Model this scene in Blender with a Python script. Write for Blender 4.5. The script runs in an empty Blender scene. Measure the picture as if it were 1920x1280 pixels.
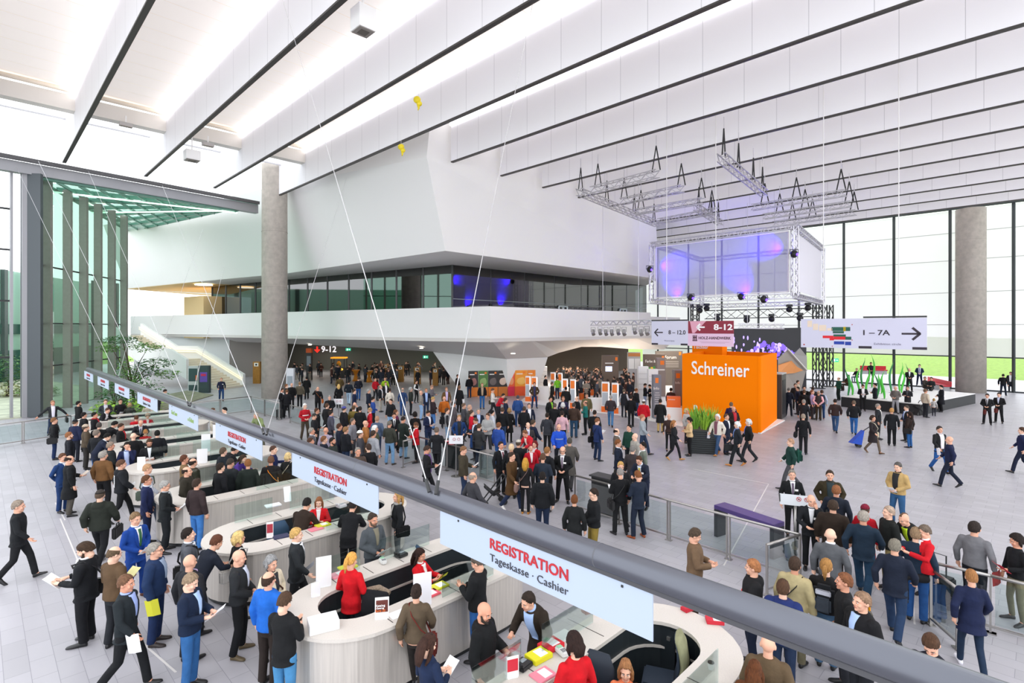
import bpy, bmesh, math, random
from mathutils import Vector, Matrix, noise
R = math.radians
F, HY, CH = 1000.0, 615.0, 5.3          # focal length in pixels, horizon row, eye height (1920x1280)
sc = bpy.context.scene
col = sc.collection

# ---------------------------------------------------------------- camera, sky, exposure
cam = bpy.data.cameras.new('camera'); cam.sensor_width = 36; cam.lens = F/1920*36
cam.shift_y = -(640-HY)/1920; cam.clip_end = 600
co = bpy.data.objects.new('camera', cam); col.objects.link(co)
co.location = (0, 0, CH); co.rotation_euler = (R(90), 0, 0); sc.camera = co
w = bpy.data.worlds.new('overcast_sky'); sc.world = w; w.use_nodes = True
wb = w.node_tree.nodes['Background']; wb.inputs[0].default_value = (.93, .96, 1, 1); wb.inputs[1].default_value = 1.9
sc.view_settings.view_transform = 'Standard'; sc.view_settings.look = 'None'
sc.view_settings.gamma = 1; sc.view_settings.exposure = 0.5
sc.cycles.max_bounces = 6; sc.cycles.diffuse_bounces = 3; sc.cycles.glossy_bounces = 3
sc.cycles.transparent_max_bounces = 12; sc.cycles.transmission_bounces = 3
sc.cycles.caustics_reflective = False; sc.cycles.caustics_refractive = False

# ---------------------------------------------------------------- coordinates
dA = Vector((.705, .709, 0)); dB = Vector((-.709, .705, 0))   # the hall's two directions
def AP(a, p, z=0): v = dA*a + dB*p; return Vector((v.x, v.y, z))
def PZ(x, y, z=0):                                            # point of height z seen at a pixel
    Y = (CH-z)*F/(y-HY); return Vector(((x-960)/F*Y, Y, z))
def PY(x, y, Y): return Vector(((x-960)/F*Y, Y, CH-(y-HY)/F*Y))
ROT = math.atan2(dB.y, dB.x)

# ---------------------------------------------------------------- materials
def lin(h):
    if not isinstance(h, str): return tuple(h)
    v = [int(h[i:i+2], 16)/255 for i in (0, 2, 4)]
    return tuple(c/12.92 if c <= .04045 else ((c+.055)/1.055)**2.4 for c in v)
MATS = {}
def mat(c, rough=.6, metal=0., bump=0., scale=20., var=0., emit=0., spec=.5, name=None, stretch=None):
    key = (c, rough, metal, bump, scale, var, emit, spec, stretch)
    if key in MATS: return MATS[key]
    m = bpy.data.materials.new(name or 'surface_'+str(c)); m.use_nodes = True; nt = m.node_tree; b = nt.nodes['Principled BSDF']
    L = lin(c)
    b.inputs['Base Color'].default_value = (*L, 1); b.inputs['Roughness'].default_value = rough
    b.inputs['Metallic'].default_value = metal; b.inputs['Specular IOR Level'].default_value = spec
    if emit:
        b.inputs['Emission Color'].default_value = (*L, 1); b.inputs['Emission Strength'].default_value = emit
    if bump or var:
        tc = nt.nodes.new('ShaderNodeTexCoord'); n = nt.nodes.new('ShaderNodeTexNoise'); n.inputs['Scale'].default_value = scale; n.inputs['Detail'].default_value = 4
        src = tc.outputs['Object']
        if stretch:
            mp = nt.nodes.new('ShaderNodeMapping'); mp.inputs['Scale'].default_value = stretch
            nt.links.new(src, mp.inputs[0]); src = mp.outputs[0]
        nt.links.new(src, n.inputs['Vector'])
        if bump:
            bp = nt.nodes.new('ShaderNodeBump'); bp.inputs['Strength'].default_value = bump; bp.inputs['Distance'].default_value = .02
            nt.links.new(n.outputs['Fac'], bp.inputs['Height']); nt.links.new(bp.outputs[0], b.inputs['Normal'])
        if var:
            rp = nt.nodes.new('ShaderNodeValToRGB')
            rp.color_ramp.elements[0].position = .3; rp.color_ramp.elements[1].position = .7
            rp.color_ramp.elements[0].color = (*[x*(1-var) for x in L], 1); rp.color_ramp.elements[1].color = (*[min(1, x*(1+var)) for x in L], 1)
            nt.links.new(n.outputs['Fac'], rp.inputs[0]); nt.links.new(rp.outputs[0], b.inputs['Base Color'])
    MATS[key] = m; return m
def cloth(c): return mat(c, .85, 0, .95, 7, .14, 0, .25)
def glass(tint='ffffff', refl=.5, name='glass', dark=0):
    key = ('glass', tint, refl, dark)
    if key in MATS: return MATS[key]
    m = bpy.data.materials.new(name); m.use_nodes = True; nt = m.node_tree; nt.nodes.clear()
    o = nt.nodes.new('ShaderNodeOutputMaterial'); t = nt.nodes.new('ShaderNodeBsdfTransparent'); g = nt.nodes.new('ShaderNodeBsdfGlossy')
    t.inputs[0].default_value = (*lin(tint), 1); g.inputs['Roughness'].default_value = .03
    fr = nt.nodes.new('ShaderNodeFresnel'); fr.inputs[0].default_value = 1.45
    mu = nt.nodes.new('ShaderNodeMath'); mu.operation = 'MULTIPLY_ADD'; mu.inputs[1].default_value = refl; mu.inputs[2].default_value = dark
    mx = nt.nodes.new('ShaderNodeMixShader')
    nt.links.new(fr.outputs[0], mu.inputs[0]); nt.links.new(mu.outputs[0], mx.inputs[0]); nt.links.new(t.outputs[0], mx.inputs[1]); nt.links.new(g.outputs[0], mx.inputs[2])
    nt.links.new(mx.outputs[0], o.inputs[0]); MATS[key] = m; return m
def brickmat(c, mort, bw, bh, mortar, rough, offset=.5, rot=0., var=.06, axes='XY', spec=.5, emit=0, bump=0., bias=0, var2=None):
    m = bpy.data.materials.new('tiled_surface'); m.use_nodes = True; nt = m.node_tree; b = nt.nodes['Principled BSDF']
    tc = nt.nodes.new('ShaderNodeTexCoord'); mp = nt.nodes.new('ShaderNodeMapping'); mp.inputs['Rotation'].default_value = (0, 0, -rot)
    nt.links.new(tc.outputs['Object'], mp.inputs[0]); src = mp.outputs[0]
    if axes != 'XY':
        s = nt.nodes.new('ShaderNodeSeparateXYZ'); cb = nt.nodes.new('ShaderNodeCombineXYZ'); nt.links.new(src, s.inputs[0])
        for k in (0, 1): nt.links.new(s.outputs['XYZ'.index(axes[k])], cb.inputs[k])
        src = cb.outputs[0]
    br = nt.nodes.new('ShaderNodeTexBrick'); L = lin(c)
    br.inputs['Color1'].default_value = (*[x*(1-var) for x in L], 1); br.inputs['Color2'].default_value = (*[min(1, x*(1+var)) for x in L], 1)
    br.inputs['Mortar'].default_value = (*lin(mort), 1); br.inputs['Scale'].default_value = 1
    br.inputs['Mortar Size'].default_value = mortar; br.inputs['Mortar Smooth'].default_value = .1; br.inputs['Bias'].default_value = bias
    br.inputs['Brick Width'].default_value = bw; br.inputs['Row Height'].default_value = bh; br.offset = offset
    nt.links.new(src, br.inputs['Vector']); nt.links.new(br.outputs['Color'], b.inputs['Base Color'])
    b.inputs['Roughness'].default_value = rough; b.inputs['Specular IOR Level'].default_value = spec
    if emit:
        nt.links.new(br.outputs['Color'], b.inputs['Emission Color']); b.inputs['Emission Strength'].default_value = emit
    if bump:
        n = nt.nodes.new('ShaderNodeTexNoise'); n.inputs['Scale'].default_value = 3; nt.links.new(tc.outputs['Object'], n.inputs['Vector'])
        ma = nt.nodes.new('ShaderNodeMapRange'); ma.inputs[3].default_value = rough-.08; ma.inputs[4].default_value = rough+.1
        nt.links.new(n.outputs['Fac'], ma.inputs[0]); nt.links.new(ma.outputs[0], b.inputs['Roughness'])
    return m

# ---------------------------------------------------------------- mesh building
class MB:
    def __init__(s): s.v = []; s.f = []; s.mi = []
    def add(s, vs, fs, mi=0, M=None):
        n = len(s.v)
        s.v += [tuple(M @ Vector(v)) if M else tuple(v) for v in vs]; s.f += [tuple(i+n for i in f) for f in fs]; s.mi += [mi]*len(fs); return s
    def box(s, c, d, rz=0, mi=0, M=None, bev=0):
        x, y, z = d[0]/2, d[1]/2, d[2]/2
        T = Matrix.Translation(Vector(c)) @ Matrix.Rotation(rz, 4, 'Z')
        if M: T = M @ T
        if not bev:
            vs = [(-x,-y,-z),(x,-y,-z),(x,y,-z),(-x,y,-z),(-x,-y,z),(x,-y,z),(x,y,z),(-x,y,z)]
            return s.add(vs, [(0,3,2,1),(4,5,6,7),(0,1,5,4),(1,2,6,5),(2,3,7,6),(3,0,4,7)], mi, T)
        bm = bmesh.new(); bmesh.ops.create_cube(bm, size=1); bmesh.ops.scale(bm, vec=d, verts=bm.verts)
        bmesh.ops.bevel(bm, geom=bm.edges[:], offset=bev, segments=2, affect='EDGES'); bm.verts.index_update()
        s.add([v.co.copy() for v in bm.verts], [[v.index for v in f.verts] for f in bm.faces], mi, T); bm.free(); return s
    def tube(s, pts, rad, n=8, mi=0, M=None, sq=None, caps=True):
        pts = [Vector(p) for p in pts]; m = len(pts); rad = rad if hasattr(rad, '__len__') else [rad]*m
        vs = []; up = None
        for i, p in enumerate(pts):
            t = (pts[min(i+1, m-1)]-pts[max(i-1, 0)]).normalized()
            if up is None: up = Vector((0, 0, 1)) if abs(t.z) < .9 else Vector((0, 1, 0))
            x = t.cross(up).normalized(); y = x.cross(t).normalized(); up = y
            r = rad[i]; rx, ry = (r if hasattr(r, '__len__') else (r, r))
            if sq: ry *= sq
            for k in range(n):
                a = 2*math.pi*k/n; vs.append(p+x*math.cos(a)*rx+y*math.sin(a)*ry)
        fs = [(i*n+k, i*n+(k+1) % n, (i+1)*n+(k+1) % n, (i+1)*n+k) for i in range(m-1) for k in range(n)]
        if caps: fs += [tuple(range(n))[::-1], tuple((m-1)*n+k for k in range(n))]
        return s.add(vs, fs, mi, M)
    def ell(s, c, r, n=12, k=8, mi=0, M=None):
        vs = [(c[0], c[1], c[2]-r[2])]
        for i in range(1, k):
            a = -math.pi/2+math.pi*i/k
            for j in range(n):
                b = 2*math.pi*j/n; vs.append((c[0]+r[0]*math.cos(a)*math.cos(b), c[1]+r[1]*math.cos(a)*math.sin(b), c[2]+r[2]*math.sin(a)))
        vs.append((c[0], c[1], c[2]+r[2])); fs = []
        for j in range(n): fs.append((0, 1+(j+1) % n, 1+j)); fs.append((len(vs)-1, 1+(k-2)*n+j, 1+(k-2)*n+(j+1) % n))
        for i in range(k-2):
            for j in range(n): fs.append((1+i*n+j, 1+i*n+(j+1) % n, 1+(i+1)*n+(j+1) % n, 1+(i+1)*n+j))
        return s.add(vs, fs, mi, M)
    def prism(s, poly, z0, z1, mi=0, M=None):               # polygon in xy, extruded in z (z0/z1 may be lists)
        n = len(poly); a = z0 if hasattr(z0, '__len__') else [z0]*n; b = z1 if hasattr(z1, '__len__') else [z1]*n
        vs = [(p[0], p[1], a[i]) for i, p in enumerate(poly)]+[(p[0], p[1], b[i]) for i, p in enumerate(poly)]
        fs = [tuple(range(n))[::-1], tuple(range(n, 2*n))]+[(i, (i+1) % n, n+(i+1) % n, n+i) for i in range(n)]
        return s.add(vs, fs, mi, M)
    def slab(s, quad, t, mi=0):                             # polygon in space given a thickness t (vector)
        q = [Vector(p) for p in quad]; n = len(q); t = Vector(t)
        vs = q+[p+t for p in q]
        return s.add(vs, [tuple(range(n)), tuple(range(n, 2*n))[::-1]]+[(i, n+i, n+(i+1) % n, (i+1) % n) for i in range(n)], mi)
    def pane(s, quad, t=None): return s.add([Vector(p) for p in quad], [tuple(range(len(quad)))])
    def bar(s, a, b, w, h=None, mi=0): return s._bar(Vector(a), Vector(b), w, h or w, mi)
    def _bar(s, a, b, w, h, mi):
        t = (b-a).normalized(); up = Vector((0, 0, 1)) if abs(t.z) < .95 else Vector((0, 1, 0))
        x = t.cross(up).normalized()*w/2; y = x.cross(t).normalized()*h/2
        vs = [a-x-y, a+x-y, a+x+y, a-x+y, b-x-y, b+x-y, b+x+y, b-x+y]
        return s.add(vs, [(0,3,2,1),(4,5,6,7),(0,1,5,4),(1,2,6,5),(2,3,7,6),(3,0,4,7)], mi)
    def mesh(s, name, smooth=False):
        me = bpy.data.meshes.new(name); me.from_pydata(s.v, [], s.f); me.validate()
        if len(s.mi) == len(me.polygons): me.polygons.foreach_set('material_index', s.mi)
        bm = bmesh.new(); bm.from_mesh(me); bmesh.ops.recalc_face_normals(bm, faces=bm.faces); bm.to_mesh(me); bm.free()
        if smooth: me.shade_smooth()
        return me
    def build(s, name, m, parent=None, smooth=False, loc=None, rz=0):
        me = s.mesh(name, smooth)
        for q in (m if isinstance(m, (list, tuple)) else [m]): me.materials.append(q)
        return link(name, me, parent, loc, rz)
def link(name, me, parent=None, loc=None, rz=0):
    o = bpy.data.objects.new(name, me); col.objects.link(o)
    if loc is not None: o.location = loc
    o.rotation_euler = (0, 0, rz)
    if parent: o.parent = parent
    return o
def tag(o, label, cat, group=None, kind=None):
    o['label'] = label; o['category'] = cat
    if group: o['group'] = group
    if kind: o['kind'] = kind
    return o
def struct(o, label=None):
    o['kind'] = 'structure'
    if label: o['label'] = label
    return o
def thing(name, label, cat, loc=(0, 0, 0), rz=0, group=None):
    o = bpy.data.objects.new(name, None); col.objects.link(o); o.location = loc; o.rotation_euler = (0, 0, rz); o.empty_display_size = .1
    return tag(o, label, cat, group)
KIDS = {}
def copy_tree(o, parent=None):
    c = o.copy(); col.objects.link(c); c.parent = parent
    for ch in list(o.children): copy_tree(ch, c)
    return c
TXT = {}
def text_mesh(s, size, font_w=0., ext=.004, align='CENTER'):
    k = (s, size, font_w, ext, align)
    if k in TXT: return TXT[k]
    cu = bpy.data.curves.new('lettering', 'FONT'); cu.body = s; cu.size = size; cu.extrude = ext; cu.offset = font_w; cu.align_x = align; cu.align_y = 'CENTER'
    cu.resolution_u = 3
    o = bpy.data.objects.new('lettering', cu); col.objects.link(o)
    dg = bpy.context.evaluated_depsgraph_get(); dg.update()
    me = bpy.data.meshes.new_from_object(o.evaluated_get(dg)); bpy.data.objects.remove(o); TXT[k] = me
    return me
def lettering(s, size, m, parent, M, wgt=0., align='CENTER', width=None, name='lettering', label=None):
    me = text_mesh(s, size, wgt, .004, align).copy(); me.materials.clear(); me.materials.append(m)
    o = bpy.data.objects.new(name, me); col.objects.link(o); o.parent = parent
    if width:
        xs = [v.co.x for v in me.vertices]; k = width/(max(xs)-min(xs)); M = M @ Matrix.Diagonal((k, 1, 1, 1))
    o.matrix_local = M
    if label: o['label'] = label
    return o
def facing(p, right, up=(0, 0, 1)):                         # matrix: x along right, y up, z out
    x = Vector(right).normalized(); y = Vector(up).normalized(); z = x.cross(y)
    return Matrix(((x.x, y.x, z.x, p[0]), (x.y, y.y, z.y, p[1]), (x.z, y.z, z.z, p[2]), (0, 0, 0, 1)))
WHITE = mat('f4f3f2', .6); STEEL = mat('b9b6b2', .32, .9, .15, 40, .08, stretch=(1, 1, .05)); DARK = mat('2a2b2d', .5); BLACK = mat('141416', .5)
CONC = mat('b4aca3', .8, 0, .2, 3, .12); RED = mat('c01824', .6); ORANGE = mat('ff8200', .8, spec=.08); CREAM = mat('cfc8c0', .45, 0, 0, 60, .05)
# ================================================================ the hall
HB, HT = 15.3, 17.9                                          # underside and top of the roof beams
floor_m = brickmat('adabb1', '8a8890', .6, .3, .004, .38, rot=ROT, var=.07, bump=1, spec=.5)
b = MB(); b.prism([(-60, -6), (60, -6), (60, 46), (20, 85), (-60, 110)], -.3, 0)
struct(b.build('floor', floor_m), 'grey slate tile floor of the hall')
# pale expansion joints let into the slate
jm = mat('d8d4d2', .6)
for i, (p, q) in enumerate([((1300, 879), (1441, 907)), ((1441, 907), (1357, 1060)), ((104, 942), (122, 975)), ((113, 972), (150, 1060)), ((330, 1260), (250, 1190)), ((1715, 1170), (1690, 905))]):
    a, c = PZ(*p), PZ(*q); o = MB().bar(a+Vector((0, 0, .001)), c+Vector((0, 0, .001)), .03, .004).build('trim_%d' % (20+i), jm); struct(o)
# roof beams: tall thin white fins with a dark channel underneath
beam_m = brickmat('f1f0f4', 'c9c8cd', 1.9, 6, .012, .6, offset=0, rot=ROT, var=.01, axes='XZ')
chan_m = mat('3b3836', .5); strip_m = mat('fdfbff', .5, emit=2.2, name='light_strip')
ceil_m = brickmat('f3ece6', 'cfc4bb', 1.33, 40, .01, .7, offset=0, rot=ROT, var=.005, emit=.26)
beamA = [3.7-4.13+4.13*i for i in range(15)]
PEND = {5: 26, 6: 25.4, 7: 26.1, 8: 26.8}
for i, A in enumerate(beamA):
    p1 = 42.0 if i < 5 else (25.3 if i < 11 else 40)
    b = MB(); b.prism([AP(A, -9)[:2], AP(A+.16, -9)[:2], AP(A+.16, p1)[:2], AP(A, p1)[:2]], HB+.06, HT)
    o = struct(b.build('ceiling_beam', beam_m))
    c = MB(); c.prism([AP(A-.01, -9)[:2], AP(A+.17, -9)[:2], AP(A+.17, p1)[:2], AP(A-.01, p1)[:2]], HB-.01, HB+.06); c.build('channel', chan_m, o)
    if i > 0:
        pe = min(p1, 36.3) if i < 7 else p1; t = MB(); t.prism([AP(A-.1, -9)[:2], AP(A-.005, -9)[:2], AP(A-.005, pe)[:2], AP(A-.1, pe)[:2]], HT-.42, HT-.02)
        lo = t.build('light_strip', strip_m)
        tag(lo, 'glowing white light strip along the roof beam, ' + ['', 'first', 'second', 'third', 'fourth', 'fifth', 'sixth', 'seventh', 'eighth', 'ninth', 'tenth', 'eleventh', 'twelfth', 'thirteenth', 'fourteenth'][i]+' from the left', 'light', 'light strips along the roof beams')
    if i < 14:
        pe = 36.3 if i < 5 else (31 if i < 11 else 40)
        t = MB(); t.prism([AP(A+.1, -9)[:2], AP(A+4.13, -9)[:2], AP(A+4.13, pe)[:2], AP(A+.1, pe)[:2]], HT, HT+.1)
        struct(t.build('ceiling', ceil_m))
    if 0 <= i < 5:                                           # box gutter between the beams
        g = MB(); g.prism([AP(A+.16, 36.2)[:2], AP(A+4.13, 36.2)[:2], AP(A+4.13, 36.8)[:2], AP(A+.16, 36.8)[:2]], HT-1.15, HT-.35)
        struct(g.build('trim_%d' % (1+i), mat('e6e1da', .6)))
        g = MB(); g.tube([AP(A+.16, 36.0, HT-.2), AP(A+4.1, 36.0, HT-.2)], .12, 10); struct(g.build('trim_%d' % (8+i), mat('efe2cf', .5), smooth=True))
# skylight bars beyond the gutter
for i, p in enumerate((38.4, 40.3)):
    b = MB()
    for k in range(3): b.bar(AP(-4, p+.12*k, HT-.4), AP(16.6, p+.12*k, HT-.4), .05)
    struct(b.build('trim_%d' % (14+i), mat('d9d6da', .5)))
# left facade: fascia, corner frame, clear glazing, row of fins into the garden court
C0 = PZ(57, 783); dF = Vector((-.275, 1, 0)).normalized(); dL = Vector((.784, 1, 0)).normalized()
fz = CH+9.55
fas = mat('9a9a9e', .4, .3); fin_m = mat('8c8780', .45, .2, .05, 5, .05); fin_d = mat('4c5256', .45, .2)
b = MB(); p0, p1 = C0-dL*14, C0+dL*13.6
b.slab([p0+Vector((0, 0, fz-.45)), p1+Vector((0, 0, fz-.45)), p1+Vector((0, 0, fz+.2)), p0+Vector((0, 0, fz+.2))], Vector((-.8, .6, 0))*.5)
struct(b.build('trim_40', fas), 'grey metal fascia at the roof edge')
b = MB(); b.bar(p0+Vector((.1, -.1, fz+.33)), p1+Vector((.1, -.1, fz+.33)), .25, .22); struct(b.build('trim_41', mat('4c4a4c', .4)))
b = MB(); b.box(C0+Vector((-.45, .1, fz/2)), (.28, .5, fz), rz=math.atan2(dL.y, dL.x)); b.box(C0+Vector((-.85, -.3, fz/2)), (.12, .3, fz), rz=math.atan2(dL.y, dL.x))
struct(b.build('trim_42', fas))
for i, s in enumerate((.15, 1.75, 4.1, 6.2, 8.3, 10.5, 12.7)):
    P = C0+dF*s; wdt = 1.05 if i == 0 else .48; b = MB(); b.box(P+Vector((0, 0, 7.25)), (wdt, .22, 14.5 if i else fz-.4), rz=R(8)); struct(b.build('trim_%d' % (43+i), fin_d if i == 0 else fin_m))
gg = glass('bfe6d4', .5, 'green_tinted_glass', .02); gc = glass('fcfdfd', .5, 'clear_glass')
b = MB(); q = [C0+dF*.2+Vector((-.25, 0, 0)), C0+dF*13+Vector((-.25, 0, 0))]
b.pane([q[0], q[1], q[1]+Vector((0, 0, 14.3)), q[0]+Vector((0, 0, 14.3))], (-.03, 0, 0)); win = struct(b.build('window_1', gg), 'green tinted glazing between the tall fins')
b = MB()
for z in (2.9, 5.6, 9.2): b.bar(q[0]+Vector((-.05, 0, z)), q[1]+Vector((-.05, 0, z)), .12, .08)
b.build('transom', DARK, win)
b = MB(); q = [C0-dL*14+Vector((-.6, .3, 0)), C0+Vector((-1.0, -.1, 0))]
b.pane([q[0], q[1], q[1]+Vector((0, 0, fz)), q[0]+Vector((0, 0, fz))], (-.02, .02, 0)); win = struct(b.build('window_2', gc), 'clear glazing left of the corner frame')
b = MB()
for z in (3.6, 6.9, 9.9, 12.3): b.bar(q[0]+Vector((.05, -.05, z)), q[1]+Vector((.05, -.05, z)), .12, .1)
b.bar(q[1]-dL*.9, q[1]-dL*.9+Vector((0, 0, 3.6)), .16); b.build('transom', DARK, win)
# court roof of green glass between fascia and white wing
gr = mat('6f9c8c', .4, .2); b = MB(); Wl, Wr = PY(243, 433, 58), PY(482, 380, 43)
Fl, Fr = C0+Vector((-.2, .5, fz-.45)), C0+dL*11.5+Vector((0, .5, fz-.45))
b.pane([Fl, Fr, Wr, Wl], (0, 0, .05)); rf = struct(b.build('roof', glass('b9d8cc', .5, 'roof_glass', .03)), 'green glass roof over the garden court')
b = MB()
for k in range(8):
    t = k/7; b.bar(Fl.lerp(Wl, t), Fr.lerp(Wr, t), .16 if k % 2 else .3, .25)
for k in range(12):
    t = k/11; b.bar(Fl.lerp(Fr, t)+Vector((0, 0, -.1)), Wl.lerp(Wr, t)+Vector((0, 0, -.1)), .1, .18)
b.build('roof_bars', gr, rf)
b = MB()
for t in (.12, .45): b.bar(Fl.lerp(Wl, t)+Vector((0, 0, -.3)), Fr.lerp(Wr, t)+Vector((0, 0, -.3)), .22, .06)
b.build('tube_lamp', mat('d9ffea', .5, emit=1.5), rf)
# outside ground: garden court on the left, lawn on the right
lawn = mat('7d9c3c', .9, 0, .6, 2.0, .25, name='lawn')
b = MB(); b.prism([(-160, -10), (-60.1, -10), (-60.1, 110.1), (20, 85.1), (60.1, 46.1), (60.1, -10), (260, -10), (260, 400), (-160, 400)], -.5, -.06); struct(b.build('ground', lawn), 'bright green lawn outside the hall')
b = MB(); b.prism([(C0-dL*16)[:2], (C0+Vector((-.4, 0, 0)))[:2], (C0+dF*13+Vector((-.3, 0, 0)))[:2], (-60, 62), (-60, 20)], .002, .06); struct(b.build('ground', mat('b9bda8', .9, 0, .5, 1.2, .25)), 'pale gravel of the garden court')
# neighbouring glass block behind the court
ob = MB(); ob.box((-50, 52, 5.5), (.6, 34, 11), rz=R(14)); n1 = struct(ob.build('wall_court', mat('9cc9b4', .25, 0, 0, 1, 0)), 'pale green glass block across the court')
ob = MB()
for z, h_ in ((1.6, 3.0), (5.2, 1.0)): ob.box((-49.65, 52, z), (.2, 34, h_), rz=R(14))
ob.build('dark_band', mat('2c5a4c', .2), n1)
ob = MB()
for k in range(9): ob.box((-49.5+.25*(k-4)*-3.6*.25, 36+k*4, 5.5), (.35, .5, 11), rz=R(14))
ob.build('mullion', mat('2f4640', .4), n1)
ob = MB()
for k in range(4): ob.box((-47.8-.25*k*6, 40+k*6.0, 3.2), (.3, 2.2, 4.6), rz=R(14))
ob.build('white_panel', mat('e8ecec', .6), n1)
# ---- white building wing
bw = mat('efeeed', .75, 0, .04, 60, .015, name='white_render')
# band of the upper gallery
Cb = Vector((-1.48, 36, 0)); chL = [Vector((-23.8, 51, 0)), Vector((-39.8, 62, 0)), Vector((-47.2, 66, 0))]; chR = [Vector((13.2, 50.8, 0)), Vector((17.5, 55.5, 0))]
ch = chL[::-1]+[Cb]+chR
b = MB()
for i in range(len(ch)-1):
    a, c = ch[i], ch[i+1]; n = Vector((-(c-a).y, (c-a).x, 0)).normalized()*.35
    b.prism([a[:2], c[:2], (c+n)[:2], (a+n)[:2]], 4.6, 6.78 if i < 4 else 6.4)
wb_ = struct(b.build('wall_gallery', bw), 'white parapet band of the upper gallery')
b = MB(); b.prism([p[:2] for p in ch]+[(10, 78), (-50, 92)], 4.35, 4.6); struct(b.build('ceiling', mat('d8d4d0', .8)))
# hull below the band
Lc = PY(950, 673, 41); low = [PY(300, 632, 63), PY(430, 640, 58), PY(540, 644, 54), PY(812, 659, 46), Lc, PY(1027, 669, 44.5), PY(1048, 661, 46.5), PY(1090, 650, 48.5), PY(1127, 650, 50.3), PY(1181, 654, 52.5), PY(1245, 655, 56)]
def onband(px, z=4.6):
    best = None
    for i in range(len(ch)-1):
        a, c = ch[i], ch[i+1]; k = (px-960)/F; d = c-a; den = d.x-k*d.y
        if abs(den) > 1e-6:
            t = (k*a.y-a.x)/den
            if -.001 <= t <= 1.001: best = a+d*t
    return Vector((best.x, best.y, z))
up = [onband(x) for x in (300, 430, 540, 812)]+[Vector((Cb.x, Cb.y, 4.6))]+[onband(x) for x in (990, 1030, 1080, 1120, 1180)]+[Vector((chR[1].x, chR[1].y, 4.6))]
vs = up+low; n = len(up)
b = MB(); b.add(vs, [(i, i+1, n+i+1, n+i) for i in range(n-1)]); b.add(low+[Vector((8, 76, 3.5)), Vector((-46, 80, 3.7))], [tuple(range(n+2))[::-1]])
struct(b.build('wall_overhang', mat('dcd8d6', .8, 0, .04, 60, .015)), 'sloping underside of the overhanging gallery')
# foot the hull stands on
t0, t1, t2 = PY(812, 659.5, 46), Lc, PY(1027, 669.5, 44.5)
g0, g1, g2 = Vector((-3.9, 42.6, 0)), Vector((-.3, 41.8, 0)), Vector((2.0, 43.5, 0))
b = MB(); b.add([t0, t1, t2, g0, g1, g2, t0+Vector((0, 4, 0)), t2+Vector((0, 4, 0)), g0+Vector((0, 4, 0)), g2+Vector((0, 4, 0))], [(0, 1, 4, 3), (1, 2, 5, 4), (6, 0, 3, 8), (2, 7, 9, 5), (7, 6, 8, 9), (0, 6, 7, 2, 1), (3, 4, 5, 9, 8)]); struct(b.build('wall_foot', bw), 'white wedge foot under the gallery corner')
# foyer walls in the dark under the gallery
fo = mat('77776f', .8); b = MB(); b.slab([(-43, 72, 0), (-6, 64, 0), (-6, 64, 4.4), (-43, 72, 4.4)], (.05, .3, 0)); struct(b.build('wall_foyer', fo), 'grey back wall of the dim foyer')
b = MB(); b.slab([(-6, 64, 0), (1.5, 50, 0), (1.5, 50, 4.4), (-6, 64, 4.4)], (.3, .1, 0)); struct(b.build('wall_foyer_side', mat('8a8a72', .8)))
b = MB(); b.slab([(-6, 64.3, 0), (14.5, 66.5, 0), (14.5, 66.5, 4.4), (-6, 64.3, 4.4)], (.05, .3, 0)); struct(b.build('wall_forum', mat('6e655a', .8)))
# wall behind the stair and the recess beside the column
b = MB(); b.slab([(-47, 66.3, 0), PY(430, 700, 57) * 1, PY(430, 640, 57), (-47, 66.3, 4.6)], (.1, .3, 0))
for i in range(4): pass
s_ = MB(); s_.slab([Vector((-47, 66.3, 0)), Vector((-30.2, 57, 0)), Vector((-30.2, 57, 4.6)), Vector((-47, 66.3, 4.6))], (.1, .3, 0)); struct(s_.build('wall_stair', mat('d3d6d6', .8)), 'pale wall behind the staircase')
s_ = MB(); s_.slab([Vector((-30.2, 57, 0)), Vector((-27.0, 60, 0)), Vector((-27.0, 60, 4.4)), Vector((-30.2, 57, 4.4))], (.05, .3, 0)); struct(s_.build('wall_recess', mat('a9a59f', .8)))
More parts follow.
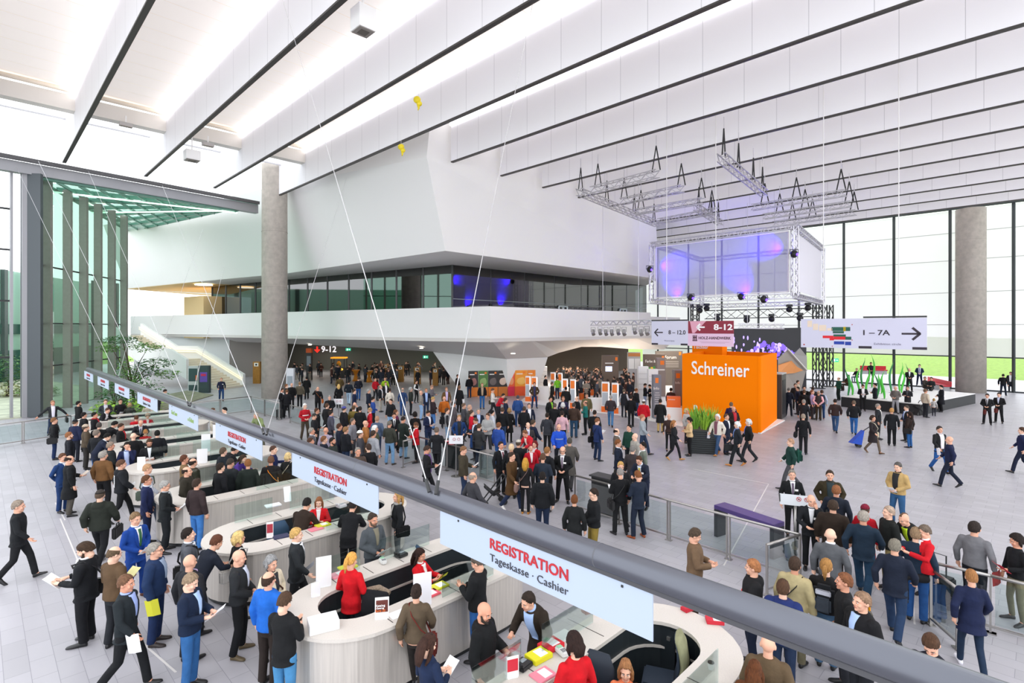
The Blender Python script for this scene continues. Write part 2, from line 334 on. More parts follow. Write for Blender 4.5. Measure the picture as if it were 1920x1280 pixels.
# recessed gallery glazing
Gc = PY(848, 575, 40); gdir = Vector((-.82, .57, 0)); grt = Vector((.69, .72, 0))
GL, GR = Gc+gdir*36, Gc+Vector((.705, .709, 0))*27.6
dg = glass('343c3c', .5, 'dark_gallery_glass', .16)
for nm, P, Q, lab, n in (('window_3', Gc, GL, 'dark reflecting glazing on the gallery left side', 12), ('window_4', Gc, GR, 'dark reflecting glazing on the gallery right side', 7)):
    b = MB(); a, c = Vector((P.x, P.y, 4.6)), Vector((Q.x, Q.y, 4.6)); top = Vector((0, 0, 6.3)); b.pane([a, c, c+top, a+top], (0, .03, 0)); wn = struct(b.build(nm, dg), lab)
    b = MB()
    for k in range(n+1): b.bar(a.lerp(c, k/n), a.lerp(c, k/n)+top, .14 if nm == 'window_3' else .05)
    b.bar(a+Vector((0, 0, 6.05)), c+Vector((0, 0, 6.05)), .2, .5); b.bar(a+Vector((0, 0, .1)), c+Vector((0, 0, .1)), .1); b.build('mullion', mat('1d2222', .3), wn)
    if nm == 'window_4':
        b = MB(); b.bar(a+Vector((0, -.05, 2.9)), c+Vector((0, -.05, 2.9)), .05); b.build('transom', mat('9aa2a2', .4), wn)
        for k in (.47, .83):
            d = MB(); M0 = a.lerp(c, k)+Vector((.05, -.12, 0))
            for u in (-.62, .62): d.bar(M0+grt*u, M0+grt*u+Vector((0, 0, 2.7)), .1)
            d.bar(M0+grt*-.62+Vector((0, 0, 2.7)), M0+grt*.62+Vector((0, 0, 2.7)), .14); d.bar(M0-grt*.08+Vector((0, -.05, .4)), M0-grt*.08+Vector((0, -.05, 2.6)), .05); d.bar(M0+grt*.08+Vector((0, -.05, .4)), M0+grt*.08+Vector((0, -.05, 2.6)), .05)
            d.build('door_frame', mat('a8b0b4', .3, .8), wn)
# interior behind the gallery glass: dark back wall
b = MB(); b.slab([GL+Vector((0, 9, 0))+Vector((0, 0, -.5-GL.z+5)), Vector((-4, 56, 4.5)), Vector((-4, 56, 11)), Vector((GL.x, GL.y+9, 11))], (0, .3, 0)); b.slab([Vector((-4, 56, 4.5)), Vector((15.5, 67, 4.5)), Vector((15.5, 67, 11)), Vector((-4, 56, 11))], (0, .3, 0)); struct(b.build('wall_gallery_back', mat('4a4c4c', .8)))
# upper volume
U0, U1 = PY(835, 470, 32.7), PY(800, 292, 31.2)
V0, V1 = PY(540, 512, 46), PY(540, 345, 43)
X0, X1 = PY(346, 530, 55.8), PY(346, 400, 55.8)
Y0, Y1 = PY(238, 541, 60), PY(238, 400, 60)
W0, W1 = Vector((14.2, 51.4, U0.z)), Vector((13.8, 51.7, 17.9))
T1 = Vector((U1.x, U1.y, 15.3)); dv = (T1-U0)*1.29; V1, X1, Y1 = V0+dv, X0+dv, Y0+dv
b = MB(); b.add([U0, T1, V1, V0, X1, X0, Y1, Y0, W0, W1, Vector((U1.x+.2, U1.y+.3, 17.9))], [(0, 3, 2, 1), (3, 5, 4, 2), (5, 7, 6, 4), (0, 1, 10, 9, 8)])
b.add([U0, V0, X0, Y0, Vector((-40, 85, U0.z)), Vector((16, 72, U0.z)), W0], [tuple(range(7))])
b.add([T1, V1, X1, Y1, Vector((-40, 85, 15)), Vector((16, 72, 17)), W1, Vector((U1.x+.2, U1.y+.3, 17.9))], [tuple(range(8))])
struct(b.build('wall_upper', bw), 'white upper volume with sharp leaning corner')
# fillets: warm balcony ceiling with lamps and wooden core on the left of the gallery
b = MB(); b.box((-34.5, 60, 6.5), (4.5, 2.5, 4.6), rz=R(-35)); co_ = struct(b.build('wall_core', mat('d9bf8f', .8)), 'warm lit core behind the gallery parapet')
b = MB(); b.slab([Y0+Vector((0, 0, -.05)), X0+Vector((0, 0, -.05)), PY(443, 521, 52)+Vector((0, 0, -.05)), Vector((-26, 66, U0.z-.05)), Vector((-44, 78, U0.z-.05))], (0, 0, .03)); struct(b.build('ceiling', mat('e6c892', .8)))
for px, py, Y in ((382, 538, 57), (372, 531, 62)):
    P = PY(px, py, Y); P.z = U0.z-.1; b = MB(); b.tube([P, P-Vector((0, 0, .06))], .85, 20); tag(b.build('ceiling_lamp', mat('fff6e0', .5, emit=3)), 'round glowing ceiling lamp over the gallery, '+('nearer one' if py == 538 else 'one behind it'), 'lamp', 'round lamps over the gallery')
# ---- right glass wall with white blinds
ga, gb_ = PZ(1552, 714), PZ(1552, 714)-dB*34
gl_, gr_ = ga+dB*21, gb_
zt = 15.75
blind = bpy.data.materials.new('white_blind'); blind.use_nodes = True; nt = blind.node_tree; nt.nodes.clear()
o_ = nt.nodes.new('ShaderNodeOutputMaterial'); tl = nt.nodes.new('ShaderNodeBsdfTranslucent'); df = nt.nodes.new('ShaderNodeBsdfDiffuse'); tp = nt.nodes.new('ShaderNodeBsdfTransparent'); m1 = nt.nodes.new('ShaderNodeMixShader'); m2 = nt.nodes.new('ShaderNodeMixShader')
tl.inputs[0].default_value = (.8, .77, .77, 1); df.inputs[0].default_value = (.9, .9, .89, 1); m1.inputs[0].default_value = .35; m2.inputs[0].default_value = .12
nt.links.new(tl.outputs[0], m1.inputs[1]); nt.links.new(df.outputs[0], m1.inputs[2]); nt.links.new(m1.outputs[0], m2.inputs[1]); nt.links.new(tp.outputs[0], m2.inputs[2]); nt.links.new(m2.outputs[0], o_.inputs[0])
Zv = Vector((0, 0, 1))
b = MB(); b.pane([gl_, gr_, gr_+Zv*zt, gl_+Zv*zt], dA*.03); wn = struct(b.build('window_5', gc), 'tall glazed wall on the lawn side')
off = -dA*.12
b = MB(); b.pane([gl_+off+Zv*2.85, gr_+off+Zv*2.85, gr_+off+Zv*(zt-.2), gl_+off+Zv*(zt-.2)], -dA*.01); b.build('blind', blind, wn)
b = MB(); q_ = gl_-dB*15; b.pane([gl_+off+Zv*.1, q_+off+Zv*.1, q_+off+Zv*2.8, gl_+off+Zv*2.8]); b.build('blind', blind, wn)
b = MB(); fr = mat('33383a', .4, .3)
L_ = (gr_-gl_).length; k = 0
s = 2.2
while s < L_:
    b.bar(gl_.lerp(gr_, s/L_)-dA*.2, gl_.lerp(gr_, s/L_)-dA*.2+Zv*zt, .16); s += 4.05
b.bar(gl_-dA*.2+Zv*zt, gr_-dA*.2+Zv*zt, .3, .3); b.bar(gl_-dA*.16+Zv*2.85, gr_-dA*.16+Zv*2.85, .1); b.bar(gl_-dA*.16+Zv*.05, gr_-dA*.16+Zv*.05, .12)
b.build('mullion', fr, wn)
b = MB()
for z in (5.6, 8.4, 11.2, 13.6): b.bar(gl_-dA*.16+Zv*z, gr_-dA*.16+Zv*z, .04)
b.build('blind_seam', mat('a9aaaa', .5), wn)
b = MB(); b.slab([gl_-dA*.1+Zv*(zt+.15), gr_-dA*.1+Zv*(zt+.15), gr_-dA*.1+Zv*18, gl_-dA*.1+Zv*18], dA*.3); struct(b.build('wall_right', bw), 'white wall strip over the lawn glazing')
# concrete columns
for (x, y, r, zt_, lab, bev) in ((515, 745, .93, 17.75, 'tall round concrete column in front of the white wing', 1), (1820, 734.5, 1.0, HB-.1, 'round concrete column in front of the lawn glazing', 0)):
    P = PZ(x, y); b = MB(); b.tube([P, P+Zv*(zt_-.5), P+Zv*(zt_-.05), P+Zv*zt_], [r, r*(.97 if bev else 1), r*(.97 if bev else 1), r*(.75 if bev else .999)], 40)
    o = b.build('column', CONC, smooth=False); struct(o, lab)
    for f in o.data.polygons: f.use_smooth = abs(f.normal.z) < .5
    b = MB()
    for z in (4.2, 8.4, 12.6): b.tube([P+Zv*z, P+Zv*(z+.015)], r*1.002, 40)
    b.build('joint', mat('958e86', .8), o)
# ---- staircase
S0 = Vector((-24.3, 48.2, 0)); sd = Vector((-.95, .3, 0)).normalized(); sn = Vector((-.3, -.95, 0)).normalized()
st = MB(); t = 0; z = 0; zs = []
N = 26; run = .38; rise = 4.6/N
for k in range(N):
    if k == 14: st.prism([(S0+sd*t)[:2], (S0+sd*(t+2.6))[:2], (S0+sd*(t+2.6)+sn*2.6)[:2], (S0+sd*t+sn*2.6)[:2]], max(0, z-.3), z); zs += [(t, z), (t+2.6, z)]; t += 2.6
    z += rise
    st.prism([(S0+sd*t)[:2], (S0+sd*(t+run))[:2], (S0+sd*(t+run)+sn*2.6)[:2], (S0+sd*t+sn*2.6)[:2]], max(0, z-.45), z); t += run
stair = struct(st.build('stairs', mat('e2d8c6', .7)), 'white staircase rising to the gallery')
def balu(offv, t0, h0, th):
    pr = [(max(t0, 0), 0)]; pts = [(0, 0), (14*run, 14*rise), (14*run+2.6, 14*rise), (t, z)]
    P = [(u, v) for u, v in pts if u >= t0]
    if t0 > 0: P = [(t0, t0/run*rise if t0 < 14*run else 14*rise)]+P
    b = MB()
    for i in range(len(P)-1):
        (u0, v0), (u1, v1) = P[i], P[i+1]
        q = [S0+sd*u0+offv+Zv*max(0, v0-.75), S0+sd*u1+offv+Zv*max(0, v1-.75), S0+sd*u1+offv+Zv*(v1+h0), S0+sd*u0+offv+Zv*(v0+h0)]; b.slab(q, sn*th)
    return b, P
b, P = balu(Vector((0, 0, 0)), 0, 1.15, -.25); b.build('balustrade', bw, stair)
for hz in (.62, .8):
    hb = MB(); hb.tube([S0+sd*u+sn*.12+Zv*(v+hz) for u, v in P], .05, 8); hb.build('handrail', mat('fff1cf', .4, emit=.35), stair)
b, P = balu(sn*2.6, 3.4, 1.0, .25); b.build('balustrade', bw, stair)
# ================================================================ registration counters under the suspended tube
def stadium(r, c0=-1.02, c1=1.35, n=14):
    P = []
    for k in range(n+1): a = math.pi/2+math.pi*k/n; P.append((c0+r*math.cos(a), r*math.sin(a)))
    for k in range(n+1): a = -math.pi/2+math.pi*k/n; P.append((c1+r*math.cos(a), r*math.sin(a)))
    return P
def ring(b, ro, ri, z0, z1, mi=0):
    o, i = stadium(ro), stadium(ri); n = len(o)
    vs = [(*p, z0) for p in o]+[(*p, z1) for p in o]+[(*p, z0) for p in i]+[(*p, z1) for p in i]; fs = []
    for k in range(n):
        j = (k+1) % n
        fs += [(k, j, n+j, n+k), (2*n+j, 2*n+k, 3*n+k, 3*n+j), (n+k, n+j, 3*n+j, 3*n+k), (j, k, 2*n+k, 2*n+j)]
    return b.add(vs, fs, mi)
RA = math.atan2(dA.y, dA.x)
ORD = ['', 'second ', 'third ', 'fourth ', 'fifth ', 'sixth ', 'seventh ', 'eighth ']
steel_front = mat('d8d1c8', .32, .5, .1, 30, .1, stretch=(1, 1, .03)); cab = mat('232a2e', .5)
pod0 = thing('registration_counter', '', 'counter', AP(5.18, 3.68), RA, 'oval registration counters')
ring(MB(), 1.0, .96, .1, 1.0).build('front_panel', steel_front, pod0)
ring(MB(), .94, .88, 0, .1).build('toe_kick', DARK, pod0)
ring(MB(), 1.05, .53, 1.0, 1.05).build('worktop', CREAM, pod0)
ring(MB(), .6, .57, .05, 1.0).build('inner_panel', cab, pod0)
ring(MB(), .72, .54, .66, .69).build('shelf', CREAM, pod0)
b = MB()
for x in (-1.5, -.5, .5, 1.5):
    for s in (-1, 1): b.box((x*.62, s*.79, 1.0505), (.014, .36, .003))
b.build('cable_slot', mat('4a4240', .6), pod0)
for q in ((.55, -.92, 1.26, 1.1), (.55, .92, 1.26, 1.1), (-.8, .92, 1.24, .8)):
    MB().box((q[0], q[1], q[2]), (q[3], .012, .4)).build('glass_screen', glass('f2faf8', .5, 'screen_glass', .02), pod0)
for s in (-.32, .32):
    d = MB().box((1.86, s, .53), (.02, .56, .86)).build('cabinet_door', mat('1d2429', .45), pod0); MB().box((1.84, s*.4, .84), (.03, .05, .05)).build('lock', mat('c8c8c4', .3, .9), d)
for i in range(8):
    o = pod0 if i == 0 else copy_tree(pod0); o.location = AP(5.18, 3.68+3.94*i)
    o['label'] = 'oval steel and cream registration counter, ' + ('nearest of the row at the bottom edge' if i == 0 else ORD[i]+'one of the row behind it')
# tube
TZ, TA = 3.4, 3.68
tb = thing('suspended_tube', 'long grey metal tube hung on wires above the registration counters', 'tube', AP(TA, 14, TZ))
tm = mat('62646c', .33, .75)
b = MB(); b.tube([AP(TA, -2.2, TZ)-tb.location, AP(TA, 31.3, TZ)-tb.location], .1, 28); b.build('tube', tm, tb, smooth=True)
b = MB(); b.tube([AP(TA, 31.3, TZ)-tb.location, AP(TA, 31.36, TZ)-tb.location], .085, 20); b.build('end_cap', DARK, tb)
for k in range(8):
    p = 2.62+3.94*k; b = MB(); b.tube([AP(TA, p, TZ)-tb.location, AP(TA, p+.012, TZ)-tb.location], .1012, 28); b.build('joint', mat('55565c', .4), tb)
b = MB(); b.bar(AP(TA-.02, -2, TZ-.1)-tb.location, AP(TA-.02, 31.2, TZ-.1)-tb.location, .05, .05); b.build('channel', mat('47474b', .4), tb)
ban_m = mat('aab6c8', .55); redt = mat('b3202a', .5); dkt = mat('3c3c44', .5); grnt = mat('8fae5a', .5)
for k in range(8):
    c = AP(TA-.03, 3.43+3.94*k, TZ-.31); bn = thing('registration_banner', ('pale grey sign board under the tube reading Fast Lane and e-Ticket in green' if k == 3 else 'pale grey hanging sign board in red REGISTRATION lettering, ' + ('nearest to the camera' if k == 0 else ORD[k]+'along the tube')), 'sign', c, 0, 'sign boards hanging under the tube')
    M = facing((0, 0, 0), -dB)
    MB().box((0, 0, 0), (2.64, .37, .012), M=M).build('board', ban_m, bn)
    for u in (-1.0, 1.05): MB().box((u, .15, .008), (.018, .018, .012), M=M).build('screw', DARK, bn)
    if k == 3:
        lettering('Fast Lane', .15, grnt, bn, M @ Matrix.Translation((-.75, 0, .01))); lettering('e-Ticket', .15, grnt, bn, M @ Matrix.Translation((.75, 0, .01)))
    else:
        lettering('REGISTRATION', .14, redt, bn, M @ Matrix.Translation((0, .05, .01)), .002, width=1.0, name='title'); lettering('Tageskasse · Cashier', .105, dkt, bn, M @ Matrix.Translation((0, -.09, .01)), -.001, width=1.0, name='subtitle')
wm = mat('c9c9cb', .4, .6)
for i, (x, y, ends) in enumerate([(811, 921, ((530, 0, 10), (1000, 0, 11))), (497, 812, ((302, 342, 10.4), (651, 330, 10.6))), (355, 759, ((165, 319, 10), (420, 500, 3.5))), (277, 726, ((72, 302, 9.7), (380, 430, 6))), (221, 707, ((27, 306, 9.7), (262, 560, 2.2)))]):
    Y = (CH-TZ-.1)*F/(y-HY); P = Vector(((x-960)/F*Y, Y, TZ+.1)); 
    for j, (ex, ey, h) in enumerate(ends):
        Ye = h*F/(HY-ey); E = Vector(((ex-960)/F*Ye, Ye, CH+h)); st_ = P+(-dB if j else dB)*.06
        wr = thing('suspension_wire', 'thin steel wire rising %s from the tube, %s pair from the camera' % ('to the right' if j else 'to the left', ['nearest', 'second', 'third', 'fourth', 'fifth'][i]), 'wire', st_, 0, 'wires holding the tube')
        b = MB(); b.tube([(0, 0, 0), E-st_], .007, 6); b.build('wire', wm, wr)
        b = MB(); b.tube([(0, 0, -.02), (E-st_).normalized()*.14], .022, 8); b.build('clamp', DARK, wr)
# ================================================================ glass railings
rail_m = mat('a8a5a2', .3, .85)
rgl = glass('dfeceb', .5, 'railing_glass', .03)
def railing(pts, label, h=1.0, post=2.0, group='glass railings round the registration area'):
    pts = [Vector(p) for p in pts]; c = pts[0]; r = thing('glass_railing', label, 'railing', c, 0, group)
    hb, bb = MB(), MB()
    for a, e in zip(pts[:-1], pts[1:]):
        hb.tube([a-c+Zv*h, e-c+Zv*h], .028, 10); bb.bar(a-c+Zv*.12, e-c+Zv*.12, .035)
        L = (e-a).length; n = max(1, round(L/post))
        for k in range(n):
            q0, q1 = a.lerp(e, k/n)-c, a.lerp(e, (k+1)/n)-c; d = (q1-q0).normalized(); sdv = Vector((-d.y, d.x, 0))*.003
            g = MB(); g.add([q0+d*.06+Zv*.16, q1-d*.06+Zv*.16, q1-d*.06+Zv*(h-.1), q0+d*.06+Zv*(h-.1)], [(0, 1, 2, 3)]); g.build('glass_panel', rgl, r)
        for k in range(n+1):
            q = a.lerp(e, k/n)-c; d = (e-a).normalized(); p_ = MB()
            for u in ((-.035, .035) if 0 < k < n else (0,)): p_.box(q+d*u+Zv*h/2, (.03, .045, h), rz=math.atan2(d.y, d.x))
            p_.box(q+Zv*.01, (.16, .1, .02), rz=math.atan2(d.y, d.x)); p_.build('post', rail_m, r)
    hb.build('handrail', rail_m, r, smooth=True); bb.build('bottom_rail', rail_m, r)
    return r
railing([PZ(-60, 803, 1)*1-Zv, PZ(133, 779, 1)-Zv, PZ(178, 774, 1)-Zv], 'glass railing with steel handrail in front of the tall fins')
railing([PZ(349, 756, 1)-Zv, PZ(471, 743, 1)-Zv, PZ(524, 755, 1)-Zv], 'angled glass railing in front of the staircase')
railing([PZ(544, 759, 1)-Zv, PZ(590, 771, 1)-Zv, PZ(640, 784, 1)-Zv], 'steel railing among the crowd right of the tall column')
railing([PZ(756, 827, 1)-Zv, PZ(786, 819, 1)-Zv], 'short angled railing gate beside the red-jacketed steward')
railing([PZ(786, 819, 1)-Zv, PZ(838, 832, 1)-Zv, PZ(927, 855, 1)-Zv], 'glass railing ending beside the glass waste bin')
railing([PZ(1078, 891, 1)-Zv, PZ(1500, 1002, 1)-Zv], 'long glass railing in front of the purple bench', post=1.6)
railing([PZ(1500, 1002, 1)-Zv, PZ(1438, 1021, 1)-Zv], 'short open railing gate left of the entrance queue', post=1.6)
railing([PZ(1755, 1056, 1)-Zv, PZ(1857, 1079, 1)-Zv, PZ(1990, 1111, 1)-Zv], 'glass railing at the right edge beside the navy tunic woman', post=1.1)
railing([PZ(1745, 1066, 1)-Zv, PZ(1795, 1103, 1)-Zv], 'angled railing gate right of the entrance queue', post=1.6)
# bench with purple top behind the railing
P0, P1 = PZ(1340, 947, .78), PZ(1452, 985, .78); d = (P1-P0).normalized(); c = P0.lerp(P1, .5); bc = thing('purple_bench', 'dark bench table with purple top behind the long railing', 'bench', (c.x, c.y, 0), math.atan2(d.y, d.x)); L = (P1-P0).length
MB().box((0, .18, .75), (L, .42, .1), bev=.008).build('top', mat('4b3a72', .4), bc)
for s in (-1, 1): MB().box((s*(L/2-.05), .18, .35), (.1, .42, .7), bev=.006).build('leg', mat('2a2c33', .5), bc)
# notice stand
P = PZ(1491, 1048); sg = thing('notice_stand', 'grey notice board with two prohibition symbols on a steel post', 'sign', P, 0)
MB().tube([(0, 0, .02), (0, 0, 1.28)], .025, 12).build('post', rail_m, sg, smooth=True); MB().tube([(0, 0, 0), (0, 0, .025)], .22, 28).build('base_plate', mat('b9b9c4', .35, .6), sg)
Mz = facing((0, -.03, 1.36), (.93, -.36, 0), (.12, .31, .94)); bo = MB().box((-.02, 0, 0), (.62, .24, .014), M=Mz).build('board', mat('c9cdd2', .5), sg)
for u in (.06, .22):
    b = MB(); b.tube([(u+.045*math.cos(2*math.pi*k/20), .03+.045*math.sin(2*math.pi*k/20), .012) for k in range(21)], .006, 6, M=Mz); b.box((u, .03, .012), (.085, .011, .006), rz=R(-45), M=Mz); b.build('prohibition_sign', redt, bo)
    b = MB(); b.box((u, .03, .009), (.035, .025, .004), M=Mz, rz=R(20)); b.build('pictogram', DARK, bo)
for u in (-.33, .3): MB().box((u, .02, .0), (.02, .16, .03), M=Mz).build('clip', DARK, sg)
# second notice stands in the crowd
for (x, y, lab) in ((635, 798, 'small white notice board on a pole in front of the crowd'), (855, 893, 'white notice board on a pole beside the blue-suited man')):
    P = PZ(x, y); s2 = thing('notice_stand', lab, 'sign', P, 0); MB().tube([(0, 0, 0), (0, 0, 1.2)], .02, 8).build('post', rail_m, s2); MB().tube([(0, 0, 0), (0, 0, .02)], .18, 20).build('base_plate', rail_m, s2)
    bo = MB().box((0, -.03, 1.32), (.5, .014, .3)).build('board', mat('e6e6ea', .5), s2)
    for u in (-.06, .1):
        b = MB(); b.tube([(u+.045*math.cos(2*math.pi*k/16), -.045, 1.34+.045*math.sin(2*math.pi*k/16)) for k in range(17)], .006, 5); b.build('prohibition_sign', redt, bo)
# glass waste bin
P = PZ(914, 893); wbn = thing('waste_bin', 'square glass and steel waste bin at the railing end', 'bin', P, ROT)
MB().box((0, 0, .45), (.36, .36, .86)).build('glass_body', glass('d9e4e2', .5, 'bin_glass', .15), wbn); MB().box((0, 0, .05), (.4, .4, .1)).build('base', rail_m, wbn)
b = MB()
for sx in (-1, 1):
    for sy in (-1, 1): b.box((sx*.19, sy*.19, .45), (.03, .03, .9))
b.build('frame', rail_m, wbn); MB().box((0, 0, .9), (.42, .42, .03)).build('rim', rail_m, wbn)
# black lecterns beside the railings, leaflets on them
for (x, y, lab) in ((860, 876, 'black lectern with leaflets behind the railing near the waste bin'), (1142, 960, 'black lectern with cardboard box behind the long railing')):
    P = PZ(x, y); lc = thing('lectern', lab, 'lectern', P, ROT); MB().box((0, .2, .55), (.7, .35, 1.0)).build('body', BLACK, lc); MB().box((0, .2, 1.07), (.8, .45, .04)).build('top', DARK, lc)
# ================================================================ orange booth
Cn = Vector((12.5, 26.8, 0)); Lf = AP(27.8, 14.25); Rt = Vector((15.25, 30.7, 0)); bh = 3.88
bo = thing('orange_booth', 'tall bright orange booth with white Schreiner lettering', 'booth', Cn, 0)
def wallp(a, c, h, t, z0=0): n = Vector((-(c-a).y, (c-a).x, 0)).normalized()*t; return [a[:2], c[:2], (c+n)[:2], (a+n)[:2]], z0, h
rel = lambda v: v-Cn
fr_ = MB(); fr_.prism(*[wallp(rel(Lf), Vector((0, 0, 0)), bh, .12)[0], 0, bh]); fr_.build('front_wall', ORANGE, bo)
fr_ = MB(); fr_.prism(wallp(Vector((0, 0, 0)), rel(Rt), bh, .12)[0], .05, bh); fr_.build('side_wall', ORANGE, bo)
Bk = Lf+(Rt-Cn); fr_ = MB(); fr_.prism(wallp(rel(Rt), rel(Bk), bh, .12)[0], 0, bh); fr_.prism(wallp(rel(Bk), rel(Lf), bh, .12)[0], 0, bh); fr_.build('back_wall', ORANGE, bo)
fr_ = MB(); fr_.prism([(rel(p))[:2] for p in (Cn+Vector((.0, -.02, 0)), Rt+Vector((.35, -.2, 0)), Rt+Vector((.1, .2, 0)), Cn+Vector((-.1, .1, 0)))], 0, .05); fr_.build('plinth', WHITE, bo)
lettering('Schreiner', 1, mat('fbf7f5', .5), bo, Matrix.Translation(-Cn) @ facing(AP(27.78, 12.15, 3.1), -dB), .012, width=3.12)
lettering('n', .5, mat('fbf7f5', .5), bo, Matrix.Translation(-Cn) @ facing(AP(27.78, 13.45, 1.0), -dB), .01)
tb2 = thing('orange_sign_box', 'smaller orange sign box rising behind the orange booth', 'sign', AP(32, 14.6, 0), ROT)
MB().box((0, 0, 2.15), (1.9, .7, 4.3)).build('body', ORANGE, tb2)
lettering('Tischler', .3, WHITE, tb2, Matrix.Translation((0, 0, 0)) @ Matrix.Rotation(R(90), 4, 'X') @ Matrix.Translation((0, 0, 0)), .004).matrix_local = Matrix.Rotation(-ROT, 4, 'Z') @ facing(-dA*.36+Zv*4.12+dB*.4, -dB)
P = PZ(1468, 783); kc = thing('dark_cabinet', 'tall dark grey cabinet standing beside the orange booth', 'cabinet', P, R(52)); MB().box((0, .35, 1.3), (1.2, .8, 2.6)).build('body', mat('46413d', .5), kc); MB().box((.05, -.06, 1.25), (.8, .02, 2.0)).build('niche', BLACK, kc); MB().box((0, .35, 2.62), (1.25, .85, .06)).build('top', mat('b9b9b9', .5), kc)
# planter with leafy plants
P = PZ(1318, 851); pl = thing('slatted_planter', 'black slatted planter box in front of the orange booth', 'planter', P, R(-16))
b = MB(); b.box((0, .65, .5), (1.1, 1.3, .96)); b.build('box', mat('26292a', .5), pl)
b = MB()
for k in range(11): b.box((0, .65, .08+k*.088), (1.16, 1.36, .05))
b.build('slats', mat('33383a', .45), pl); MB().box((0, .65, .99), (1.0, 1.2, .03)).build('soil', mat('5a5048', .9), pl)
rnd = random.Random(5)
leaf = mat('86b02c', .55, 0, 0, 6, .3); leaf2 = mat('5d8f1f', .55, 0, 0, 6, .3)
for i, (x, y) in enumerate([(-.3, .25), (.05, .2), (.35, .3), (-.25, .75), (.1, .7), (.4, .8), (-.1, 1.1), (.25, 1.1)]):
    pt = thing('snake_plant', 'bright green spiky plant in the black slatted planter', 'plant', P+Matrix.Rotation(R(-16), 3, 'Z') @ Vector((x, y, 1.0)), 0, 'spiky plants in the planter')
    b = MB()
    for k in range(16):
        a = rnd.uniform(0, 6.28); t = rnd.uniform(.05, .45); hh = rnd.uniform(.5, 1.05); wd = rnd.uniform(.018, .03); r0 = rnd.uniform(0, .15)
        d = Vector((math.cos(a), math.sin(a), 0)); pts = [d*r0, d*(r0+t*.3)+Zv*hh*.5, d*(r0+t)+Zv*hh]
        b.tube(pts, [wd*.8, wd, .002], 4, sq=.3)
    b.build('leaves', leaf if i % 2 else leaf2, pt)
# ================================================================ hanging direction signs
lav = mat('d3d2e6', .5); ink = mat('2a1f2e', .5)
def arrow(b, x, y, s, dirx, M, w=.16):
    b.box((x, y, .024), (s, w*s, .004), M=M)
    for q in (-1, 1):
        c = math.radians(45)*q; b.box((x+dirx*s*.33, y+q*s*.2, .024), (s*.62, w*s*1.15, .004), rz=-dirx*c, M=M)
def hsign(a, p0, p1, z0, z1, label):
    cp = (p0+p1)/2; c = AP(a, cp, (z0+z1)/2); s = thing('hanging_sign', label, 'sign', c, 0, 'hanging direction signs')
    for u in (-.3, .3):
        b = MB(); b.tube([dB*(u*(p0-p1))+Zv*(z1-z0)/2, dB*(u*(p0-p1))+Zv*(HT+.04-c.z)], .022, 6); b.build('hanger_rod', mat('e4e2e2', .4), s)
    return s, facing((0, 0, 0), -dB), p0-p1, z1-z0
s, M, W_, H_ = hsign(27.5, 15.98, 11.26, 4.34, 5.69, 'hanging double sign with left arrows reading 8 – 12.0 and 8-12')
MB().box((-W_*.263, .02, 0), (W_*.474, H_, .04), M=M).build('panel', lav, s)
MB().box((-W_*.263, H_/2+.05, 0), (W_*.474, .07, .06), M=M).build('top_rail', DARK, s)
b = MB(); arrow(b, -W_*.40, .04, .5, -1, M, .13); b.build('arrow', ink, s)
lettering('8 – 12.0', .32, ink, s, M @ Matrix.Translation((-W_*.165, .04, .025)), .006, width=1.02)
lettering('Messerundgang', .1, mat('8d8ca6', .5), s, M @ Matrix.Translation((-W_*.263, -.42, .025)))
b = MB()
for u in (-.455, -.075): b.box((W_*u, -H_/2+.06, .022), (.4, .1, .004), M=M)
b.build('logo_strip', ink, s)
ru = MB().box((W_*.237, H_*.245, 0), (W_*.526, H_*.5, .04), M=M).build('red_panel', mat('8c1733', .5), s, )
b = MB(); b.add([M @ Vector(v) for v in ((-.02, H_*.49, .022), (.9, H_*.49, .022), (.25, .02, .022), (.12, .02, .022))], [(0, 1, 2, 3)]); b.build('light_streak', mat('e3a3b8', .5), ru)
b = MB(); arrow(b, W_*.13, H_*.25, .42, -1, M, .2); b.build('arrow', mat('fbf6f8', .5), s)
lettering('8-12', .42, mat('fbf6f8', .5), s, M @ Matrix.Translation((W_*.385, H_*.24, .025)), .012, width=1.0)
MB().box((W_*.237, -H_*.25, 0), (W_*.526, H_*.5, .04), M=M).build('pink_panel', mat('e6c3dc', .5), s)
lettering('HOLZ-HANDWERK', .2, mat('4a1630', .5), s, M @ Matrix.Translation((W_*.285, -H_*.18, .025)), .004, width=1.75)
b = MB()
for u, v in ((0, 0), (.1, 0), (.2, 0)): b.box((.18+u*.9, -H_*.18, .024), (.055, .3, .004), M=M)
b.box((.27, -H_*.16, .024), (.2, .06, .004), M=M); b.box((.27, -H_*.29, .024), (.28, .04, .004), M=M); b.build('emblem', mat('4a1630', .5), s)
b = MB(); b.box((W_*.285, -H_*.33, .022), (1.6, .015, .003), M=M); b.box((W_*.27, -H_*.37, .022), (1.3, .015, .003), M=M); b.build('small_print', mat('b58aa6', .5), s)
s, M, W_, H_ = hsign(28.2, 8.29, 3.44, 4.38, 5.74, 'hanging double sign with site map and right arrow reading 1 – 7A')
MB().box((-W_*.265, 0, 0), (W_*.47, H_, .04), M=M).build('map_panel', lav, s); MB().box((W_*.235, 0, 0), (W_*.53, H_, .04), M=M).build('panel', lav, s)
MB().box((W_*.265, H_/2+.05, 0), (W_*.47, .07, .06), M=M).build('top_rail', DARK, s)
def mapbox(nm, c, bl):
    b = MB()
    for x, y, w_, h_ in bl: b.box((x, y, .023), (w_, h_, .004), M=M)
    b.build(nm, mat(c, .6), s)
ox = -W_*.265
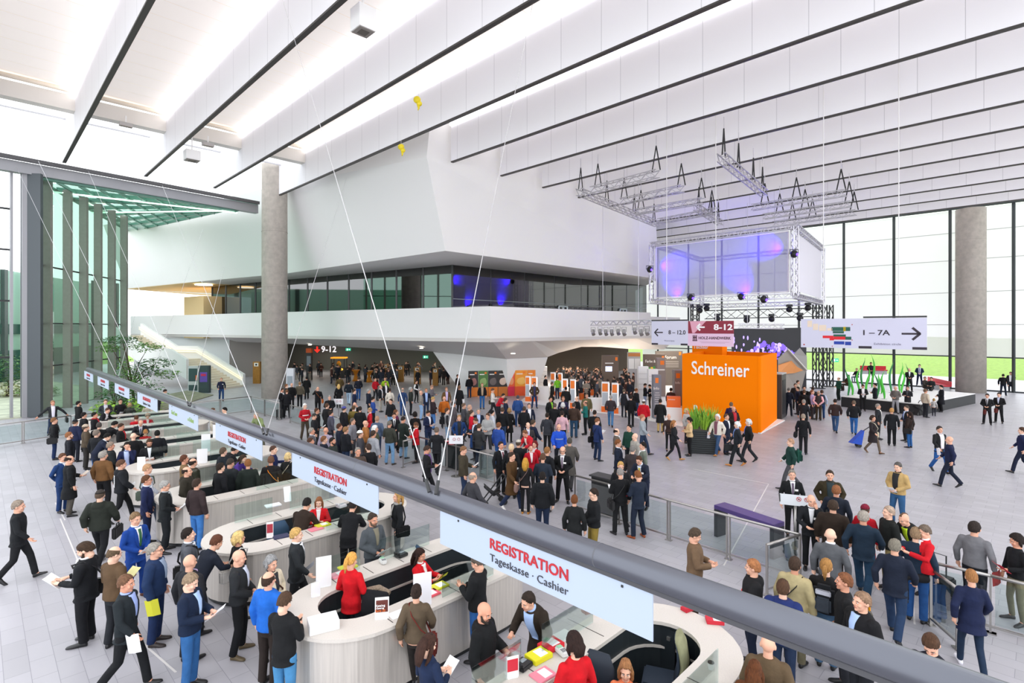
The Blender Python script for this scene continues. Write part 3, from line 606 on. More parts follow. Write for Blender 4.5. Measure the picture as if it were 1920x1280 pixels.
mapbox('green_halls', '1f5a4a', [(ox+.55, .2, .75, .18), (ox+.45, .05, .45, .1), (ox+.5, -.1, .5, .1), (ox+.85, -.22, .24, .14)]); mapbox('red_halls', 'e01c2a', [(ox+.03, -.17, .45, .12), (ox+.18, -.28, .18, .1), (ox+.5, -.22, .48, .14)])
mapbox('blue_halls', '1b3aa0', [(ox+.48, -.44, .42, .14), (ox+.84, -.46, .24, .16)]); mapbox('yellow_hall', 'f0cf1e', [(ox+.7, .2, .1, .2)]); mapbox('beige_town', 'ecd9c4', [(ox-.75, .45, .2, .3), (ox-.5, .3, .22, .3), (ox-.2, .25, .3, .28), (ox+.1, .18, .22, .12)])
mapbox('legend', 'b8352f', [(ox-1.0, -.55, .06, .06), (ox+.2, -.6, .04, .04), (ox+1.0, .4, .04, .04), (ox+1.0, -.3, .04, .04)])
lettering('1 – 7A', .32, ink, s, M @ Matrix.Translation((W_*.125, .03, .025)), .006, width=1.0)
b = MB(); arrow(b, W_*.385, .0, .62, 1, M, .13); b.build('arrow', ink, s)
lettering('Exhibition circle', .13, mat('77748c', .5), s, M @ Matrix.Translation((W_*.215, -.46, .025)), width=.98)
b = MB()
for u, l in ((.045, .5), (.45, .5)): b.box((W_*u, -H_/2+.06, .022), (l, .11, .004), M=M)
b.build('logo_strip', ink, s)
# ================================================================ trusses, projection cube, stage
tr_m = mat('c4c2c8', .35, .8); sl_m = mat('232326', .7)
def truss_mesh(b, a, c, s=.3, n=None, w=.045):
    a, c = Vector(a), Vector(c); d = (c-a); L = d.length; d.normalize(); up = Zv if abs(d.z) < .9 else Vector((1, 0, 0)); x = d.cross(up).normalized()*s/2; y = x.normalized().cross(d)*s/2
    cs = [x+y, x-y, -x-y, -x+y]
    for q in cs: b.bar(a+q, c+q, w)
    n = n or max(2, round(L/s/1.2))
    for k in range(n):
        p, q = a+d*L*k/n, a+d*L*(k+1)/n
        for i in range(4):
            u, v = cs[i], cs[(i+1) % 4]; b.bar(p+(u if k % 2 else v), q+(v if k % 2 else u), w*.6)
    return b
def ceil_truss(x0, y0, x1, y1, h, slings, label, cable=True):
    a, c = PY(x0, y0, h*F/(HY-y0)), PY(x1, y1, h*F/(HY-y1)); o = thing('lighting_truss', label, 'truss', a, 0, 'trusses hung under the roof')
    truss_mesh(MB(), (0, 0, 0), c-a, .36).build('frame', tr_m, o)
    for t in slings:
        q = (c-a)*t; top = Vector((q.x, q.y, min(HB-.1-a.z, 1.45))); b = MB()
        for sx in (-.25, .25): b.bar(q+(c-a).normalized()*sx+Zv*.15, top, .05)
        b.build('sling', sl_m, o)
        b = MB(); b.bar(top, Vector((q.x, q.y, HB-a.z)), .03); b.build('hanger_rod', tr_m, o)
TL = [(1085, 359, 1232, 420, 8, (.02, .3, .65, .95), 'long aluminium truss receding towards the projection cube'), (1110, 357, 1233, 325, 8, (.1, .98), 'aluminium truss near the white wing, nearest of four'), (1165, 378, 1280, 353, 8, (.05, .98), 'aluminium truss near the white wing, second of four'),
      (1190, 398, 1318, 376, 8, (.1, .98), 'aluminium truss near the white wing, third of four'), (1235, 415, 1347, 394, 8, (.9,), 'aluminium truss near the white wing, fourth of four'), (1352, 294, 1433, 362, 8, (.05, .35, .7, .95), 'short truss standing alone highest under the roof'), (1305, 388, 1351, 418, 8, (.1, .6, .9), 'small slanting truss just above the projection cube'),
      (1410, 389, 1587, 361, 8, (.15, .5, .95), 'upper of the three trusses before the lawn glazing'), (1432, 406, 1596, 382, 8, (.2, .5, .98), 'middle of the three trusses before the lawn glazing'), (1450, 420, 1605, 398, 8, (.25, .5, .98), 'lower of the three trusses before the lawn glazing')]
for t in TL: ceil_truss(*t)
# projection cube
K = [PY(1222, 457, 45), PY(1490, 424, 37), PY(1541, 465, 47.3)]; zt2, zb2 = K[1].z, 7.55
c0, c1, c2 = [Vector((k.x, k.y, 0)) for k in K]; c3 = c0+(c2-c1)
cu = thing('projection_cube', 'large hanging truss cube with lavender projection screens', 'screen', c1+Zv*zb2, 0); rc = lambda v, z: v-c1+Zv*(z-zb2)
b = MB(); cs = [c0, c1, c2, c3]
for i in range(4):
    truss_mesh(b, rc(cs[i], zt2), rc(cs[(i+1) % 4], zt2), .34, w=.06); truss_mesh(b, rc(cs[i], zb2), rc(cs[(i+1) % 4], zb2), .34, w=.06); truss_mesh(b, rc(cs[i], zb2), rc(cs[i], zt2), .34, w=.06)
b.build('truss_frame', mat('d2d0da', .35, .6), cu)
scr = bpy.data.materials.new('projection_gauze'); scr.use_nodes = True; nt = scr.node_tree; nt.nodes.clear()
o_ = nt.nodes.new('ShaderNodeOutputMaterial'); t1_ = nt.nodes.new('ShaderNodeBsdfTransparent'); d1 = nt.nodes.new('ShaderNodeBsdfDiffuse'); t2_ = nt.nodes.new('ShaderNodeBsdfTranslucent'); m1 = nt.nodes.new('ShaderNodeMixShader'); m2 = nt.nodes.new('ShaderNodeMixShader')
d1.inputs[0].default_value = (*lin('a6a5d2'), 1); t2_.inputs[0].default_value = (*lin('a6a5d2'), 1); m1.inputs[0].default_value = .3; m2.inputs[0].default_value = .22
nt.links.new(d1.outputs[0], m1.inputs[1]); nt.links.new(t2_.outputs[0], m1.inputs[2]); nt.links.new(m1.outputs[0], m2.inputs[1]); nt.links.new(t1_.outputs[0], m2.inputs[2]); nt.links.new(m2.outputs[0], o_.inputs[0])
def scrn(p, q):
    d = (q-p).normalized(); b = MB(); b.add([rc(p+d*.45, zb2+.35), rc(q-d*.45, zb2+.35), rc(q-d*.45, zt2-.35), rc(p+d*.45, zt2-.35)], [(0, 1, 2, 3)]); return b
scrn(c0, c1).build('screen', scr, cu); scrn(c1, c2).build('screen', mat('e9e6f2', .7), cu)
b = MB()
for p, q in ((c0, c1),):
    d = (q-p).normalized(); A_, B_, C_, D_ = rc(p+d*.4, zb2+.3), rc(q-d*.4, zb2+.3), rc(q-d*.4, zt2-.3), rc(p+d*.4, zt2-.3)
    for u, v in ((A_, B_), (B_, C_), (C_, D_), (D_, A_)): b.bar(u, v, .09)
b.build('screen_border', mat('f2eefa', .5), cu)
for px, py, lab in ((1218, 505, 'black stage spotlight on the left edge of the projection cube'), (1489, 476, 'black stage spotlight on the right edge of the projection cube'), (1295, 558, 'black stage spotlight under the left half of the projection cube'), (1390, 556, 'black stage spotlight under the middle of the projection cube'), (1432, 561, 'round black spotlight under the right half of the projection cube')):
    Y = {1218: 44.6, 1489: 36.6, 1295: 42.2, 1390: 39.5, 1432: 38.2}[px]; P = PY(px, py, Y); sp = thing('stage_spotlight', lab, 'spotlight', P, 0, 'spotlights on the projection cube')
    MB().ell((0, 0, 0), (.24, .24, .27), 14, 10).build('head', BLACK, sp, smooth=True); b = MB(); b.tube([(-.28, 0, 0), (-.28, 0, .3), (.28, 0, .3), (.28, 0, 0)], .03, 6); b.build('yoke', DARK, sp)
    MB().ell((.1, -.2, -.05), (.1, .06, .1), 10, 6).build('lens', mat('5a3cff', .2, emit=3), sp)
def spot(loc, tgt, colr, e, ang=70):
    l = bpy.data.lights.new('purple_beam', 'SPOT'); l.energy = e; l.color = colr; l.spot_size = R(ang); l.spot_blend = .9; l.shadow_soft_size = .15
    o = bpy.data.objects.new('purple_beam', l); col.objects.link(o); o.location = loc; o.rotation_euler = (Vector(tgt)-Vector(loc)).to_track_quat('-Z', 'Y').to_euler()
nv = -dA; mid = (c0+c1)/2
for base, tg in ((c0.lerp(c1, .07)+Zv*(zb2+2.9), c0.lerp(c1, .14)+Zv*(zb2+2.9)), (c0.lerp(c1, .93)+Zv*(zt2-1.5), c0.lerp(c1, .86)+Zv*(zt2-1.3)), (c0.lerp(c1, .72)+Zv*(zb2+.3), c0.lerp(c1, .68)+Zv*(zb2+1.0)), (c0.lerp(c1, .22)+Zv*(zb2+.3), c0.lerp(c1, .2)+Zv*(zb2+1))):
    spot(base+nv*.6, tg+nv*-.1, (.03, 0, 1), 1300, 90)
# stage gantry behind: black truss, towers, dark wall with violet splash
bt_m = mat('26272a', .5, .3)
for (a, c, lab, s_) in ((PY(1322, 590, 46), PY(1545, 585, 44), 'black stage truss crossing above the dark screen', .7), (PY(1110, 606, 41), PY(1222, 604, 36), 'pale truss in front of the gallery band carrying lamps', .3), (PY(1385, 611, 43), PY(1470, 612, 41), 'pale truss under the stage gantry carrying lamps', .35)):
    o = thing('lighting_truss', lab, 'truss', a, 0, 'stage trusses'); truss_mesh(MB(), (0, 0, 0), c-a, s_, w=.06).build('frame', bt_m if 'black' in lab else tr_m, o)
    for t in (.2, .8): b = MB(); b.bar((c-a)*t, (c-a)*t+Zv*(HB-a.z), .025); b.build('hanger_rod', tr_m, o)
for px, yb, Y, lab in ((1533, 722, 47, 'black lattice tower left of the glass door'), (1553, 716, 48.5, 'black lattice tower right behind the first one'), (1303, 640, 47, 'black lattice support at the far end of the gallery')):
    P = PY(px, yb, Y); P.z = 0 if px > 1400 else 4.4; o = thing('lattice_tower', lab, 'tower', P, 0, 'stage towers'); truss_mesh(MB(), (0, 0, 0), (0, 0, 7.4-P.z), .55, 8, .08).build('frame', bt_m, o); MB().box((0, 0, .03), (.9, .9, .06)).build('base_plate', bt_m, o)
lamps = [(1112, 622), (1125, 621), (1136, 622), (1147, 622), (1159, 621), (1170, 622), (1190, 619), (1202, 622), (1213, 621)]
nth = ['first', 'second', 'third', 'fourth', 'fifth', 'sixth', 'seventh', 'eighth', 'ninth', 'tenth']
for i, (px, py) in enumerate(lamps):
    t = (px-1110)/112; P = PY(px, py, 41-5*t); o = thing('par_lamp', 'silver can lamp under the pale truss, %s from its left end' % nth[i], 'lamp', P, 0, 'can lamps under the pale truss')
    b = MB(); b.tube([(0, 0, .2), (0, 0, -.1), (.03, -.1, -.22)], [.1, .13, .14], 12); b.build('can', mat('8d8a8a', .35, .7), o); b = MB(); b.tube([(-.16, 0, 0), (-.16, 0, .34), (.16, 0, .34), (.16, 0, 0)], .015, 5); b.build('bracket', DARK, o)
for i, (px, py, Y) in enumerate([(1312, 582, 45.5), (1325, 578, 45.5), (1345, 597, 45), (1480, 580, 44), (1515, 577, 44), (1500, 596, 43.5), (1400, 600, 44.5), (1447, 598, 44)]):
    P = PY(px, py, Y); o = thing('stage_spotlight', 'black moving-head lamp on the stage gantry, %s counted from the left' % nth[i], 'spotlight', P, 0, 'lamps on the stage gantry'); MB().ell((0, 0, 0), (.25, .25, .25), 12, 8).build('head', BLACK, o, smooth=True); MB().box((0, 0, .32), (.4, .3, .2)).build('base', DARK, o)
a, c = PY(1372, 700, 45), PY(1512, 700, 47); wl = thing('led_wall', 'dark stage wall with violet splash picture behind the orange booth', 'screen', a, 0); d = c-a
b = MB(); b.slab([(0, 0, -a.z), d-Zv*(c.z), d+Zv*(5.35-c.z), Zv*(5.25-a.z)], (.1, .3, 0)); b.build('panel', mat('2b2a30', .5), wl)
rnd = random.Random(8); b = MB(); b2 = MB(); u = d.normalized()
for k in range(260):
    t = rnd.uniform(.05, .98); z = 2.5+1.5*rnd.random()*math.exp(-((t-.5)/.35)**2)+.2*rnd.random(); r = rnd.uniform(.05, .2)*(1 if rnd.random() < .8 else .5); q = d*t+Zv*(z-a.z)-Vector((.02, .06, 0))
    (b if k % 3 else b2).ell(q, (r, .02, r*rnd.uniform(.7, 1.8)), 8, 6)
for k in range(14): q = d*rnd.uniform(.02, .5)+Zv*(rnd.uniform(3.2, 4.6)-a.z)-Vector((.02, .06, 0)); b2.ell(q, (.07, .02, rnd.uniform(.08, .2)), 6, 5)
b.build('violet_splash', mat('7c5cf0', .5, emit=.6), wl); b2.build('white_splash', mat('b9a4ff', .5, emit=.8), wl)
# grey angular picture panels behind the booth
P = PY(1507, 712, 43); ap = thing('angular_panel', 'grey angular exhibit panel with orange hand picture', 'panel', (P.x, P.y, 0), 0)
pf = lambda px, py, Y: PY(px, py, Y)-Vector((P.x, P.y, 0))
b = MB(); b.slab([pf(1459, 740, 41), pf(1500, 740, 43), pf(1512, 692, 43), pf(1478, 655, 41.5), pf(1459, 672, 41)], (.1, .25, 0)); b.build('panel', mat('a49b93', .6), ap)
b = MB(); b.slab([pf(1488, 664, 44), pf(1500, 652, 44), pf(1513, 668, 44.5), pf(1513, 692, 44.5)], (.1, .25, 0)); b.build('rear_panel', mat('a7a3a0', .6), ap)
b = MB(); b.slab([pf(1459, 684, 40.9), pf(1484, 676, 41.4), pf(1494, 687, 41.9), pf(1506, 694, 42.6), pf(1490, 699, 42), pf(1459, 702, 40.9)], (-.01, -.03, 0)); b.build('hand_picture', mat('e89a5c', .6), ap)
b = MB(); b.bar(pf(1477, 654, 41.2), pf(1513, 694, 42.8), .1); b.build('edge', mat('d9d4d0', .5), ap)
# stage platform with green blades, red benches
K0, K1 = PZ(1577, 762), PZ(1725, 779); pd = (K1-K0).normalized(); pn = Vector((-pd.y, pd.x, 0))
plt = thing('stage_platform', 'low white platform with black front before the lawn glazing', 'platform', K0, 0)
LL = (K1-K0).length; b = MB(); b.prism([(0, 0), (pd*LL)[:2], (pd*LL+pn*9.5)[:2], (pn*9.5)[:2]], 0, .66); b.build('base', mat('222326', .6), plt)
b = MB(); b.prism([(pn*.05)[:2], (pd*LL+pn*.05)[:2], (pd*LL+pn*9.5)[:2], (pn*9.5)[:2]], .66, .7); b.build('deck', WHITE, plt)
gm1, gm2 = mat('3fb52a', .4), mat('1f7f3a', .4)
blades = [(1590, 742, 2.0), (1597, 741, 1.6), (1610, 735, 1.8), (1617, 726, 2.3), (1626, 738, 1.9), (1636, 727, 2.6), (1645, 745, 1.7), (1652, 738, 1.5), (1657, 748, 1.9), (1671, 736, 2.4), (1688, 734, 2.1), (1692, 737, 1.7), (1703, 729, 1.9)]
for i, (px, py, h) in enumerate(blades):
    P = PZ(px, py, .7); o = thing('green_blade', 'wavy green blade sculpture standing on the white platform, %s from the left' % (nth+['eleventh', 'twelfth', 'thirteenth'])[i], 'sculpture', P, 0, 'green blades on the platform'); b = MB()
    pts = [(.16*math.sin(t*5+i)*(.3+t), 0, h*t) for t in [k/12 for k in range(13)]]
    b.tube(pts, [max(.012, .09*math.sin(math.pi*min(1, .12+t*.95))**.7) for t in [k/12 for k in range(13)]], 8, sq=.35); b.build('blade', gm1 if i % 3 else gm2, o, smooth=True); MB().tube([(.16*math.sin(i)*.3, 0, 0), (.16*math.sin(i)*.3, 0, .03)], .16, 16).build('foot', mat('d5d8d5', .4), o)
for (x0, y0, x1, y1, lab) in ((1616, 705, 1665, 706, 'red bench at the back of the white platform'), (1728, 712, 1770, 722, 'red bench beside the platform at the lawn glazing')):
    a, c = PZ(x0, y0, .5), PZ(x1, y1, .5); d = c-a; o = thing('red_bench', lab, 'bench', (a.x, a.y, .0 if x0 > 1700 else .7), math.atan2(d.y, d.x)); L = d.length
    MB().box((L/2, .25, .42), (L, .5, .1), bev=.02).build('seat', mat('cf2236', .5), o); MB().box((L/2, .5, .62), (L, .1, .4), bev=.02).build('backrest', mat('cf2236', .5), o); MB().box((L/2, .25, .18), (L*.94, .4, .36)).build('base', mat('b9b9bb', .5), o)
# ================================================================ people
def remesh(b, vox, smooth=5, name='m', fac=.5):
    me = b.mesh(name); o = bpy.data.objects.new('tmp', me); col.objects.link(o)
    m = o.modifiers.new('r', 'REMESH'); m.mode = 'VOXEL'; m.voxel_size = vox; m.use_smooth_shade = True
    s = o.modifiers.new('s', 'SMOOTH'); s.factor = fac; s.iterations = smooth
    dg = bpy.context.evaluated_depsgraph_get(); dg.update(); r = bpy.data.meshes.new_from_object(o.evaluated_get(dg)); bpy.data.objects.remove(o); bpy.data.meshes.remove(me)
    r.name = name; r.shade_smooth(); return r
def join(me, b):                                            # append loose shapes (with material index) to a mesh
    bm = bmesh.new(); bm.from_mesh(me); vs = [bm.verts.new(v) for v in b.v]
    for f, mi in zip(b.f, b.mi):
        try: nf = bm.faces.new([vs[i] for i in f]); nf.material_index = mi; nf.smooth = True
        except ValueError: pass
    bm.to_mesh(me); bm.free(); return me
V = Vector
POSES = {}
def pose(name, elb, wri, bend=0, legs=None, head=(0, 0), drop=0, elbR=None, wriR=None, hold=None):
    # elb/wri: person's +x side; the other side mirrors unless given
    L = [(V(elb), V(wri))]
    e2, w2 = (V(elbR), V(wriR)) if elbR else (V((-elb[0], elb[1], elb[2])), V((-wri[0], wri[1], wri[2])))
    POSES[name] = dict(arms=[(1, *L[0]), (-1, e2, w2)], bend=bend, legs=legs or [((.095, 0, .92), (.1, -.01, .5), (.105, .02, .09), 8, 0), ((-.095, 0, .92), (-.1, -.01, .5), (-.105, .02, .09), -8, 0)], head=head, drop=drop, hold=V(hold) if hold else (V(L[0][1])+w2)/2+V((0, -.11, .02)))
WALK = [((.09, 0, .92), (.1, -.17, .53), (.09, -.27, .1), 4, -12), ((-.09, 0, .92), (-.1, .06, .5), (-.09, .34, .16), -4, 35)]
SIT = [((.1, 0, .5), (.14, -.44, .52), (.13, -.42, .09), 6, 0), ((-.1, 0, .5), (-.14, -.44, .52), (-.13, -.4, .09), -6, 0)]
STRIDE = [((.09, 0, .92), (.13, -.04, .5), (.16, 0, .09), 16, 0), ((-.09, 0, .92), (-.13, -.03, .5), (-.17, .05, .09), -18, 0)]
pose('stand', (.265, .03, 1.17), (.27, -.04, .91))
pose('wide', (.28, .04, 1.17), (.29, -.02, .91), legs=STRIDE)
pose('hands', (.27, .01, 1.17), (.07, -.22, 1.05), legs=STRIDE, head=(12, 0))
pose('read', (.26, -.02, 1.17), (.11, -.27, 1.15), head=(26, 0))
pose('read1', (.26, -.02, 1.17), (.12, -.28, 1.12), elbR=(-.265, .03, 1.17), wriR=(-.27, -.05, .92), head=(20, -12), legs=STRIDE, hold=(.09, -.36, 1.15))
pose('phone', (.26, -.04, 1.18), (.08, -.26, 1.24), elbR=(-.25, -.03, 1.18), wriR=(-.06, -.26, 1.2), head=(28, 0), hold=(.0, -.35, 1.27))
pose('ear', (.3, -.08, 1.28), (.13, -.1, 1.55), elbR=(-.265, .03, 1.17), wriR=(-.27, -.05, .92), head=(4, 10))
pose('pockets', (.3, .07, 1.18), (.2, -.06, .97), legs=STRIDE)
pose('behind', (.27, .09, 1.18), (.06, .17, .97), head=(8, 0))
pose('fold', (.26, -.04, 1.19), (-.05, -.2, 1.18), elbR=(-.26, -.04, 1.19), wriR=(.05, -.23, 1.14))
pose('talk', (.28, -.06, 1.2), (.2, -.32, 1.22), elbR=(-.265, .03, 1.17), wriR=(-.24, -.1, .93), legs=STRIDE, head=(6, -14))
pose('walk', (.27, .12, 1.18), (.26, .06, .95), elbR=(-.27, -.06, 1.17), wriR=(-.24, -.23, .99), legs=WALK, head=(6, 0))
pose('walkread', (.26, -.02, 1.17), (.1, -.26, 1.15), legs=WALK, head=(22, 0))
pose('lean', (.27, -.3, 1.16), (.16, -.5, 1.08), bend=32, head=(8, 0), hold=(0, -.6, 1.1))
pose('leanw', (.33, -.3, 1.16), (.4, -.5, 1.12), bend=30, head=(5, -16), elbR=(-.27, -.26, 1.14), wriR=(-.2, -.46, 1.1), legs=STRIDE, hold=(.3, -.6, 1.12))
pose('rail', (.42, .02, 1.2), (.58, .12, 1.0), head=(4, 12), legs=STRIDE)
pose('sit', (.25, -.08, .75), (.13, -.33, .7), legs=SIT, drop=-.43, head=(14, 0))
pose('desk', (.28, -.12, .93), (.12, -.36, 1.0), legs=SIT, drop=-.26, head=(18, 0))
pose('down', (.27, .0, 1.17), (.1, -.2, 1.02), head=(48, 0), bend=8)
pose('cheek', (.2, -.3, 1.2), (.1, -.26, 1.5), bend=14, head=(4, 10), elbR=(-.26, -.2, 1.15), wriR=(-.1, -.4, 1.1))
def bendp(P, p):
    p = V(p); p.z += 0
    b = R(P['bend']); y, z = p.y, p.z-1.0
    if z > 0: p = V((p.x, y*math.cos(b)-z*math.sin(b), 1+y*math.sin(b)+z*math.cos(b)))
    p.z += P['drop']; return p
def headM(P):
    c = bendp(P, (0, .0, 1.655)); return Matrix.Translation(c) @ Matrix.Rotation(R(P['bend']*.5+P['head'][0]), 4, 'X') @ Matrix.Rotation(R(P['head'][1]), 4, 'Z') @ Matrix.Scale(1.07, 4)
def headtop(P): return headM(P) @ V((0, .012, .125))
RM = [(.86, .15, .11, .01), (1.0, .165, .118, .005), (1.1, .152, .108, 0), (1.25, .163, .116, -.005), (1.38, .178, .116, .005), (1.45, .15, .092, .012), (1.5, .085, .07, .015)]
RF = [(.86, .16, .118, .01), (.98, .172, .122, .005), (1.1, .128, .095, 0), (1.24, .148, .118, -.012), (1.34, .16, .112, .0), (1.43, .14, .085, .012), (1.49, .075, .062, .015)]
def torso(P, sex, grow=0, hem=None, flare=0):
    rr = RF if sex == 'f' else RM
    out = []
    for z, rx, ry, y in rr:
        if hem is not None and hem >= .86 and z < hem+.05: continue
        out.append((z, rx+grow, ry+grow, y))
    if hem is not None and hem < .86:
        out.insert(0, (hem, .165+grow+flare, .13+grow+flare, .012))
        if hem < .7: out.insert(1, (.72, .16+grow+flare*.6, .13+grow+flare*.6, .01))
    elif hem is not None: out.insert(0, (hem, out[0][1]+.004, out[0][2]+.006, out[0][3]))
    return out
def tring(P, rr): return [bendp(P, (0, y, z)) for z, rx, ry, y in rr], [(rx, ry) for z, rx, ry, y in rr]
def shoulder(P, s, sex): return bendp(P, (s*(.16 if sex == 'f' else .178), .012, 1.415))
def hand(b, e, w, s, mi=0):
    d = (w-e).normalized(); n = V((-s, -.25, 0)) if d.z < -.75 else V((0, .3, 1)) if abs(d.z) < .6 else V((0, -1, 0))
    x = d.cross(n).normalized(); n = x.cross(d).normalized()
    x = x*(1 if x.dot(V((-s, -1, .2))) > 0 else -1)          # towards the thumb side
    for k, (o, l) in enumerate(((.028, .07), (.01, .078), (-.009, .073), (-.027, .058))):
        q = w+d*.085+x*o; b.tube([q-d*.02, q+d*l*.45+n*.006, q+d*l*.8+n*.022, q+d*l*.95+n*.036], [.0095, .009, .008, .006], 6, mi)
    q = w+d*.03+x*.032; b.tube([q, q+d*.035+x*.028+n*.008, q+d*.065+x*.03+n*.022], [.0115, .0105, .007], 6, mi)
def palm(b, e, w):
    d = (w-e).normalized(); b.tube([w-d*.01, w+d*.03, w+d*.07, w+d*.095], [(.026, .026), (.036, .03), (.04, .03), (.034, .024)], 8)
def feet(P): return P['legs']
CACHE = {}
def body_mesh(pn, sex):
    k = ('body', pn, sex)
    if k in CACHE: return CACHE[k]
    P = POSES[pn]; b = MB(); c, r = tring(P, torso(P, sex)); b.tube(c, r, 16)
    hm = headM(P); nb = bendp(P, (0, .012, 1.47)); b.tube([nb, hm @ V((0, .02, -.09)), hm @ V((0, .015, -.03))], [.062, .055, .055], 10)
    b.ell((0, .012, .03), (.077, .096, .096), 16, 12, M=hm); b.ell((0, -.028, -.045), (.057, .066, .072), 14, 10, M=hm); b.ell((0, -.07, -.093), (.026, .024, .022), 10, 8, M=hm)
    b.tube([(0, -.088, .025), (0, -.1, .0), (0, -.108, -.02)], [.012, .014, .017], 8, M=hm); b.ell((0, -.072, .033), (.056, .022, .014), 10, 6, M=hm)
    for s in (-1, 1): b.ell((s*.079, .012, -.004), (.012, .024, .033), 8, 8, M=hm); b.ell((s*.042, -.066, -.025), (.026, .024, .024), 8, 6, M=hm)
    for s, e, w in P['arms']:
        b.tube([shoulder(P, s, sex), e, w], [.052, .042, .029], 8); palm(b, e, w)
    for hip, kn, an, yw, pt in P['legs']: b.tube([hip, kn, an, (an[0], an[1]-.05, an[2]-.03)], [.085, .052, .04, .035], 8)
    me = remesh(b, .0105, 3, 'person'); e_ = MB()
    for s in (-1, 1):
        e_.ell((s*.031, -.0865, .012), (.0145, .006, .0075), 8, 6, 3, hm); e_.ell((s*.031, -.0905, .012), (.0065, .004, .0065), 8, 6, 1, hm); e_.tube([(s*.014, -.093, .031), (s*.034, -.092, .036), (s*.052, -.082, .03)], [.003, .0042, .0025], 5, 1, hm)
    e_.tube([(-.024, -.088, -.057), (0, -.096, -.055), (.024, -.088, -.057)], [.003, .0065, .003], 6, 2, hm)
    for s, e, w in P['arms']: hand(e_, e, w, s)
    CACHE[k] = join(me, e_); return CACHE[k]
HEM = {'s': .8, 'j': .9, 'p': .92, 'c': .52, 'h': .86, 'v': .92, 'm': .74}
def top_mesh(pn, sex, kind):
    k = ('top', pn, sex, kind)
    if k in CACHE: return CACHE[k]
    P = POSES[pn]; b = MB(); g = {'s': .022, 'j': .032, 'p': .016, 'c': .036, 'h': .042, 'v': .03, 'm': .03}[kind]; hem = HEM[kind]
    if P['drop']: hem = max(hem, .86)
    c, r = tring(P, torso(P, sex, g, hem, .035 if kind in 'cm' else .012)); b.tube(c, r, 18)
    if kind != 'v':
        sl = {'s': .012, 'j': .022, 'p': .008, 'c': .022, 'h': .03, 'm': .018}[kind]
        for s, e, w in P['arms']:
            sh = shoulder(P, s, sex); b.ell(sh, (.066+sl, .066+sl, .06+sl), 10, 8); b.tube([sh, sh.lerp(e, .5), e, e.lerp(w, .5), e.lerp(w, .97)], [.062+sl, .056+sl, .05+sl, .044+sl, .036+sl], 10)
    nb = bendp(P, (0, .012, 1.46)); nt = bendp(P, (0, .008, 1.515)); b.tube([nb, nt], [.088+g*.3, .075], 12)
    if kind == 'h': q = bendp(P, (0, .115, 1.44)); b.ell(q, (.125, .06, .085), 12, 8); b.tube([bendp(P, (.1*math.cos(a), .03+.1*math.sin(a), 1.49)) for a in [math.pi*(-.15+1.3*i/8) for i in range(9)]], .036, 8)
    if kind in 'jcs': b.tube([bendp(P, (.078*math.cos(a), .01+.075*math.sin(a), 1.5+.012*math.sin(a))) for a in [2*math.pi*i/12 for i in range(13)]], .016, 6)
    CACHE[k] = remesh(b, .014, 6, 'top'); return CACHE[k]
def patch(pn, sex, kind, w0, w1, z0, z1, off, name):          # strip of cloth lying on the chest
    k = ('patch', pn, sex, kind, w0, w1, z0, z1, off)
    if k in CACHE: return CACHE[k]
    P = POSES[pn]; g = {'s': .022, 'j': .032, 'p': .016, 'c': .036, 'h': .042, 'v': .03, 'm': .03}[kind]
    rr = torso(P, sex, g, HEM[kind] if not P['drop'] else .88, .012); b = MB(); n, m = 9, 6; vs = []
    for layer in (off, off-.03):
        for i in range(n):
            z = z0+(z1-z0)*i/(n-1); w = w0+(w1-w0)*i/(n-1)
            for q in range(len(rr)-1):
                if rr[q][0] <= z <= rr[q+1][0]: break
            t = min(1, max(0, (z-rr[q][0])/(rr[q+1][0]-rr[q][0]))); rx, ry, y = [rr[q][j]*(1-t)+rr[q+1][j]*t for j in (1, 2, 3)]
            if z > 1.43: ry = max(ry, .105+g*.5); rx = max(rx, .1)
            for j in range(m):
                x = w*(-1+2*j/(m-1)); yy = math.sqrt(max(.05, 1-(x/rx)**2))*ry; vs.append(bendp(P, (x, y-yy-layer, z)))
    f = [(i*m+j, i*m+j+1, (i+1)*m+j+1, (i+1)*m+j) for i in range(n-1) for j in range(m-1)]; N = n*m
    f += [tuple(N+q for q in reversed(a)) for a in f]
    ed = [j for j in range(m)]+[i*m+m-1 for i in range(1, n)]+[(n-1)*m+j for j in range(m-2, -1, -1)]+[i*m for i in range(n-2, 0, -1)]
    f += [(ed[i], N+ed[i], N+ed[(i+1) % len(ed)], ed[(i+1) % len(ed)]) for i in range(len(ed))]
    b.add(vs, f); CACHE[k] = b.mesh(name, True); return CACHE[k]
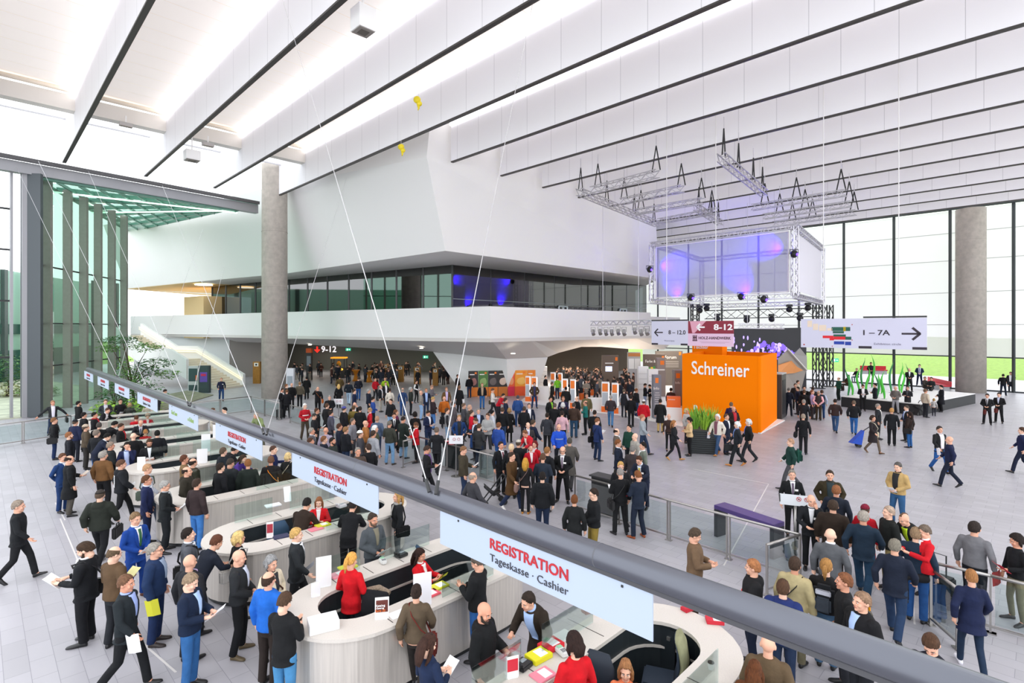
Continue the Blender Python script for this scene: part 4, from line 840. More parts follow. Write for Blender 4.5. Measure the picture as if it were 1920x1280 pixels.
def lapel(pn, sex, kind, sx, wide):
    k = ('lapel', pn, sex, kind, sx, wide)
    if k not in CACHE:
        P = POSES[pn]; b = MB(); rr = torso(P, sex, .022, .8 if not P['drop'] else .88, .012); L = []
        for i in range(7):
            z = 1.1+.38*i/6; t = i/6; x0 = (.055+.03*t if wide else .02+.042*t); wd = .012+.045*math.sin(math.pi*min(1, t*1.05))**.8
            for q in range(len(rr)-1):
                if rr[q][0] <= z <= rr[q+1][0]: break
            u = min(1, max(0, (z-rr[q][0])/(rr[q+1][0]-rr[q][0]))); rx, ry, y = [rr[q][j]*(1-u)+rr[q+1][j]*u for j in (1, 2, 3)]
            if z > 1.43: ry = max(ry, .115); rx = max(rx, .11)
            for x in (x0, x0+wd): L.append(bendp(P, (sx*x, y-math.sqrt(max(.08, 1-(x/rx)**2))*ry-.017, z)))
        n = len(L); L += [p+V((0, .02, 0)) for p in L]; f = [(2*i, 2*i+1, 2*i+3, 2*i+2) for i in range(6)]+[(n+2*i+2, n+2*i+3, n+2*i+1, n+2*i) for i in range(6)]
        f += [(2*i, 2*i+2, n+2*i+2, n+2*i) for i in range(6)]+[(2*i+3, 2*i+1, n+2*i+1, n+2*i+3) for i in range(6)]+[(1, 0, n, n+1), (n-2, n-1, 2*n-1, 2*n-2)]
        b.add(L, f); CACHE[k] = b.mesh('lapel')
    return CACHE[k]
def legs_mesh(pn, sex):
    k = ('legs', pn, sex)
    if k in CACHE: return CACHE[k]
    P = POSES[pn]; b = MB(); d = P['drop']; sl = -.006 if sex == 'f' else .004
    b.tube([(0, .005, .8+d+(.06 if d else 0)), (0, .005, .9+d), (0, .005, 1.02+d)], [(.12, .1), (.168, .122), (.165, .12)], 14)
    for hip, kn, an, yw, pt in P['legs']:
        b.tube([hip, V(hip).lerp(V(kn), .5), kn, V(kn).lerp(V(an), .5), (an[0], an[1]+.005, an[2]-.02)], [.094+sl, .084+sl, .068+sl, .064+sl, .06+sl*1.5], 10)
    CACHE[k] = remesh(b, .015, 4, 'trousers'); return CACHE[k]
def shoe_mesh():
    if 'shoe' in CACHE: return CACHE['shoe']
    b = MB(); vs = []; n = 10; R_ = [(.085, .018, .05), (.075, .033, .075), (.045, .038, .095), (0, .039, .1), (-.05, .042, .075), (-.11, .047, .055), (-.16, .043, .045), (-.195, .028, .035), (-.208, .008, .02)]
    for y, w_, h in [(q[0]*.9, q[1], q[2]) for q in R_]:
        for j in range(n): a = 2*math.pi*j/n; vs.append((w_*math.cos(a), y, max(0, h*.5+h*.5*math.sin(a)*(1 if math.sin(a) > 0 else 1.3))))
    b.add(vs, [(i*n+j, i*n+(j+1) % n, (i+1)*n+(j+1) % n, (i+1)*n+j) for i in range(len(R_)-1) for j in range(n)]+[tuple(range(n)), tuple(range((len(R_)-1)*n, len(R_)*n))])
    CACHE['shoe'] = b.mesh('shoe', True); return CACHE['shoe']
def hair_mesh(kind):
    if ('hair', kind) in CACHE: return CACHE[('hair', kind)]
    b = MB(); n, m = 28, 16; c = V((0, .014, .03)); big = {'a': 1.5, 'e': 1.17, 'w': 1.22}.get(kind, 1.075)
    vs, f, keep = [], [], {}
    for i in range(m+1):
        el = math.pi/2-math.pi*1.0*i/m
        for j in range(n):
            az = 2*math.pi*j/n; fr_ = (1+math.cos(az))/2         # 1 at the front
            lo = {'s': -.95+1.5*fr_**1.55, 'l': -.9+1.45*fr_**2.2, 'p': -.85+1.4*fr_**1.5, 'r': -.95+1.0*fr_, 'e': .05+.15*fr_, 'c': .12+.1*fr_, 'a': -.8+1.3*fr_**2, 'w': -.9+1.45*fr_**1.9, 'k': -.85+1.4*fr_**1.5, 'm': .1+.6*fr_}.get(kind, -.5+1.1*fr_)
            hi = 2 if kind != 'r' else (.42 if fr_ < .72 else -9)
            ok = lo <= el <= hi; rad = big*(1+.05*noise.noise(V((math.cos(az)*2.5, math.sin(az)*2.5, el*3)))+.03*noise.noise(V((math.cos(az)*9, math.sin(az)*9, el*3)))+(.05 if el > .7 and kind in 'slwpk' else 0))
            if kind == 'm' and abs(math.sin(az)*math.cos(el)) > .33: ok = False
            ce = math.cos(el if el > 0 else el*.55); p = V((-math.sin(az)*ce*.08*rad, -math.cos(az)*ce*.1*rad, math.sin(el)*.1*rad))
            q = V((p.x/rad*.93, p.y/rad*.93, p.z/rad*.93)); keep[(i, j)] = ok; vs += [c+p, c+q]
    I = lambda i, j: 2*(i*n+j % n); O = {}
    for i in range(m):
        for j in range(n):
            if all(keep[(a, bb % n)] for a, bb in ((i, j), (i, j+1), (i+1, j), (i+1, j+1))): O[(i, j)] = 1
    for (i, j) in O:
        f.append((I(i, j), I(i+1, j), I(i+1, j+1), I(i, j+1))); f.append((I(i, j)+1, I(i, j+1)+1, I(i+1, j+1)+1, I(i+1, j)+1))
        for (di, dj, a, bq) in ((1, 0, (i+1, j), (i+1, j+1)), (-1, 0, (i, j+1), (i, j)), (0, 1, (i+1, j+1), (i, j+1)), (0, -1, (i, j), (i+1, j))):
            if (i+di, (j+dj) % n) not in O: u, v_ = I(*a), I(*bq); f.append((u, v_, v_+1, u+1))
    b.add(vs, f)
    if kind == 'l':
        b.tube([(0, .085, .08), (0, .115, -.02), (0, .115, -.14), (0, .1, -.24)], [(.06, .03), (.085, .035), (.085, .035), (.05, .02)], 12)
        for s in (-1, 1): b.tube([(s*.07, .02, .05), (s*.086, .01, -.03), (s*.085, .015, -.14), (s*.07, .03, -.22)], [.02, .028, .028, .012], 8)
    if kind == 'w':
        b.tube([(0, .08, .08), (0, .11, 0), (0, .1, -.09)], [(.06, .03), (.088, .04), (.06, .02)], 12)
        for s in (-1, 1): b.tube([(s*.078, .02, .05), (s*.092, .01, -.03), (s*.085, .01, -.09)], [.02, .03, .012], 8)
    if kind == 'p': b.tube([(0, .1, .06), (0, .15, .05), (0, .16, -.03), (0, .14, -.16)], [.022, .03, .035, .01], 10)
    if kind == 'k': b.ell((0, .125, .08), (.042, .04, .042), 12, 8)
    if kind == 'c': b.tube([(-.06, -.09, .06), (0, -.15, .05), (.06, -.09, .06)], [(.02, .006), (.04, .006), (.02, .006)], 8); b.add([(-.07, -.08, .06), (.07, -.08, .06), (.05, -.155, .045), (-.05, -.155, .045), (-.07, -.08, .05), (.07, -.08, .05), (.05, -.155, .037), (-.05, -.155, .037)], [(0, 1, 2, 3), (7, 6, 5, 4), (0, 3, 7, 4), (1, 5, 6, 2), (2, 6, 7, 3)])
    CACHE[('hair', kind)] = b.mesh('hair', True); return CACHE[('hair', kind)]
def beard_mesh():
    if 'beard' in CACHE: return CACHE['beard']
    b = MB(); b.tube([(-.062, -.01, -.02), (-.056, -.045, -.07), (0, -.085, -.1), (.056, -.045, -.07), (.062, -.01, -.02)], [.012, .02, .028, .02, .012], 8); b.tube([(-.03, -.082, -.06), (0, -.094, -.042), (.03, -.082, -.06)], [.006, .008, .006], 6); CACHE['beard'] = b.mesh('beard', True); return CACHE['beard']
def glasses_mesh():
    if 'gl' in CACHE: return CACHE['gl']
    b = MB()
    for s in (-1, 1): b.tube([(s*.033+.022*math.cos(a), -.1, .012+.016*math.sin(a)) for a in [2*math.pi*i/12 for i in range(13)]], .0022, 4, caps=False); b.tube([(s*.055, -.1, .016), (s*.08, .01, .016)], .0022, 4)
    b.tube([(-.012, -.102, .014), (.012, -.102, .014)], .0022, 4); CACHE['gl'] = b.mesh('glasses'); return CACHE['gl']
EYE = mat('2c2320', .4); LIP = mat('b5695e', .6); EYW = mat('e9e2dc', .4)
SK = {'1': 'e3ad92', '2': 'd99c80', '3': 'efc0a6', '4': 'b77c5c', '5': '6e4630'}
def skin(k): return mat(SK[k], .6, 0, 0, 8, .05)
def kid(name, me, m, par, M=None):
    o = bpy.data.objects.new(name, me); col.objects.link(o); o.parent = par
    if M is not None: o.matrix_local = M
    if not me.materials:
        me.materials.append(None)
    o.material_slots[0].link = 'OBJECT'; o.material_slots[0].material = m; return o
def box_mesh(key, fn):
    if key not in CACHE: CACHE[key] = fn()
    return CACHE[key]
def item(name, label, cat, me, m, M, group=None):
    o = bpy.data.objects.new(name, me); col.objects.link(o)
    if not me.materials: me.materials.append(None)
    o.material_slots[0].link = 'OBJECT'; o.material_slots[0].material = m; o.matrix_world = M; return tag(o, label, cat, group)
def paper_mesh(): b = MB(); b.add([(-.105, 0, 0), (0, 0, -.02), (.105, 0, 0), (.105, .28, .0), (0, .28, -.02), (-.105, .28, 0), (-.105, 0, .004), (0, 0, -.016), (.105, 0, .004), (.105, .28, .004), (0, .28, -.016), (-.105, .28, .004)], [(0, 5, 4, 1), (1, 4, 3, 2), (6, 7, 10, 11), (7, 8, 9, 10), (0, 1, 7, 6), (1, 2, 8, 7), (2, 3, 9, 8), (3, 4, 10, 9), (4, 5, 11, 10), (5, 0, 6, 11)]); return b.mesh('paper')
def phone_mesh(): return MB().box((0, .07, 0), (.07, .14, .009), bev=.004).mesh('phone')
def bag_mesh(): b = MB(); b.box((0, 0, 0), (.12, .36, .27), bev=.03); b.box((.062, 0, -.03), (.03, .24, .15), bev=.012); return b.mesh('bag', False)
def case_mesh(): return MB().box((0, 0, -.2), (.1, .4, .28), bev=.025).mesh('case')
NP = 0
PLACED = []
def person(hx, hy, pn, face, top, bot, hair, label, ex='', H=None, w_=1., sk='1'):
    global NP; NP += 1
    ex = ex.split(); sex = 'f' if 'f' in ex else 'm'; P = POSES[pn]; H = H or (1.58 if sex == 'f' else 1.68); s = H/1.78
    ht = headtop(P); Zt = ht.z*s; head = PZ(hx, hy, Zt); rz = R(face)-math.atan2(head.x, head.y)
    rot = Matrix.Rotation(rz, 4, 'Z'); off = rot @ (ht*s); root = V((head.x-off.x, head.y-off.y, 0))
    for t in ex:
        if t.startswith('z='): dz = float(t[2:]); head = PZ(hx, hy, Zt+dz); root = V((head.x-off.x, head.y-off.y, dz))
    if not any(t.startswith('z=') for t in ex):                  # feet stay clear of the counter ring
        a_, p_ = root.dot(dA), root.dot(dB); k_ = min(7, max(0, round((p_-3.68)/3.94))); dx, dy = a_-5.18, p_-3.68-3.94*k_; cx = min(1.35, max(-1.02, dx)); rr_ = math.hypot(dx-cx, dy)
        if .4 < rr_ < 1.2:
            nr = 1.2 if rr_ > .76 else .4; root += dA*((dx-cx)*(nr/rr_-1))+dB*(dy*(nr/rr_-1))
    for q in PLACED:
        dq = V((root.x-q.x, root.y-q.y, 0)); ln = dq.length
        if .001 < ln < .46 and abs(q.z-root.z) < .3: root += dq*((.46-ln)/ln)
    PLACED.append(root.copy())
    me = body_mesh(pn, sex); o = bpy.data.objects.new('person', me); col.objects.link(o)
    if not me.materials:
        for q in range(4): me.materials.append(None)
    for i, q in enumerate((skin(sk), EYE, LIP, EYW)): o.material_slots[i].link = 'OBJECT'; o.material_slots[i].material = q
    o.location = root; o.rotation_euler = (0, 0, rz); o.scale = (s*w_*(.95 if sex == 'f' else 1), s*(1+(w_-1)*1.3), s); tag(o, label, 'person', 'people in the hall')
    W = Matrix.LocRotScale(root, Matrix.Rotation(rz, 3, 'Z'), o.scale); hm = headM(P)
    hk, hc = hair[0], hair[1:]
    if hk != 'b':
        nm = {'e': 'beanie', 'c': 'cap'}.get(hk, 'hair'); kid(nm, hair_mesh(hk), mat(hc, .85, 0, 1, 70, .32, 0, .3, stretch=(1, .35, .3)), o, hm)
        if hk in 'ec': kid('hair', hair_mesh('r'), mat('4a3a2c', .8), o, hm)
    t = top.split(':'); kd = t[0]; g = {'S': 's', 'J': 'j', 'C': 'c', 'H': 'h', 'P': 'p', 'V': 'v', 'M': 'm'}.get(kd, kd); tm = cloth(t[1])
    nmt = {'s': 'jacket', 'j': 'jacket', 'p': 'pullover', 'c': 'coat', 'h': 'hooded_jacket', 'v': 'vest', 'm': 'tunic'}[g]
    if g == 'v': kid('shirt', top_mesh(pn, sex, 'p'), cloth(t[2] if len(t) > 2 else 'e8e6e6'), o)
    tp = kid(nmt, top_mesh(pn, sex, g), tm, o)
    if len(t) > 2 and g != 'v':
        wide = kd in 'JCSHM'; sm = mat(t[2], .75)
        kid('shirt', patch(pn, sex, g, .055 if wide else .018, .085 if wide else .062, max(.94 if wide else 1.16, 0), 1.5, .012, 'shirt'), sm, o)
        if not wide or len(t) > 3:
            if len(t) > 3: kid('tie', patch(pn, sex, g, .02, .028, 1.12 if not wide else 1.0, 1.47, .02, 'tie'), mat(t[3], .5), o)
        if g == 's' and hy > 800 and abs((face+180) % 360-180) < 115:
            for sx in (-1, 1): kid('lapel', lapel(pn, sex, g, sx, wide), tm, o)
        if g in 'sc' or kd == 'J':
            c = MB()
            if ('collar', pn) not in CACHE:
                c.tube([bendp(P, (.068*math.cos(a), .008+.064*math.sin(a), 1.525+.014*math.sin(a))) for a in [2*math.pi*i/14-math.pi/2 for i in range(15)]], [(.01, .02)]*15, 6); CACHE[('collar', pn)] = c.mesh('collar', True)
            kid('collar', CACHE[('collar', pn)], sm, o)
    kid('trousers', legs_mesh(pn, sex), cloth(bot), o)
    shc = '17171a'
    for q in ex:
        if q.startswith('sh='): shc = q[3:]
    for hip, kn, an, yw, pt in P['legs']:
        kid('shoe', shoe_mesh(), mat(shc, .4), o, Matrix.Translation((an[0], an[1]-.03, max(0, an[2]-.09))) @ Matrix.Rotation(R(yw), 4, 'Z') @ Matrix.Rotation(R(pt), 4, 'X'))
    who = label.split(); wh = ' '.join(who[:12])
    for q in ex:
        kq, _, cq = q.partition(':'); hp = P['hold']
        if kq == 'beard': kid('beard', beard_mesh(), mat(cq or hc, .9), o, hm)
        elif kq == 'gl': kid('glasses', glasses_mesh(), BLACK, o, hm)
        elif kq == 'badge': kid('badge', patch(pn, sex, g, .03, .03, 1.28, 1.33, .016, 'badge') if False else box_mesh('badge', lambda: MB().box((0, 0, 0), (.08, .012, .05)).mesh('badge')), mat('f3f1ee', .5), o, Matrix.Translation(bendp(P, (.085, -.158, 1.3))))
        elif kq == 'scarf':
            if ('scarf', pn) not in CACHE:
                c = MB(); c.tube([bendp(P, (.09*math.cos(a), .012+.085*math.sin(a), 1.5+.01*math.sin(3*a))) for a in [2*math.pi*i/14 for i in range(15)]], .034, 8); c.tube([bendp(P, (.05, -.12, 1.47)), bendp(P, (.06, -.17, 1.3)), bendp(P, (.05, -.165, 1.12))], [(.035, .018)]*3, 8); CACHE[('scarf', pn)] = c.mesh('scarf', True)
            kid('scarf', CACHE[('scarf', pn)], cloth(cq), o)
        elif kq == 'bars':
            kid('back_stripes', box_mesh('bars', lambda: [b_ for b_ in [MB()] if [b_.box((-.06, 0, .05*i), (.12, .012, .022)) for i in range(7)]][0].mesh('bars')), mat('f1f1f1', .7), o, Matrix.Translation(bendp(P, (0, .165, 1.06))))
        elif kq == 'stripe':
            kid('chest_stripe', patch(pn, sex, g, .15, .15, 1.2, 1.245, .012, 'chest_stripe'), cloth(cq), o)
        elif kq in ('paper', 'red', 'yellow', 'folder', 'board'):
            c = {'paper': 'f4f3f5', 'red': 'c8283c', 'yellow': 'd9d233', 'folder': cq or 'e8e3da', 'board': '8d8f98'}[kq]; nm = {'paper': 'paper_sheet', 'red': 'leaflet', 'yellow': 'folder', 'folder': 'folder', 'board': 'clipboard'}[kq]
            item(nm, {'paper': 'white sheet', 'red': 'red leaflet', 'yellow': 'yellow folder', 'folder': 'folder', 'board': 'grey board'}[kq]+' held by '+wh, 'paper', box_mesh('paper', paper_mesh), mat(c, .7), W @ Matrix.Translation(hp) @ Matrix.Rotation(R(-38), 4, 'X') @ Matrix.Translation((0, -.14, 0)))
        elif kq == 'low': item('folder', 'paper held low by '+wh, 'paper', box_mesh('paper', paper_mesh), mat(cq or 'f2f2f2', .7), W @ Matrix.Translation(V(P['arms'][1][2])+V((-.02, -.02, -.12))) @ Matrix.Rotation(R(80), 4, 'X') @ Matrix.Rotation(R(80), 4, 'Y') @ Matrix.Translation((0, -.14, 0)))
        elif kq == 'ph': item('mobile_phone', 'dark phone held by '+wh, 'phone', box_mesh('phone', phone_mesh), BLACK, W @ Matrix.Translation(hp) @ Matrix.Rotation(R(-50), 4, 'X'))
        elif kq in ('bag', 'bagR'):
            sx = -1 if kq == 'bagR' else 1; bm_ = cloth(cq) if cq else BLACK
            bo_ = item('shoulder_bag', 'shoulder bag carried by '+wh, 'bag', box_mesh('bag', bag_mesh), bm_, W @ Matrix.Translation((sx*.29, .08, .86)) @ Matrix.Rotation(0 if sx > 0 else math.pi, 4, 'Z'))
            key = ('strap', pn, sx)
            if key not in CACHE:
                c = MB(); c.tube([V((sx*.26, .0, .98)), bendp(P, (sx*.1, -.175, 1.2)), bendp(P, (-sx*.1, -.13, 1.44)), bendp(P, (-sx*.12, .02, 1.5)), bendp(P, (-sx*.06, .15, 1.36)), bendp(P, (sx*.1, .175, 1.15)), V((sx*.26, .1, .98))], [(.018, .008)]*7, 6); CACHE[key] = c.mesh('strap', True)
            so = kid('strap', CACHE[key], bm_, bo_); so.matrix_parent_inverse = Matrix.Identity(4); so.matrix_local = (W @ Matrix.Translation((sx*.29, .08, .86)) @ Matrix.Rotation(0 if sx > 0 else math.pi, 4, 'Z')).inverted() @ W
        elif kq == 'pack':
            cl = cq.split(',')
            pk_ = item('backpack', 'backpack worn by '+wh, 'backpack', box_mesh('pack', lambda: MB().box((0, 0, 0), (.3, .18, .46), bev=.06).mesh('pack')), cloth(cl[0]), W @ Matrix.Translation(bendp(P, (0, .235, 1.22))))
            kid('front_pocket', box_mesh('pocket', lambda: MB().box((0, .1, -.06), (.23, .07, .24), bev=.03).mesh('pocket')), cloth(cl[-1]), pk_); kid('zip_band', box_mesh('zipb', lambda: MB().box((0, .085, .13), (.22, .03, .09), bev=.012).mesh('zipb')), cloth(cl[1] if len(cl) > 1 else '303030'), pk_)
        elif kq in ('case', 'caseR'):
            sx = 0 if kq == 'case' else 1; wv = V(P['arms'][sx][2]); ci = item('briefcase', 'briefcase carried by '+wh, 'bag', box_mesh('case', case_mesh), cloth(cq) if cq else BLACK, W @ Matrix.Translation(wv+V((0, -.02, -.1))))
            kid('handle', box_mesh('hdl', lambda: (lambda b: b.tube([(0, -.07, -.07), (0, -.06, .0), (0, .06, .0), (0, .07, -.07)], .012, 6) and b.mesh('hdl'))(MB())), DARK, ci)
        elif kq == 'trolley':
            tr = thing('trolley_case', 'wheeled trolley case beside '+wh, 'suitcase', W @ V((.38, .28, 0)), rz, None); MB().box((0, 0, .33), (.36, .24, .52), bev=.03).build('case', BLACK, tr); b = MB(); b.tube([(-.1, .1, .55), (-.1, .1, 1.02), (.1, .1, 1.02), (.1, .1, .55)], .014, 6); b.build('handle', DARK, tr); MB().box((0, -.125, .3), (.28, .03, .3), bev=.01).build('front_pocket', DARK, tr)
            for u in (-.13, .13): b = MB(); b.tube([(u-.015, .08, .05), (u+.015, .08, .05)], .05, 12); b.build('wheel', mat('333333', .5), tr)
    return o
def crowd(rows):
    for r in rows: person(*r[:8], **(r[8] if len(r) > 8 else {}))
